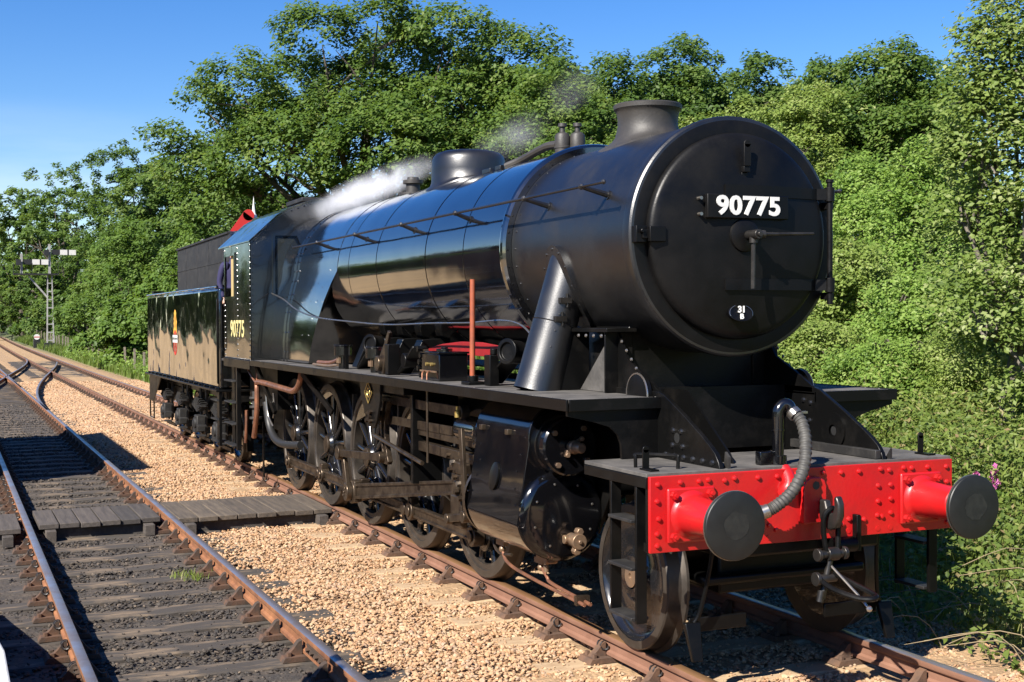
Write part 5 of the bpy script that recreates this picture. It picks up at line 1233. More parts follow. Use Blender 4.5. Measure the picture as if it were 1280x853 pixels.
# ---- things on the near running board
def lubricator(x, w, h, s):
    b = MB(); y = s * 1.02; b.bx(x - w / 2, x + w / 2, y - 0.13, y + 0.13, 1.66, 1.66 + h); lb = P('lubricator', b, 'gloss_black', bevel=0.008)
    b = MB(); b.bx(x - w / 2 - 0.012, x + w / 2 + 0.012, y - 0.14, y + 0.14, 1.66 + h, 1.66 + h + 0.016); b.cyl((x, y, 1.67 + h), (x, y, 1.70 + h), 0.07, n=18); b.cyl((x, y, 1.70 + h), (x, y, 1.715 + h), 0.03, n=12); P('lid', b, 'gloss_black', lb, bevel=0.003)
    for q in (-0.06, 0.06):
        b = MB(); b.cyl((x + q, y + s * 0.12, 1.73 + h * 0.3), (x + q, y + s * 0.15, 1.73 + h * 0.3), 0.016, n=10); P('union', b, 'brass', lb)
        b = MB(); b.tube(smoothpath([(x + q, y + s * 0.15, 1.74), (x + q + 0.03, y + s * 0.19, 1.73), (x + q + 0.05, y + s * 0.2, 1.67)], 4), 0.006, 6); P('oil_pipe', b, 'copper', lb)
    b = MB(); b.bar((x - w / 2 + 0.02, y + s * 0.15, 1.74), (x + w / 2 - 0.02, y + s * 0.15, 1.74), 0.012, 0.014); P('pipe_rail', b, 'bronze', lb)
    for k in range(9):
        b = MB(); b.cyl((x - w / 2 - 0.03 - 0.03 * (k % 3), y + s * (0.10 - 0.05 * (k % 2)), 1.70 + 0.028 * k), (x - w / 2 - 0.03 - 0.03 * (k % 3), y + s * (0.14 - 0.05 * (k % 2)), 1.70 + 0.028 * k), 0.026, n=10); P('ratchet_piece', b, 'oily_steel' if k % 2 else 'frame_black', lb)
    b = MB(); b.bx(x - w / 2 - 0.14, x - w / 2 - 0.02, y - 0.05, y + 0.10, 1.66, 1.88); P('pump_body', b, 'frame_black', lb, bevel=0.01)
lubricator(-4.30, 0.44, 0.23, -1)
def small_pot(x, y, s=-1):
    b = MB(); b.cyl((x, y, 1.66), (x, y, 1.80), 0.05, n=14); b.cyl((x, y, 1.80), (x, y, 1.90), 0.095, n=20); b.cyl((x, y, 1.90), (x, y, 1.915), 0.10, n=20); pt = P('oil_pot', b, 'gloss_black', bevel=0.004)
    b = MB(); b.bx(x - 0.05, x + 0.05, y - 0.06, y - 0.04, 1.72, 1.78); P('pot_union', b, 'bronze', pt)
    b = MB(); b.bx(x + 0.13, x + 0.15, y - 0.02, y + 0.02, 1.66, 1.88); P('pot_bracket', b, 'frame_black', pt)
small_pot(-7.30, -1.06); small_pot(-6.15, -1.06)
for x in (-3.0, -6.55):
    b = MB(); b.bar((x - 0.45, -0.92, 1.67), (x, -0.92, 1.90), 0.16, 0.02); b.lathe((x + 0.02, -0.96, 1.93), (0.45, -1, 0.1), [(-0.08, 0.09), (0.03, 0.09), (0.035, 0.10), (0.06, 0.10), (0.062, 0.07), (0.04, 0.065), (0.04, 0)], 24); P('sandbox_filler', b, 'frame_black', bevel=0.004)
b = MB(); pl = [(-5.88, 1.66), (-5.72, 1.66), (-5.60, 1.95), (-5.52, 2.06), (-5.57, 2.08), (-5.68, 1.96), (-5.80, 1.86), (-5.90, 1.76)]; b.prism(pl, 'y', -1.12, -1.09); b.cyl((-5.80, -1.16, 1.76), (-5.80, -1.05, 1.76), 0.075, n=20); P('reversing_lever', b, 'oily_steel', bevel=0.006)
b = MB(); b.bx(-5.60, -5.50, -1.14, -1.02, 1.66, 1.95); b.bar((-5.5, -0.98, 1.68), (-5.05, -0.98, 1.93), 0.14, 0.03); b.cyl((-5.3, -1.06, 1.80), (-5.3, -0.9, 1.80), 0.07, n=16); P('reversing_shaft', b, 'frame_black', bevel=0.006)
b = MB()
b.tube(smoothpath([(-8.35, -1.05, 1.70), (-7.8, -1.06, 1.71), (-7.42, -1.06, 1.76)], 4), 0.022, 8); P('oil_pipe', b, 'copper')
b = MB(); b.tube(smoothpath([(-8.3, -1.12, 1.68), (-7.7, -1.12, 1.68), (-7.3, -1.12, 1.70)], 4), 0.014, 8); P('oil_pipe', b, 'bronze')
b = MB(); b.cyl((-3.50, -1.08, 1.658), (-3.48, -1.08, 2.50), 0.022, n=14); pole = P('pipe_post', b, 'orange_pipe'); b = MB(); b.bx(-3.57, -3.40, -1.15, -1.01, 1.658, 1.685); b.cyl((-3.49, -1.08, 1.685), (-3.49, -1.08, 1.73), 0.045, n=14); P('post_foot', b, 'frame_black', pole, bevel=0.004)
b = MB(); b.bx(-3.30, -3.18, -1.06, -0.98, 1.66, 1.90); b.cyl((-3.24, -1.0, 1.90), (-3.24, -1.0, 1.95), 0.03, n=12); P('valve_stand', b, 'frame_black', bevel=0.006)
wire = smoothpath([(-10.7, -1.04, 2.53), (-10.0, -1.05, 2.44), (-9.3, -1.05, 2.30), (-8.5, -1.02, 2.21), (-7.6, -0.93, 2.165), (-6.4, -0.86, 2.13), (-5.2, -0.83, 2.145), (-4.2, -0.83, 2.15), (-3.5, -0.82, 2.17), (-3.1, -0.82, 2.13), (-2.66, -0.90, 2.02)], 8)
b = MB(); b.tube(wire, 0.0085, 6); P('conduit', b, 'bright_steel')

# ---- pipes, steps and injectors below the cab
for s in (-1, 1):
    y = s * 1.18
    b = MB(); b.tube(smoothpath([(-11.20, y, 0.62), (-11.12, y, 0.75), (-11.0, y, 1.0), (-10.98, y, 1.25), (-10.95, y, 1.36), (-10.5, y, 1.37), (-9.4, y, 1.345), (-9.0, y, 1.345), (-8.75, y, 1.42), (-8.6, y, 1.58)], 6), 0.036, 10); P('injector_pipe', b, 'copper')
    b = MB(); b.tube(smoothpath([(-11.55, y, 1.58), (-11.5, y, 1.5), (-11.15, y, 1.38), (-11.0, y, 1.36)], 5), 0.016, 8); b.tube(smoothpath([(-11.15, y, 1.6), (-11.0, y, 1.52), (-10.98, y, 1.38)], 5), 0.016, 8); b.tube(smoothpath([(-11.66, y, 0.95), (-11.68, y, 0.7), (-11.75, y, 0.5)], 4), 0.022, 8); P('injector_pipe', b, 'copper')
    b = MB(); b.cyl((-11.35, s * 1.12, 0.78), (-11.35, s * 1.12, 1.22), 0.05, n=14)
    for z in (0.85, 1.0, 1.12): b.cyl((-11.35, s * 1.12, z), (-11.35, s * 1.12, z + 0.03), 0.085, n=14)
    P('injector', b, 'cast_iron', bevel=0.004)
    b = MB(); b.tube(smoothpath([(-10.9, s * 1.08, 1.1), (-10.8, s * 1.06, 0.8), (-10.55, s * 1.04, 0.64), (-10.2, s * 1.0, 0.60), (-9.8, s * 0.9, 0.62)], 6), 0.05, 12); P('overflow_hose', b, 'rubber_black')
    b = MB(); b.tube(smoothpath([(-10.85, s * 1.10, 1.3), (-10.8, s * 1.08, 0.95), (-10.6, s * 1.06, 0.8)], 5), 0.014, 8); b.tube(smoothpath([(-10.4, s * 1.10, 1.25), (-10.42, s * 1.08, 1.05), (-10.5, s * 1.08, 0.92)], 5), 0.012, 8); P('gauge_pipe', b, 'bright_steel')
    b = MB(); b.bx(-11.98, -11.90, min(s * 1.20, s * 1.26), max(s * 1.20, s * 1.26), 0.38, 1.53); b.bx(-12.55, -12.35, min(s * 1.16, s * 1.20), max(s * 1.16, s * 1.20), 0.36, 1.58); ch = P('cab_step_hanger', b, 'frame_black', bevel=0.004)
    for z in (0.42, 0.72, 1.02, 1.32):
        b = MB(); b.bx(-12.62, -12.02, min(s * 1.16, s * 1.30), max(s * 1.16, s * 1.30), z, z + 0.02); P('step', b, 'dusty_black', ch, bevel=0.003)
    b = MB(); b.bar((-10.9, s * 1.2, 1.57), (-10.3, s * 1.1, 1.0), 0.04, 0.06); b.bar((-8.5, s * 1.2, 1.57), (-7.95, s * 1.0, 1.15), 0.03, 0.06); P('diagonal_stay', b, 'frame_black')
    b = MB(); b.bx(-11.45, -11.42, s * 1.0 - 0.01, s * 1.0 + 0.01, 0.05, 0.8); P('sand_pipe', b, 'frame_black')
b = MB(); b.bx(-12.5, -10.8, -0.95, 0.95, 1.0, 1.58); b.bx(-12.3, -11.3, -0.6, 0.6, 0.5, 1.0); P('drag_box', b, 'frame_black')
# ================================================================== tender
tender = thing('tender', (-16.6, 0, 0), 'black eight-wheeled tender with lion emblem coupled behind the locomotive cab', 'tender')
def T(name, b, mat, parent=None, **k): return b.build(name, mat, parent or tender, **k)
b = MB(); b.bx(-20.3, -13.0, -1.30, 1.30, 1.17, 2.66); tank = T('tank', b, 'tender_black', bevel=0.05, seg=4, smooth=40)
b = MB(); b.bx(-20.36, -12.96, -1.345, 1.345, 1.135, 1.168); T('sole_plate', b, 'frame_black', bevel=0.004)
b = MB()
for s in (-1, 1):
    for k in range(16): b.bx(-20.0 + 0.46 * k, -19.96 + 0.46 * k, min(s * 1.30, s * 1.335), max(s * 1.30, s * 1.335), 1.168, 1.20)
T('plate_bracket', b, 'frame_black')
b = MB(); b.tube([(-20.25, -1.30, 2.672), (-13.05, -1.30, 2.672)], 0.016, 8); b.tube([(-20.25, 1.30, 2.672), (-13.05, 1.30, 2.672)], 0.016, 8); T('edge_beading', b, 'tender_black', tank)
b = MB()
pl = [(-18.5, 2.66), (-18.5, 3.47), (-13.75, 3.50), (-13.45, 2.66)]
for s in (-1, 1):
    y0, y1 = sorted((s * 0.99, s * 0.975)); b.prism(pl, 'y', y0, y1)
b.bx(-18.5, -18.485, -0.975, 0.975, 2.66, 3.47); bunker = T('coal_bunker', b, 'dusty_black', smooth=0)
b = MB()
for s in (-1, 1):
    b.bar((-18.5, s * 0.99, 3.48), (-13.74, s * 0.99, 3.51), 0.05, 0.03); b.bar((-18.5, s * 0.992, 3.08), (-13.6, s * 0.992, 3.10), 0.01, 0.03)
    for k in range(4): b.bar((-17.6 + 1.1 * k, s * 0.990, 2.67), (-17.6 + 1.1 * k, s * 0.990, 3.47), 0.05, 0.006, (0, 1, 0))
T('bunker_strap', b, 'dusty_black', bunker)
r_ = np.random.default_rng(8); b = MB(); V_, F_, _ = stone_sources()
for k in range(420):
    x, y = r_.uniform(-18.4, -13.9), r_.uniform(-0.9, 0.9); z = 3.36 + 0.24 * (1 - (abs(y) / 0.95) ** 2) + r_.uniform(-0.05, 0.05); q = r_.uniform(0.06, 0.13); b.add((V_ * r_.uniform(0.7, 1.2, (12, 1)) * q + [x, y, z]).tolist(), F_)
co = b.build('coal', 'coal', None, smooth=0); tag(co, 'heap of coal lumps filling the tender bunker', 'coal', None, 'stuff')
b = MB(); b.bx(-18.48, -13.6, -0.97, 0.97, 2.67, 3.36); T('bunker_floor', b, 'frame_black', bunker)
for x in (-19.6, -19.0):
    b = MB(); b.cyl((x, -0.6, 2.66), (x, -0.6, 2.78), 0.25, n=24); T('filler', b, 'tender_black', bevel=0.01)
b = MB(); b.bx(-20.0, -19.75, -1.25, -1.05, 2.66, 2.75); b.bx(-13.35, -13.15, -1.28, -1.0, 2.66, 2.70); T('tool_tray', b, 'frame_black')
# emblem on each side: upright lion over a wheel with a lettered band (flat transfer)
for s in (-1, 1):
    y = s * 1.3015; ex = -16.9
    def flat(poly, dy): 
        q = MB(); n = len(poly); q.v = [(ex + (-s) * px * -1 if s < 0 else ex - px, y + s * dy, pz) for px, pz in poly]; q.f = [tuple(range(n))]; return q
    lion = [(-0.17, 1.98), (-0.15, 2.10), (-0.19, 2.16), (-0.14, 2.20), (-0.10, 2.26), (-0.13, 2.31), (-0.06, 2.36), (0.03, 2.37), (0.08, 2.33), (0.12, 2.30), (0.09, 2.27), (0.14, 2.20), (0.10, 2.18), (0.16, 2.13), (0.11, 2.09), (0.17, 2.02), (0.19, 1.95), (0.10, 1.98), (0.04, 1.94), (-0.02, 2.0), (-0.09, 1.94)]
    em = T('emblem', flat(lion, 0.0), 'yellow_paint', tank, smooth=0)
    T('emblem_detail', flat([(-0.08, 2.04), (-0.05, 2.16), (-0.09, 2.22), (0.0, 2.29), (0.06, 2.22), (0.02, 2.14), (0.07, 2.05), (0.0, 2.08)], 0.0015), 'orange_paint', em, smooth=0)
    n = 28
    ring = MB()
    for k in range(n + 1):
        a = 2 * PI * k / n
        for r2 in (0.19, 0.145): ring.v.append((ex + r2 * math.cos(a), y + s * 0.001, 1.80 + r2 * 1.15 * math.sin(a)))
    ring.f = [(2 * k, 2 * k + 1, 2 * k + 3, 2 * k + 2) for k in range(n)]
    T('emblem_wheel', ring, 'signal_red', em, smooth=0)
    sp_ = MB()
    for k in range(8):
        a = 2 * PI * k / 8; c, q = math.cos(a), math.sin(a); sp_.v += [(ex + 0.15 * c + 0.012 * q, y + s * 0.0008, 1.80 + 0.172 * q - 0.012 * c), (ex + 0.15 * c - 0.012 * q, y + s * 0.0008, 1.80 + 0.172 * q + 0.012 * c), (ex - 0.012 * q, y + s * 0.0008, 1.80 + 0.012 * c), (ex + 0.012 * q, y + s * 0.0008, 1.80 - 0.012 * c)]; sp_.f.append(tuple(range(4 * k, 4 * k + 4)))
    T('emblem_spokes', sp_, 'signal_red', em, smooth=0)
    bd = MB(); bd.v = [(ex - 0.26, y + s * 0.002, 1.80), (ex + 0.26, y + s * 0.002, 1.80), (ex + 0.26, y + s * 0.002, 1.93), (ex - 0.26, y + s * 0.002, 1.93)]; bd.f = [(0, 1, 2, 3)]
    T('emblem_band', bd, 'white_paint', em, smooth=0)
    text_part('lettering', 'BRITISH RAILWAYS', 0.058, (ex, y + s * 0.003, 1.865), (1, 0, 0) if s < 0 else (-1, 0, 0), (0, 0, 1), 'front_black', em, depth=0.0006)
# frames, bogies
b = MB(); b.bx(-20.3, -13.0, -1.0, 1.0, 0.98, 1.13); T('under_frame', b, 'frame_black')
b = MB(); b.bx(-20.42, -20.36, -1.2, 1.2, 0.8, 1.16); T('rear_beam', b, 'frame_black')
for s in (-1, 1):
    b = MB(); b.prism([(-20.36, 1.13), (-20.36, 0.62), (-19.9, 0.62), (-18.9, 1.13)], 'y', s * 1.25 - 0.01, s * 1.25 + 0.01); T('rear_side_plate', b, 'frame_black')
    b = MB(); b.tube([(-20.34, s * 1.25, 0.62), (-20.34, s * 1.25, 0.30), (-19.85, s * 1.25, 0.30), (-19.85, s * 1.25, 0.62)], 0.014, 6); T('rear_step', b, 'frame_black')
    b = MB(); b.bx(-13.15, -12.98, min(s * 1.26, s * 1.30), max(s * 1.26, s * 1.30), 0.35, 1.14); st = T('step_hanger', b, 'frame_black')
    for z in (0.40, 0.72, 1.0):
        b = MB(); b.bx(-13.5, -13.0, min(s * 1.15, s * 1.33), max(s * 1.15, s * 1.33), z, z + 0.02); T('step', b, 'dusty_black', st)
    b = MB(); b.tube(smoothpath([(-12.97, s * 1.31, 1.3), (-12.9, s * 1.33, 1.36), (-12.9, s * 1.33, 2.4), (-12.97, s * 1.31, 2.45)], 4), 0.015, 8); T('grab_rail', b, 'frame_black')
AX = [-19.25, -17.55, -15.75, -14.05]
for x in AX:
    ax = T('axle', MB().cyl((x, -1.05, 0.48), (x, 1.05, 0.48), 0.07, n=14), 'frame_black')
    for s in (-1, 1):
        o_ = disc_wheel('tender', x, s, 0.48, ax)
        # outside axlebox with cover, spring hangers and guides
        b = MB(); b.bx(x - 0.13, x + 0.13, min(s * 0.98, s * 1.17), max(s * 0.98, s * 1.17), 0.34, 0.62); bxx = T('axlebox', b, 'dusty_black', bevel=0.02)
        b = MB(); b.lathe((x, s * 1.165, 0.48), (0, s, 0), [(0, 0.105), (0.03, 0.10), (0.05, 0.05), (0.05, 0)], 20); b.bx(x - 0.10, x + 0.10, min(s * 1.16, s * 1.2), max(s * 1.16, s * 1.2), 0.33, 0.40); T('box_cover', b, 'dusty_black', bxx, bevel=0.004)
        for k in range(5):
            b = MB(); L_ = 0.48 - 0.07 * k; b.prism([(x - L_, 0.72 + 0.03 * k + 0.05), (x - L_, 0.735 + 0.03 * k + 0.05), (x, 0.695 + 0.03 * k), (x + L_, 0.735 + 0.03 * k + 0.05), (x + L_, 0.72 + 0.03 * k + 0.05), (x, 0.67 + 0.03 * k)], 'y', s * 1.10 - 0.045, s * 1.10 + 0.045); T('leaf_spring', b, 'dusty_black', bxx)
        for q in (-1, 1):
            b = MB(); b.prism([(x + q * 0.16, 0.30), (x + q * 0.22, 0.30), (x + q * 0.34, 1.12), (x + q * 0.20, 1.12)], 'y', s * 1.03 - 0.015, s * 1.03 + 0.015); T('horn_plate', b, 'dusty_black', bxx)
        for k in range(4):
            b = MB(); b.bx(x + 0.22, x + 0.50, min(s * 1.08, s * 1.20), max(s * 1.08, s * 1.20), 0.30 + 0.16 * k, 0.315 + 0.16 * k); T('brake_step', b, 'dusty_black', bxx)
        b = MB(); b.prism([(x + 0.56, 0.20), (x + 0.60, 0.20), (x + 0.52, 0.9), (x + 0.46, 0.9)], 'y', s * 0.80, s * 0.70); b.bx(x - 0.3, x + 0.7, s * 1.04 - 0.02, s * 1.04 + 0.02, 0.22, 0.27); T('brake_gear', b, 'frame_black', bxx)
for xc in (-18.4, -14.9):
    for s in (-1, 1):
        b = MB(); b.prism([(xc - 1.25, 0.60), (xc - 1.25, 0.80), (xc - 0.6, 0.95), (xc + 0.6, 0.95), (xc + 1.25, 0.80), (xc + 1.25, 0.60), (xc + 0.5, 0.72), (xc - 0.5, 0.72)], 'y', s * 0.96 - 0.02, s * 0.96 + 0.02); T('bogie_frame', b, 'frame_black', bevel=0.006)
# ================================================================== people
def person(loc, face, label, top='cloth_blue', legs='cloth_dark', lean=0.0, height=1.75, arms='down'):
    """one continuous body grown from a skeleton (skin modifier), head with nose and ears, hair and clothes as children"""
    k = height / 1.75
    t = thing('person', loc, label, 'person')
    J = {'pel': (0, 0, 0.95), 'wai': (0.02 * 1, 0, 1.10), 'che': (0.02 + lean * 0.5, 0, 1.30), 'nec': (0.0 + lean, 0, 1.48), 'hd0': (0.02 + lean, 0, 1.56), 'hd1': (0.03 + lean * 1.1, 0, 1.66), 'hd2': (0.02 + lean * 1.1, 0, 1.73)}
    R_ = {'pel': (0.15, 0.12), 'wai': (0.135, 0.105), 'che': (0.155, 0.115), 'nec': (0.06, 0.06), 'hd0': (0.07, 0.075), 'hd1': (0.085, 0.098), 'hd2': (0.055, 0.065)}
    E_ = [('pel', 'wai'), ('wai', 'che'), ('che', 'nec'), ('nec', 'hd0'), ('hd0', 'hd1'), ('hd1', 'hd2')]
    for s, n in ((-1, 'l'), (1, 'r')):
        J.update({n + 'sho': (lean * 0.7, s * 0.19, 1.42), n + 'elb': (lean * 0.7 - 0.02, s * 0.25, 1.13), n + 'wri': (lean * 0.7 + 0.10, s * 0.25, 0.90), n + 'hip': (0, s * 0.09, 0.90), n + 'kne': (0.02, s * 0.10, 0.50), n + 'ank': (-0.02, s * 0.11, 0.09), n + 'toe': (0.15, s * 0.12, 0.035)})
        R_.update({n + 'sho': (0.062, 0.062), n + 'elb': (0.046, 0.046), n + 'wri': (0.032, 0.032), n + 'hip': (0.10, 0.10), n + 'kne': (0.066, 0.066), n + 'ank': (0.045, 0.045), n + 'toe': (0.035, 0.03)})
        E_ += [('che', n + 'sho'), (n + 'sho', n + 'elb'), (n + 'elb', n + 'wri'), ('pel', n + 'hip'), (n + 'hip', n + 'kne'), (n + 'kne', n + 'ank'), (n + 'ank', n + 'toe')]
    names = list(J); idx = {n: i for i, n in enumerate(names)}
    c, q = math.cos(face), math.sin(face)
    def place(p): return (k * (p[0] * c - p[1] * q), k * (p[0] * q + p[1] * c), k * p[2])
    me = bpy.data.meshes.new('body'); me.from_pydata([place(J[n]) for n in names], [(idx[a], idx[b_]) for a, b_ in E_], [])
    o = bpy.data.objects.new('body', me); COL.objects.link(o); o.parent = t
    sk = o.modifiers.new('skin', 'SKIN'); sk.use_smooth_shade = True
    for n in names:
        sv = me.skin_vertices[0].data[idx[n]]; sv.radius = (R_[n][0] * k, R_[n][1] * k); sv.use_root = (n == 'pel')
    o.modifiers.new('sub', 'SUBSURF').levels = 2; o.modifiers['sub'].render_levels = 2
    # clothing colours by height on the one body mesh
    M = bpy.data.materials.new('clothed_body'); M.use_nodes = True; N, L = M.node_tree.nodes, M.node_tree.links; b_ = N['Principled BSDF']; b_.inputs['Roughness'].default_value = 0.85
    tc = N.new('ShaderNodeTexCoord'); sp = N.new('ShaderNodeSeparateXYZ'); L.new(tc.outputs['Object'], sp.inputs[0]); cr = N.new('ShaderNodeValToRGB'); cr.color_ramp.interpolation = 'CONSTANT'
    def basec(m_): return MAT[m_].node_tree.nodes['Principled BSDF'].inputs['Base Color'].default_value[:]
    dv = N.new('ShaderNodeMath'); dv.operation = 'DIVIDE'; dv.inputs[1].default_value = 2.0; L.new(sp.outputs['Z'], dv.inputs[0]); L.new(dv.outputs[0], cr.inputs[0])
    el = cr.color_ramp.elements; el[0].position = 0; el[0].color = (0.02, 0.018, 0.016, 1); el[1].position = 0.055 * k; el[1].color = basec(legs)
    e = el.new(0.50 * k); e.color = basec(top); e = el.new(0.755 * k); e.color = basec('skin'); L.new(cr.outputs[0], b_.inputs['Base Color'])
    me.materials.append(M)
    hx, hz = 0.03 + lean * 1.1, 1.665
    b = MB(); b.v = [place(p) for p in [(hx + 0.095, 0, hz + 0.005), (hx + 0.09, -0.016, hz - 0.03), (hx + 0.09, 0.016, hz - 0.03), (hx + 0.122, 0, hz - 0.028)]]; b.f = [(0, 1, 3), (0, 3, 2), (1, 2, 3), (0, 2, 1)]
    b.v = [(x + loc[0], y + loc[1], z + loc[2]) for x, y, z in b.v]; b.build('nose', 'skin', t)
    for s in (-1, 1):
        b = MB(); p = place((hx + 0.01, s * 0.088, hz - 0.01)); b.ball((p[0] + loc[0], p[1] + loc[1], p[2] + loc[2]), 0.028 * k, 8, 0.8, 0.5, 1.2); b.build('ear', 'skin', t)
        b = MB(); p = place((hx + 0.088, s * 0.034, hz + 0.012)); b.ball((p[0] + loc[0], p[1] + loc[1], p[2] + loc[2]), 0.011 * k, 8); b.build('eye', 'hair', t)
        # hand: palm, four fingers, thumb
        b = MB(); w = Vector(place(J[('l' if s < 0 else 'r') + 'wri'])) + Vector(loc); fwd = Vector(place((0.35, 0, -0.9))).normalized(); sd_ = Vector(place((0.9, 0, 0.35))).normalized()
        b.tube([w, w + fwd * 0.05 * k, w + fwd * 0.09 * k], [0.026 * k, 0.036 * k, 0.034 * k], 8)
        for i, ln in enumerate((0.07, 0.08, 0.075, 0.06)): a = w + fwd * 0.085 * k + sd_ * (0.030 - 0.02 * i) * k; b.tube([a, a + fwd * ln * 0.55 * k, a + fwd * ln * k + sd_ * 0.008], [0.010 * k, 0.009 * k, 0.007 * k], 6)
        a = w + fwd * 0.03 * k + sd_ * 0.03 * k; b.tube([a, a + fwd * 0.03 * k + sd_ * 0.03 * k, a + fwd * 0.06 * k + sd_ * 0.035 * k], [0.012 * k, 0.011 * k, 0.008 * k], 6); b.build('hand', 'skin', t)
    b = MB(); p = place((hx - 0.012, 0, hz + 0.045)); b.ball((p[0] + loc[0], p[1] + loc[1], p[2] + loc[2]), 0.112 * k, 14, 1.0, 0.92, 0.78); b.build('hair', 'hair', t)
    return t
person((-13.15, -1.02, 1.632), math.radians(20), 'driver in dark blue overalls standing behind the cab, beside the tender', 'cloth_blue', 'cloth_blue', lean=-0.02, height=1.70)
person((-0.58, -5.02, 0.685), math.radians(120), 'onlooker in dark clothes on the platform ramp, shadow falling towards the rails', 'cloth_dark', 'cloth_dark')

# ================================================================== signals, fence
def finial(b, x, y, z, s=1.0):
    b.lathe((x, y, z), (0, 0, 1), [(0, 0.10 * s), (0.04 * s, 0.13 * s), (0.08 * s, 0.09 * s), (0.10 * s, 0.055 * s), (0.16 * s, 0.10 * s), (0.24 * s, 0.085 * s), (0.30 * s, 0.05 * s), (0.55 * s, 0.02 * s), (0.75 * s, 0.0)], 16)
def near_signal():
    x, y = -28.6, 2.62
    t = thing('semaphore_signal', (x, y, float(bank_z(x, y))), 'signal post with white finial and raised red arm rising behind the cab roof', 'signal')
    b = MB(); b.bar((x, y, -0.4), (x, y, 4.72), 0.20, 0.20, (0, 1, 0)); b.build('post', 'white_worn', t, bevel=0.01)
    b = MB(); finial(b, x, y, 4.72, 1.0); b.build('finial', 'white_paint', t)
    pv = Vector((x + 0.14, y - 0.72, 4.18)); d = Vector((0, 0.58, 0.81)); n = Vector((0, 0.81, -0.58))
    b = MB(); b.bar((x, y - 0.62, 2.6), (x, y - 0.62, 4.35), 0.14, 0.14, (0, 1, 0)); b.bar((x, y + 0.1, 2.65), (x, y - 0.7, 2.65), 0.12, 0.12); b.build('side_post', 'white_worn', t)
    b = MB(); e = pv + d * 0.95; w = 0.15
    b.add([pv - n * w, pv + n * w, e + n * w, e - n * w] + [q + Vector((0.02, 0, 0)) for q in (pv - n * w, pv + n * w, e + n * w, e - n * w)], [(0, 1, 2, 3), (7, 6, 5, 4), (0, 4, 5, 1), (1, 5, 6, 2), (2, 6, 7, 3), (3, 7, 4, 0)]); b.build('arm', 'signal_red', t)
    b = MB(); b.cyl(e + Vector((0, 0, 0)), e + Vector((0.02, 0, 0)), w, n=24); b.build('arm_end', 'signal_red', t)
    b = MB(); b.bx(x + 0.06, x + 0.3, y - 0.3, y - 0.1, 4.0, 4.3); b.build('lamp', 'rubber_black', t, bevel=0.01)
near_signal()
def bracket_signal():
    x, y = -113.0, 3.35; z0 = float(bank_z(x, y))
    t = thing('bracket_signal', (x, y, z0), 'white lattice bracket signal with two arms far down the line', 'signal')
    w0, w1, H = 0.55, 0.34, 6.1
    b = MB()
    for i in (-1, 1):
        for j in (-1, 1): b.bar((x + i * w0 / 2, y + j * w0 / 2, z0), (x + i * w1 / 2, y + j * w1 / 2, H), 0.08, 0.08, (0, 1, 0))
    for k in range(9):
        a, c = k / 9, (k + 1) / 9; wa = w0 + (w1 - w0) * a; za = z0 + (H - z0) * a
        for i in (-1, 1):
            b.bar((x + i * wa / 2, y - wa / 2, za), (x + i * wa / 2, y + wa / 2, za), 0.08, 0.09); b.bar((x - wa / 2, y + i * wa / 2, za), (x + wa / 2, y + i * wa / 2, za), 0.08, 0.09)
    b.build('lattice_post', 'signal_grey', t)
    b = MB(); b.bx(x - 0.45, x + 0.45, y - 2.9, y + 0.7, H, H + 0.12); b.build('platform_stage', 'rubber_black', t)
    for yy in (-2.9, -1.4, 0.7):
        for xx in (-0.45, 0.45):
            q = MB(); q.bar((x + xx, y + yy, H), (x + xx, y + yy, H + 1.0), 0.03, 0.03, (0, 1, 0)); q.build('stage_rail', 'rubber_black', t)
    b = MB(); b.bar((x, y - 0.2, H - 1.9), (x, y - 1.7, H - 0.1), 0.12, 0.14); b.build('stay', 'signal_grey', t)
    for dy, top, arm_z in ((0.0, 8.75, 8.05), (-2.25, 7.9, 7.2)):
        b = MB(); b.bar((x, y + dy, H), (x, y + dy, top), 0.19, 0.19, (0, 1, 0)); dl = b.build('post', 'signal_grey', t)
        for q, (m_, a0, a1) in enumerate((('rubber_black', 0.15, 0.85), ('white_worn', 0.85, 1.45), ('rubber_black', 1.45, 1.58), ('white_worn', 1.58, 2.15))):
            b = MB(); b.bx(x + 0.15 + 0.002 * q, x + 0.19, y + dy + a0, y + dy + a1, arm_z - 0.22, arm_z + 0.22); b.build('arm', m_, t)
        b = MB(); b.bx(x + 0.2, x + 0.45, y + dy - 0.45, y + dy - 0.05, arm_z - 0.3, arm_z + 0.2); b.build('lamp', 'rubber_black', t)
    b = MB(); b.bx(x - 0.5, x + 0.5, y - 0.5, y + 0.5, z0 - 0.1, z0 + 0.5); b.build('base', 'rubber_black', t)
    # ground disc signal beside it
    x, y = -123.0, 2.85; z0 = float(bank_z(x, y)) - 0.05
    t = thing('ground_signal', (x, y, z0), 'small ground disc signal at the foot of the white bracket signal', 'signal')
    b = MB(); b.bx(x - 0.2, x + 0.2, y - 0.3, y + 0.3, z0, z0 + 0.8); b.build('case', 'rubber_black', t, bevel=0.03)
    b = MB(); b.cyl((x + 0.2, y, z0 + 1.05), (x + 0.24, y, z0 + 1.05), 0.26, n=24); b.build('disc', 'white_paint', t); b = MB(); b.bx(x + 0.24, x + 0.25, y - 0.25, y + 0.25, z0 + 1.0, z0 + 1.08); b.build('disc_bar', 'signal_red', t)
    b = MB(); b.bx(x - 0.15, x + 0.15, y - 0.2, y + 0.2, z0 + 0.8, z0 + 1.0); b.build('lamp', 'rubber_black', t)
bracket_signal()
fence = thing('lineside_fence', (-80, 3.6, 0), 'low post and wire fence along the verge beyond the tender', 'fence')
fx_ = [-30 - 3.4 * k for k in range(36)]
def fence_y(x): return 3.1 + main_y(x) * 1.05 + max(0, (-60 - x)) * 0.004
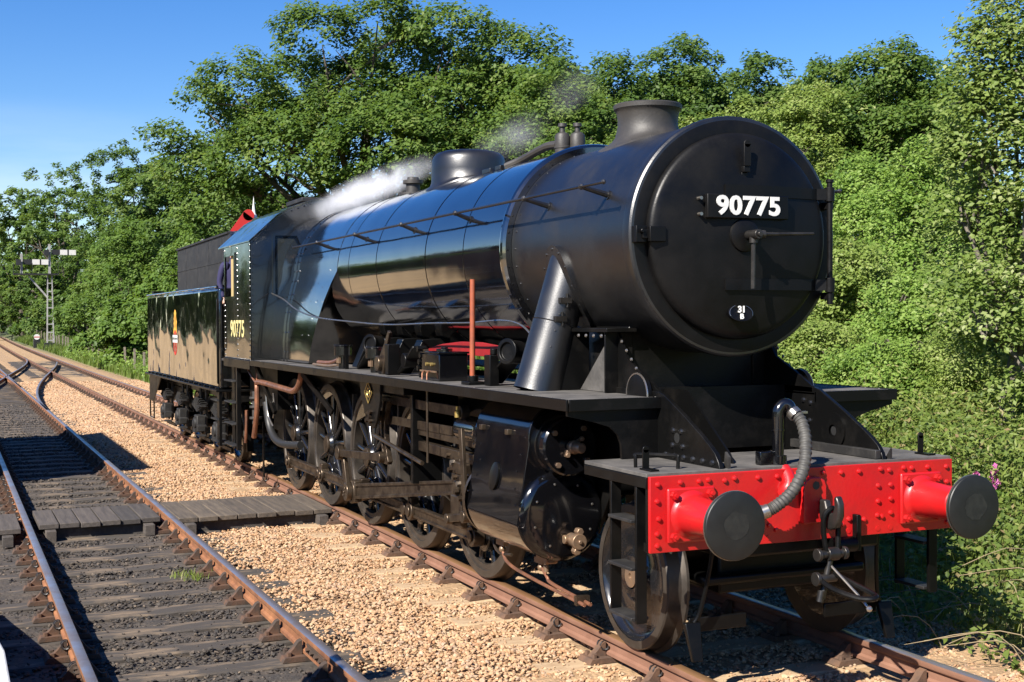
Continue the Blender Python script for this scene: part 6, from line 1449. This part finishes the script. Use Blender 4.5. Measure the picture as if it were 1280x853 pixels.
for i, x in enumerate(fx_):
    b = MB(); y = fence_y(x); z = float(bank_z(x, y)); h = 1.05 + random.uniform(-0.1, 0.1); b.bar((x, y, z - 0.1), (x + random.uniform(-0.05, 0.05), y + random.uniform(-0.05, 0.05), z + h), 0.09, 0.09, (0, 1, 0)); b.build('post', 'fence_wood', fence)
for q in (0.35, 0.65, 0.95):
    b = MB(); b.tube([(x, fence_y(x), float(bank_z(x, fence_y(x))) + q) for x in fx_], 0.006, 4); b.build('wire', 'oily_steel', fence)

# ================================================================== steam
def steam(a, c, ry, rz, dens, nscale, label):
    """a soft plume between two points: an ellipsoid of vapour, densest inside, broken up by noise"""
    a, c = Vector(a), Vector(c); d = (c - a)
    b = MB(); b.ball((0, 0, 0), 1.0, 24); me = bpy.data.meshes.new('steam'); me.from_pydata(b.v, [], b.f); me.validate()
    o = bpy.data.objects.new('steam', me); COL.objects.link(o); o.location = (a + c) / 2; o.rotation_euler = d.to_track_quat('X', 'Z').to_euler(); o.scale = (d.length / 2, ry, rz)
    M = bpy.data.materials.new('steam'); M.use_nodes = True; N, L = M.node_tree.nodes, M.node_tree.links; N.clear()
    oo = N.new('ShaderNodeOutputMaterial'); pv = N.new('ShaderNodeVolumePrincipled'); pv.inputs['Color'].default_value = (0.98, 0.985, 1, 1); pv.inputs['Anisotropy'].default_value = 0.0
    tc = N.new('ShaderNodeTexCoord'); gm = N.new('ShaderNodeNewGeometry'); nz = N.new('ShaderNodeTexNoise'); nz.inputs['Scale'].default_value = nscale; nz.inputs['Detail'].default_value = 5; nz.inputs['Roughness'].default_value = 0.6; nz.inputs['Distortion'].default_value = 0.6
    L.new(gm.outputs['Position'], nz.inputs['Vector'])
    ln = N.new('ShaderNodeVectorMath'); ln.operation = 'LENGTH'; L.new(tc.outputs['Object'], ln.inputs[0])
    fo = N.new('ShaderNodeMapRange'); fo.interpolation_type = 'SMOOTHSTEP'; fo.inputs['From Min'].default_value = 1.0; fo.inputs['From Max'].default_value = 0.15; L.new(ln.outputs['Value'], fo.inputs['Value'])
    mr = N.new('ShaderNodeMapRange'); mr.inputs['From Min'].default_value = 0.36; mr.inputs['From Max'].default_value = 0.66; L.new(nz.outputs['Fac'], mr.inputs['Value'])
    m1 = N.new('ShaderNodeMath'); m1.operation = 'MULTIPLY'; L.new(fo.outputs['Result'], m1.inputs[0]); L.new(mr.outputs['Result'], m1.inputs[1])
    m2 = N.new('ShaderNodeMath'); m2.operation = 'MULTIPLY'; m2.inputs[1].default_value = dens; L.new(m1.outputs[0], m2.inputs[0]); L.new(m2.outputs[0], pv.inputs['Density']); L.new(pv.outputs[0], oo.inputs['Volume'])
    me.materials.append(M)
    return tag(o, label, 'steam', None, 'stuff')
steam((-7.2, 0.12, 3.98), (-11.2, -0.52, 3.52), 0.32, 0.23, 4.6, 3.6, 'white steam drifting back from the safety valve along the boiler top')
steam((-6.9, 0.30, 3.86), (-5.3, 0.45, 4.18), 0.35, 0.22, 0.8, 3.0, 'thin wisp of steam rising just above the dome')
steam((-5.4, 0.45, 4.15), (-4.6, 0.6, 4.55), 0.28, 0.22, 0.7, 3.0, 'faint wisp of steam between dome and chimney against the trees')

# ================================================================== trees, shrubs, herbs
def leaf_quads(C, size, r, droop=0.35, normals=None, aspect=0.62):
    """a folded leaf (two triangles over a midrib) for every point of C"""
    n = len(C); nrm = r.normal(size=(n, 3)); nrm[:, 2] = np.abs(nrm[:, 2]) + droop
    if normals is not None: nrm = nrm * 0.75 + normals * 0.9 + np.array([-SUN.x, -SUN.y, -SUN.z]) * 0.75
    nrm /= np.linalg.norm(nrm, axis=1, keepdims=True)
    a = r.normal(size=(n, 3)); a -= nrm * np.sum(a * nrm, 1, keepdims=True); a /= np.linalg.norm(a, axis=1, keepdims=True) + 1e-9
    c = np.cross(nrm, a); s = (size * r.uniform(0.6, 1.3, n))[:, None]
    v0 = C - a * s * 0.5; v2 = C + a * s * 0.5; v1 = C + c * s * aspect * 0.5 + nrm * s * 0.10 - a * s * 0.05; v3 = C - c * s * aspect * 0.5 + nrm * s * 0.10 - a * s * 0.05
    V = np.stack([v0, v1, v2, v3], 1).reshape(-1, 3); k = np.arange(n) * 4
    F = np.stack([np.stack([k, k + 1, k + 2], 1), np.stack([k, k + 2, k + 3], 1)], 1).reshape(-1, 3)
    return V, F
def crown_points(r, lobes, n, clump, shell=0.68):
    """leaf positions: clumps spread through the outer part of each lobe, leaves crowded round each clump"""
    vol = np.array([l[3] * l[4] * l[5] for l in lobes]) ** 0.7; cnt = np.maximum((n * vol / vol.sum()).astype(int), 10)
    P_, N_, T_ = [], [], []
    for (cx_, cy_, cz_, rx, ry, rz), m_ in zip(lobes, cnt):
        nc = max(6, int(m_ / 55)); d = r.normal(size=(nc, 3)); d /= np.linalg.norm(d, axis=1, keepdims=True); d[:, 2] = np.where(d[:, 2] < -0.55, -d[:, 2], d[:, 2])
        rad = r.uniform(shell, 1.0, nc) ** 0.8 * r.uniform(0.86, 1.12, nc); cc = d * rad[:, None] * [rx, ry, rz] + [cx_, cy_, cz_]
        which = r.integers(0, nc, m_); off = r.normal(size=(m_, 3)); off *= (clump * r.uniform(0.35, 1.0, m_) / np.linalg.norm(off, axis=1))[:, None]; off[:, 2] *= 0.7
        P_.append(cc[which] + off); N_.append(d[which] * 0.5 + off / clump * 0.5); tc_ = np.clip(r.normal(0.42, 0.20, nc), 0, 1)
        T_.append(np.clip(tc_[which] + r.normal(0, 0.16, m_), 0, 1))
    return np.concatenate(P_), np.concatenate(N_), np.concatenate(T_)
def limbs(b, r, base, tips, r0, first):
    """tapered trunk dividing into limbs that reach the lobes"""
    base = Vector(base); fork = Vector(first)
    b.tube(smoothpath([base, base.lerp(fork, 0.5) + Vector((r.uniform(-0.15, 0.15), r.uniform(-0.15, 0.15), 0)), fork], 4), [r0 * 1.25] + [r0 * (1.05 - 0.03 * i) for i in range(8)], 10)
    for t in tips:
        t = Vector(t); mid = fork.lerp(t, 0.5) + Vector((r.uniform(-0.5, 0.5), r.uniform(-0.5, 0.5), r.uniform(0.0, 0.6)))
        pts = smoothpath([fork - Vector((0, 0, 0.2)), mid, t], 5); n = len(pts); b.tube(pts, [max(0.02, r0 * 0.50 * (1 - 0.92 * i / (n - 1))) for i in range(n)], 7)
        for k in range(4):
            s = mid.lerp(t, r.uniform(0.0, 0.8)); e = s + Vector((r.uniform(-1, 1), r.uniform(-1, 1), r.uniform(0.0, 1.0))) * (t - fork).length * 0.22; m2 = s.lerp(e, 0.5) + Vector((0, 0, 0.15)); pts = smoothpath([s, m2, e], 3); n = len(pts); b.tube(pts, [max(0.012, r0 * 0.20 * (1 - 0.85 * i / (n - 1))) for i in range(n)], 5)
TREES = [0]
def tree(name, x, y, H, W, label, leaf, mat, n, seed, group, nl=9, trunk=0.22, clump=0.55, base_frac=0.12, bark='bark', depth=None, cat='tree', z0=None, shape=None):
    r = np.random.default_rng(seed); rr = random.Random(seed); z0 = float(bank_z(x, y)) - 0.05 if z0 is None else z0; D_ = depth or W
    t = thing(name, (x, y, z0), label, cat, group); lobes = []
    for k in range(nl):
        u = (k + 0.5) / nl; a = k * 2.4 + r.uniform(-0.4, 0.4); zz = base_frac + (1 - base_frac) * (0.22 + 0.62 * u) if shape is None else shape[k][2]
        rad = (0.34 * math.sin(min(1.0, (1.12 - u)) * PI * 0.55)) if shape is None else 0
        lx, ly = (math.cos(a) * rad * W, math.sin(a) * rad * D_) if shape is None else (0, 0)
        sz = r.uniform(0.20, 0.30) if cat == 'tree' else r.uniform(0.17, 0.29)
        if shape is not None: sh = shape[k]; lobes.append((x + sh[0] * CRX[0] * W + sh[1] * CRY[0] * W, y + sh[0] * CRX[1] * W + sh[1] * CRY[1] * W, z0 + sh[2] * H, sh[3] * W, sh[3] * W, sh[4] * H))
        else: lobes.append((x + lx, y + ly, z0 + zz * H, sz * W, sz * D_, r.uniform(0.13, 0.19) * H))
    if shape is None: lobes.append((x, y, z0 + H * 0.55, W * 0.30, D_ * 0.30, H * 0.30)); lobes.append((x, y, z0 + H * 0.86, W * 0.17, D_ * 0.17, H * 0.13))
    Pn, Nn, Tn = crown_points(r, lobes, int(n * 0.86), clump)
    V, F = leaf_quads(Pn - [x, y, z0], leaf, r, 0.35, Nn)
    me = np_mesh('crown', V, F, np.repeat(Tn, 4)); me.materials.append(MAT[mat]); o = bpy.data.objects.new('crown', me); COL.objects.link(o); o.parent = t; o['kind'] = 'stuff'
    b = MB(); limbs(b, rr, (x, y, z0 - 0.1), [(l[0], l[1], l[2] - 0.25 * l[5]) for l in lobes], trunk, (x + rr.uniform(-0.2, 0.2), y + rr.uniform(-0.2, 0.2), z0 + H * (0.22 if cat == 'tree' else 0.12))); b.build('trunk', bark, t, smooth=60)
    return t
CRX, CRY = (0.395, 0.919), (-0.919, 0.395)      # across and along the line of sight from the platform, in plan
def at(u, D):
    """plan position of something D metres down the line of sight at picture column u (1280 wide)"""
    q = (u - 640) / 1648.08
    return 6.3225 + D * (-0.9185 + 0.3953 * q), -4.958 + D * (0.3951 + 0.9185 * q)
def height(v, D, x, y):
    """height of a crown whose top shows at row v (853 high) from its own ground"""
    return 2.19 + (401 - v + (-6)) / 1648.08 * D - float(bank_z(x, y))

SEED = [100]
def put(u, D, v, wpx, label, leaf, mat, n, name='broadleaf_tree', group='trees on the wooded bank', **k):
    x, y = at(u, D); SEED[0] += 1
    roll = 0.0061 * (u - 640) / 1648 * D
    return tree(name, x, y, height(v, D, x, y) + roll, wpx * D / 1648.0, label, leaf, mat, n, SEED[0], group, **k)

# the big oak behind the boiler, spreading to the left with sky showing through
oak = [(-0.455, 0.0, 0.60, 0.06, 0.05), (-0.42, 0.05, 0.54, 0.075, 0.06), (-0.37, 0.0, 0.70, 0.07, 0.055), (-0.40, 0.0, 0.50, 0.085, 0.075), (-0.30, 0.1, 0.62, 0.11, 0.09), (-0.28, -0.1, 0.74, 0.10, 0.085), (-0.33, 0.0, 0.40, 0.13, 0.10), (-0.15, 0.05, 0.74, 0.13, 0.12), (-0.10, -0.1, 0.88, 0.11, 0.09), (-0.02, 0.0, 0.72, 0.12, 0.14),
       (0.06, 0.1, 0.86, 0.13, 0.11), (0.02, -0.1, 0.94, 0.08, 0.055), (0.16, -0.05, 0.90, 0.13, 0.085), (0.20, 0.1, 0.72, 0.16, 0.15), (0.31, 0.0, 0.82, 0.13, 0.11), (0.36, -0.1, 0.66, 0.13, 0.13), (0.43, 0.05, 0.72, 0.09, 0.09),
       (-0.18, -0.1, 0.52, 0.17, 0.14), (-0.02, -0.05, 0.62, 0.17, 0.14), (0.14, -0.05, 0.64, 0.17, 0.15), (-0.22, 0.0, 0.62, 0.13, 0.10), (0.05, -0.15, 0.52, 0.18, 0.15), (0.28, -0.1, 0.48, 0.18, 0.15), (-0.1, 0.1, 0.30, 0.22, 0.14), (0.2, 0.1, 0.30, 0.22, 0.14)]
put(470, 54, 4, 560, 'largest oak with open spreading crown, sky showing through, behind the boiler', 0.20, 'leaf_oak', 135000, name='oak_tree', nl=25, shape=oak, trunk=0.45, clump=0.62)
F_T = 'trees on the wooded bank'
for (u, D, v, w, lab, lf, mt, n) in [
    (165, 121, 168, 189.75, 'tall dense tree right of the far bracket signal', 0.306, 'leaf_dark', 26325),
    (28, 185, 222, 218.5, 'distant tree behind the bracket signal at the left edge', 0.510, 'leaf_dark', 22815),
    (-30, 230, 265, 195.5, 'farthest tree cut by the left edge of the view', 0.510, 'leaf_dark', 10530),
    (88, 150, 192, 195.5, 'distant tree just behind the signal arms', 0.357, 'leaf_oak', 22815),
    (205, 84, 188, 172.5, 'dark tree left of the oak, above the tender', 0.289, 'leaf_dark', 22815),
    (262, 70, 200, 172.5, 'dark bushy tree under the left side of the oak', 0.255, 'leaf_dark', 22815),
    (345, 62, 205, 195.5, 'dark tree filling the gap above the cab roof', 0.238, 'leaf_dark', 21060),
    (560, 58, 130, 299, 'dense tree under the right side of the oak, behind the dome', 0.221, 'leaf_dark', 24570),
    (700, 48, 62, 221, 'tree with light twiggy top left of the chimney', 0.170, 'leaf_oak', 28080),
    (770, 52, 62, 208, 'narrow-topped tree straight behind the chimney', 0.187, 'leaf_dark', 24570),
    (858, 54, 42, 234, 'rounded dark tree on the skyline right of the chimney', 0.196, 'leaf_dark', 28080),
    (950, 56, 66, 234, 'low rounded tree on the skyline above the smokebox', 0.196, 'leaf_dark', 24570),
    (1035, 50, 74, 195, 'tree on the skyline just right of the smokebox top', 0.178, 'leaf_oak', 24570),
    (1120, 36, 52, 221, 'tall tree rising above the shrubs on the right', 0.136, 'leaf_oak', 35100),
    (640, 66, 80, 260, 'far tree peeping between oak and chimney', 0.238, 'leaf_dark', 15795)]:
    put(u, D, v, w, lab, lf, mt, n, trunk=0.18 + 0.002 * D, clump=0.3 + lf, base_frac=-0.10, nl=11)
F_S = 'shrubs on the bank'
for (u, D, v, w, lab, lf, mt, n) in [
    (165, 72, 262, 150, 'pale green shrub behind the tender, above the fence', 0.176, 'leaf_mid', 20300),
    (112, 100, 330, 70, 'small shrub beside the far bracket signal', 0.224, 'leaf_oak', 7250),
    (240, 56, 268, 130, 'light green shrub rising directly behind the tender', 0.152, 'leaf_mid', 15950),
    (310, 48, 262, 120, 'shrub between tender and cab', 0.136, 'leaf_oak', 11600),
    (700, 40, 150, 130, 'shrub below the twiggy tree, left of the chimney', 0.120, 'leaf_oak', 11600),
    (1010, 36, 100, 210, 'broad pale olive shrub right of the smokebox top', 0.104, 'leaf_olive', 26100),
    (920, 38, 115, 150, 'olive shrub behind the top of the smokebox', 0.112, 'leaf_olive', 11600),
    (1075, 27, 195, 200, 'bright green shrub level with the number plate', 0.080, 'leaf_bright', 29000),
    (1150, 24, 175, 170, 'green shrub with dark hollow beneath, right of the door hinges', 0.076, 'leaf_bright', 26100),
    (1055, 22, 300, 200, 'yellow-green shrub right of the smokebox door', 0.068, 'leaf_olive', 31900),
    (1010, 19.5, 400, 170, 'low shrub close behind the right running board', 0.056, 'leaf_olive', 23200),
    (1160, 19.5, 330, 190, 'leafy shrub in the middle of the right-hand bank', 0.062, 'leaf_bright', 31900),
    (1250, 20, 270, 170, 'shrub below the silvery tree at the right edge', 0.064, 'leaf_bright', 26100),
    (1105, 17.5, 425, 190, 'low sunlit shrub above the red beam', 0.052, 'leaf_bright', 23200),
    (1230, 17, 405, 190, 'low shrub at the right edge above the right buffer', 0.052, 'leaf_olive', 26100)]:
    put(u, D, v, w, lab, lf, mt, n, name='shrub', group=F_S, cat='shrub', trunk=0.05, clump=0.18 + lf * 1.1, base_frac=-0.12, nl=9, depth=None)
# second ranks that close the gaps in the wood
for k, u in enumerate((590, 665, 735, 805, 880, 955, 1030, 1100, 1165)):
    put(u, 64, (95, 100, 85, 92, 80, 95, 98, 88, 70)[k], 210, 'tree in the back rank of the wood behind the boiler, %s from the left' % ('first', 'second', 'third', 'fourth', 'fifth', 'sixth', 'seventh', 'eighth', 'ninth')[k], 0.30, ('leaf_dark', 'leaf_oak')[k % 2], 10000, trunk=0.2, clump=0.6, base_frac=-0.10)
for k, (u, D, v, w) in enumerate(((745, 43, 150, 170), (830, 42, 120, 170), (1005, 42, 135, 160), (1080, 38, 140, 150))):
    put(u, D, v, w, 'mid-height shrub on the slope, %s of four behind the smokebox' % ('first', 'second', 'third', 'last')[k], 0.13, ('leaf_oak', 'leaf_olive', 'leaf_oak', 'leaf_bright')[k], 11000, name='shrub', group=F_S, cat='shrub', trunk=0.05, clump=0.32, base_frac=-0.12, nl=9)
for k, (u, D, v, w, mt) in enumerate(((150, 104, 300, 100, 'leaf_oak'), (145, 86, 290, 120, 'leaf_mid'), (182, 76, 290, 110, 'leaf_oak'), (205, 64, 330, 110, 'leaf_mid'), (60, 140, 320, 110, 'leaf_dark'), (15, 165, 320, 110, 'leaf_oak'), (150, 68, 360, 90, 'leaf_mid'))):
    put(u, D, v, w, ('dense bush by the fence just right of the bracket signal', 'bright bush behind the fence, between signal and tender', 'darker bush behind the fence close to the tender', 'bush low against the back of the tender', 'bush beyond the signal foot', 'bush at the far left edge beyond the curve', 'low bright bush in front of the fence bushes, left of the tender')[k], 0.20 + 0.001 * D, mt, 11000, name='shrub', group=F_S, cat='shrub', trunk=0.06, clump=0.5, base_frac=-0.15, nl=9)
for k, (u, D, v) in enumerate(((-25, 215, 352), (20, 205, 350), (58, 190, 352), (95, 135, 360))):
    put(u, D, v, 130, 'low thicket closing the gap under the far trees, %s of four' % ('first', 'second', 'third', 'last')[k], 0.45, 'leaf_dark', 7000, name='shrub', group=F_S, cat='shrub', trunk=0.06, clump=0.9, base_frac=-0.2, nl=8)
# silvery tree at the right edge with bare twigs showing
put(1262, 15.0, -60, 210, 'silvery pale-leaved tree at the right edge with bare twigs showing', 0.072, 'leaf_silver', 34000, name='poplar_tree', trunk=0.09, clump=0.30, base_frac=-0.1, nl=14, bark='bark_pale')

# ---- wood on the other side of the line, behind the platform: out of view, mirrored in the boiler and tender
SRC = tree('broadleaf_tree', -222, -30, 10.5, 10, 'tree in the row beyond the yard left of the tracks', 0.55, 'leaf_dark', 6000, 77, 'row of trees beyond the yard', trunk=0.25, clump=0.9, base_frac=-0.1)
kids = list(SRC.children); rr = random.Random(3)
for k in range(50):
    t = k / 49; x = -345 + 380 * t; y = -33 - 17 * min(1, max(0, t - 0.3) * 1.6) + rr.uniform(-2, 2)
    c = SRC.copy(); COL.objects.link(c); c.location = (x, y, -0.2); c.rotation_euler = (0, 0, rr.uniform(0, 6)); q = rr.uniform(0.85, 1.25); c.scale = (q * 1.15, q * 1.15, q)
    for ch in kids:
        d = ch.copy(); COL.objects.link(d); d.parent = c
# far wood closing the view at the end of the line
for k, (u, D) in enumerate(((-60, 330), (10, 310), (70, 290), (125, 240), (180, 190), (240, 150))):
    put(u, D, 300 - 6 * k, 170, 'far tree in the wood closing the view, %s' % ('leftmost', 'second from left', 'third from left', 'third from right', 'second from right', 'rightmost, over the tender')[k], 0.95, 'leaf_dark', 7000, group='far wood', trunk=0.4, clump=1.2, base_frac=-0.15)

# ---- ground cover
def herb_mesh(name, P_, size, mat, seed, label, cat, up=0.2, aspect=0.6):
    r = np.random.default_rng(seed); V, F = leaf_quads(P_, size, r, up, np.zeros_like(P_), aspect)
    me = np_mesh(name, V, F, np.repeat(np.clip(r.normal(0.45, 0.24, len(P_)), 0, 1), 4)); me.materials.append(MAT[mat]); o = bpy.data.objects.new(name, me); COL.objects.link(o); return tag(o, label, cat, None, 'stuff')
def blades(name, x, y, z, h, w, mat, seed, label, lean=0.35):
    r = np.random.default_rng(seed); n = len(x); a = r.uniform(0, 2 * PI, n); d = np.stack([np.cos(a), np.sin(a)], 1); q = r.uniform(0, 2 * PI, n); e = np.stack([np.cos(q), np.sin(q)], 1) * (lean * h)[:, None] * r.uniform(0.2, 1, n)[:, None]
    B = np.stack([x, y, z], 1); o3 = np.zeros((n, 3)); W_ = o3.copy(); W_[:, :2] = d * w / 2; M1 = B.copy(); M1[:, :2] += e * 0.35; M1[:, 2] += h * 0.6; T1 = B.copy(); T1[:, :2] += e; T1[:, 2] += h
    V = np.stack([B - W_, B + W_, M1 + W_ * 0.7, M1 - W_ * 0.7, T1], 1).reshape(-1, 3); k = np.arange(n) * 5
    F = np.concatenate([np.stack([k, k + 1, k + 2], 1), np.stack([k, k + 2, k + 3], 1), np.stack([k + 3, k + 2, k + 4], 1)])
    me = np_mesh(name, V, F, np.repeat(np.clip(r.normal(0.45, 0.25, n), 0, 1), 5)); me.materials.append(MAT[mat]); o = bpy.data.objects.new(name, me); COL.objects.link(o); return tag(o, label, 'grass', None, 'stuff')
r = np.random.default_rng(31)
# bramble bank close to the far rail: heaped leaves
n = 42000; x = r.uniform(-9, 2.0, n); y = 1.5 + r.random(n) ** 0.85 * 4.4
hump = 0.15 + 0.75 * vnoise(x * 0.9, y * 0.9, 41) * np.clip((y - 1.35) / 1.2, 0, 1) + 0.25 * vnoise(x * 2.5, y * 2.5, 42)
z = bank_z(x, y) + hump * r.uniform(0.35, 1.0, n) ** 0.5
herb_mesh('bramble', np.stack([x, y, z], 1), 0.062, 'leaf_bramble', 32, 'tangled bramble leaves beside the far rail below the right buffer', 'bramble')
n = 30000; x = r.uniform(-14, 0.5, n); y = r.uniform(3.6, 9.5, n); z = bank_z(x, y) + r.uniform(0.05, 0.75, n) * (0.5 + vnoise(x, y, 43))
herb_mesh('herbs', np.stack([x, y, z], 1), 0.075, 'grass_blade', 33, 'tall pale green herbs on the sunny slope above the red beam', 'herbs', 0.0, 0.32)
n = 30000; x = r.uniform(-90, -13, n); y = 2.5 + r.random(n) * 10; z = bank_z(x, y) + r.uniform(0.0, 0.7, n) * (0.4 + vnoise(x * 0.6, y * 0.6, 44))
herb_mesh('undergrowth', np.stack([x, y, z], 1), 0.16, 'leaf_bright', 34, 'leafy undergrowth along the verge beyond the tender', 'undergrowth', 0.3)
n = 24000; x = r.uniform(-16, 1.5, n); y = 2.2 + r.random(n) * 7; blades('grass', x, y, bank_z(x, y), r.uniform(0.15, 0.6, n), 0.012, 'grass_blade', 35, 'long grass on the right-hand slope')
n = 26000; x = -20 - 150 * r.random(n) ** 1.3; y = main_y(-60) + 2.3 + r.random(n) * 4.5 + np.clip((-x - 60) * 0.006, 0, 1); blades('grass', x, y, bank_z(x, y), r.uniform(0.2, 0.6, n), 0.05, 'grass_fresh', 36, 'bright grass verge beside the fence down the line')
n = 130; a = r.uniform(0, 6.28, n); q = r.random(n) ** 0.6 * 0.20; blades('grass', -6.05 + q * np.cos(a), -2.90 + q * np.sin(a) * 1.0, np.full(n, -0.20), r.uniform(0.03, 0.09, n), 0.009, 'grass_blade', 37, 'fresh tuft of grass between the rails of the dark track', 0.7)
# dry stalks arching out of the brambles
b = MB(); rr = random.Random(9)
for k in range(60):
    x, y = rr.uniform(-4.5, 0.5), rr.uniform(1.5, 3.2); z = float(bank_z(x, y)); L_ = rr.uniform(0.5, 1.3); a = rr.uniform(2.2, 5.2); b.tube(smoothpath([(x, y, z), (x + 0.3 * L_ * math.cos(a), y + 0.3 * L_ * math.sin(a), z + 0.45 * L_), (x + 0.9 * L_ * math.cos(a), y + 0.9 * L_ * math.sin(a), z + 0.35 * L_)], 4), [0.0035] * 8 + [0.0015], 4)
tag(b.build('dry_stalks', 'dry_stalk', None), 'dry bramble stalks arching over the ground by the far rail', 'stalks', None, 'stuff')
# fireweed with pink spikes
def fireweed(x, y, h, label, seed):
    rr = random.Random(seed); z = float(bank_z(x, y)); t = thing('fireweed', (x, y, z), label, 'flower', 'pink fireweed on the slope')
    b = MB(); b.tube(smoothpath([(x, y, z), (x + 0.03, y, z + h * 0.5), (x + 0.05, y + 0.02, z + h)], 4), [0.008] * 6 + [0.006, 0.004, 0.003], 5); b.build('stem', 'dry_stalk', t)
    r = np.random.default_rng(seed); zz = r.uniform(0.1, 0.72, 90) * h; a = r.uniform(0, 6.28, 90); P_ = np.stack([0.04 + 0.09 * np.cos(a), 0.09 * np.sin(a), zz], 1); V, F = leaf_quads(P_, 0.14, r, 0.1, None, 0.22); me = np_mesh('leaves', V, F, np.repeat(r.random(90), 4)); me.materials.append(MAT['leaf_bright']); o = bpy.data.objects.new('leaves', me); COL.objects.link(o); o.parent = t
    zz = r.uniform(0.70, 1.0, 70) * h; a = r.uniform(0, 6.28, 70); q = 0.055 * (1.15 - (zz / h - 0.7) / 0.3); P_ = np.stack([0.045 + q * np.cos(a), q * np.sin(a), zz], 1); V, F = leaf_quads(P_, 0.045, r, 0.0, None, 0.9); me = np_mesh('flower_spike', V, F); me.materials.append(MAT['pink_flower']); o = bpy.data.objects.new('flower_spike', me); COL.objects.link(o); o.parent = t
for (u, D, h, lab) in ((1239, 12.3, 0.80, 'brightest pink fireweed spike near the right edge'), (1216, 12.5, 0.72, 'paler pink fireweed spike left of the bright one'), (1183, 12.8, 0.5, 'short fading fireweed spike above the right buffer')):
    x, y = at(u, D); fireweed(x, y, h, lab, int(u))
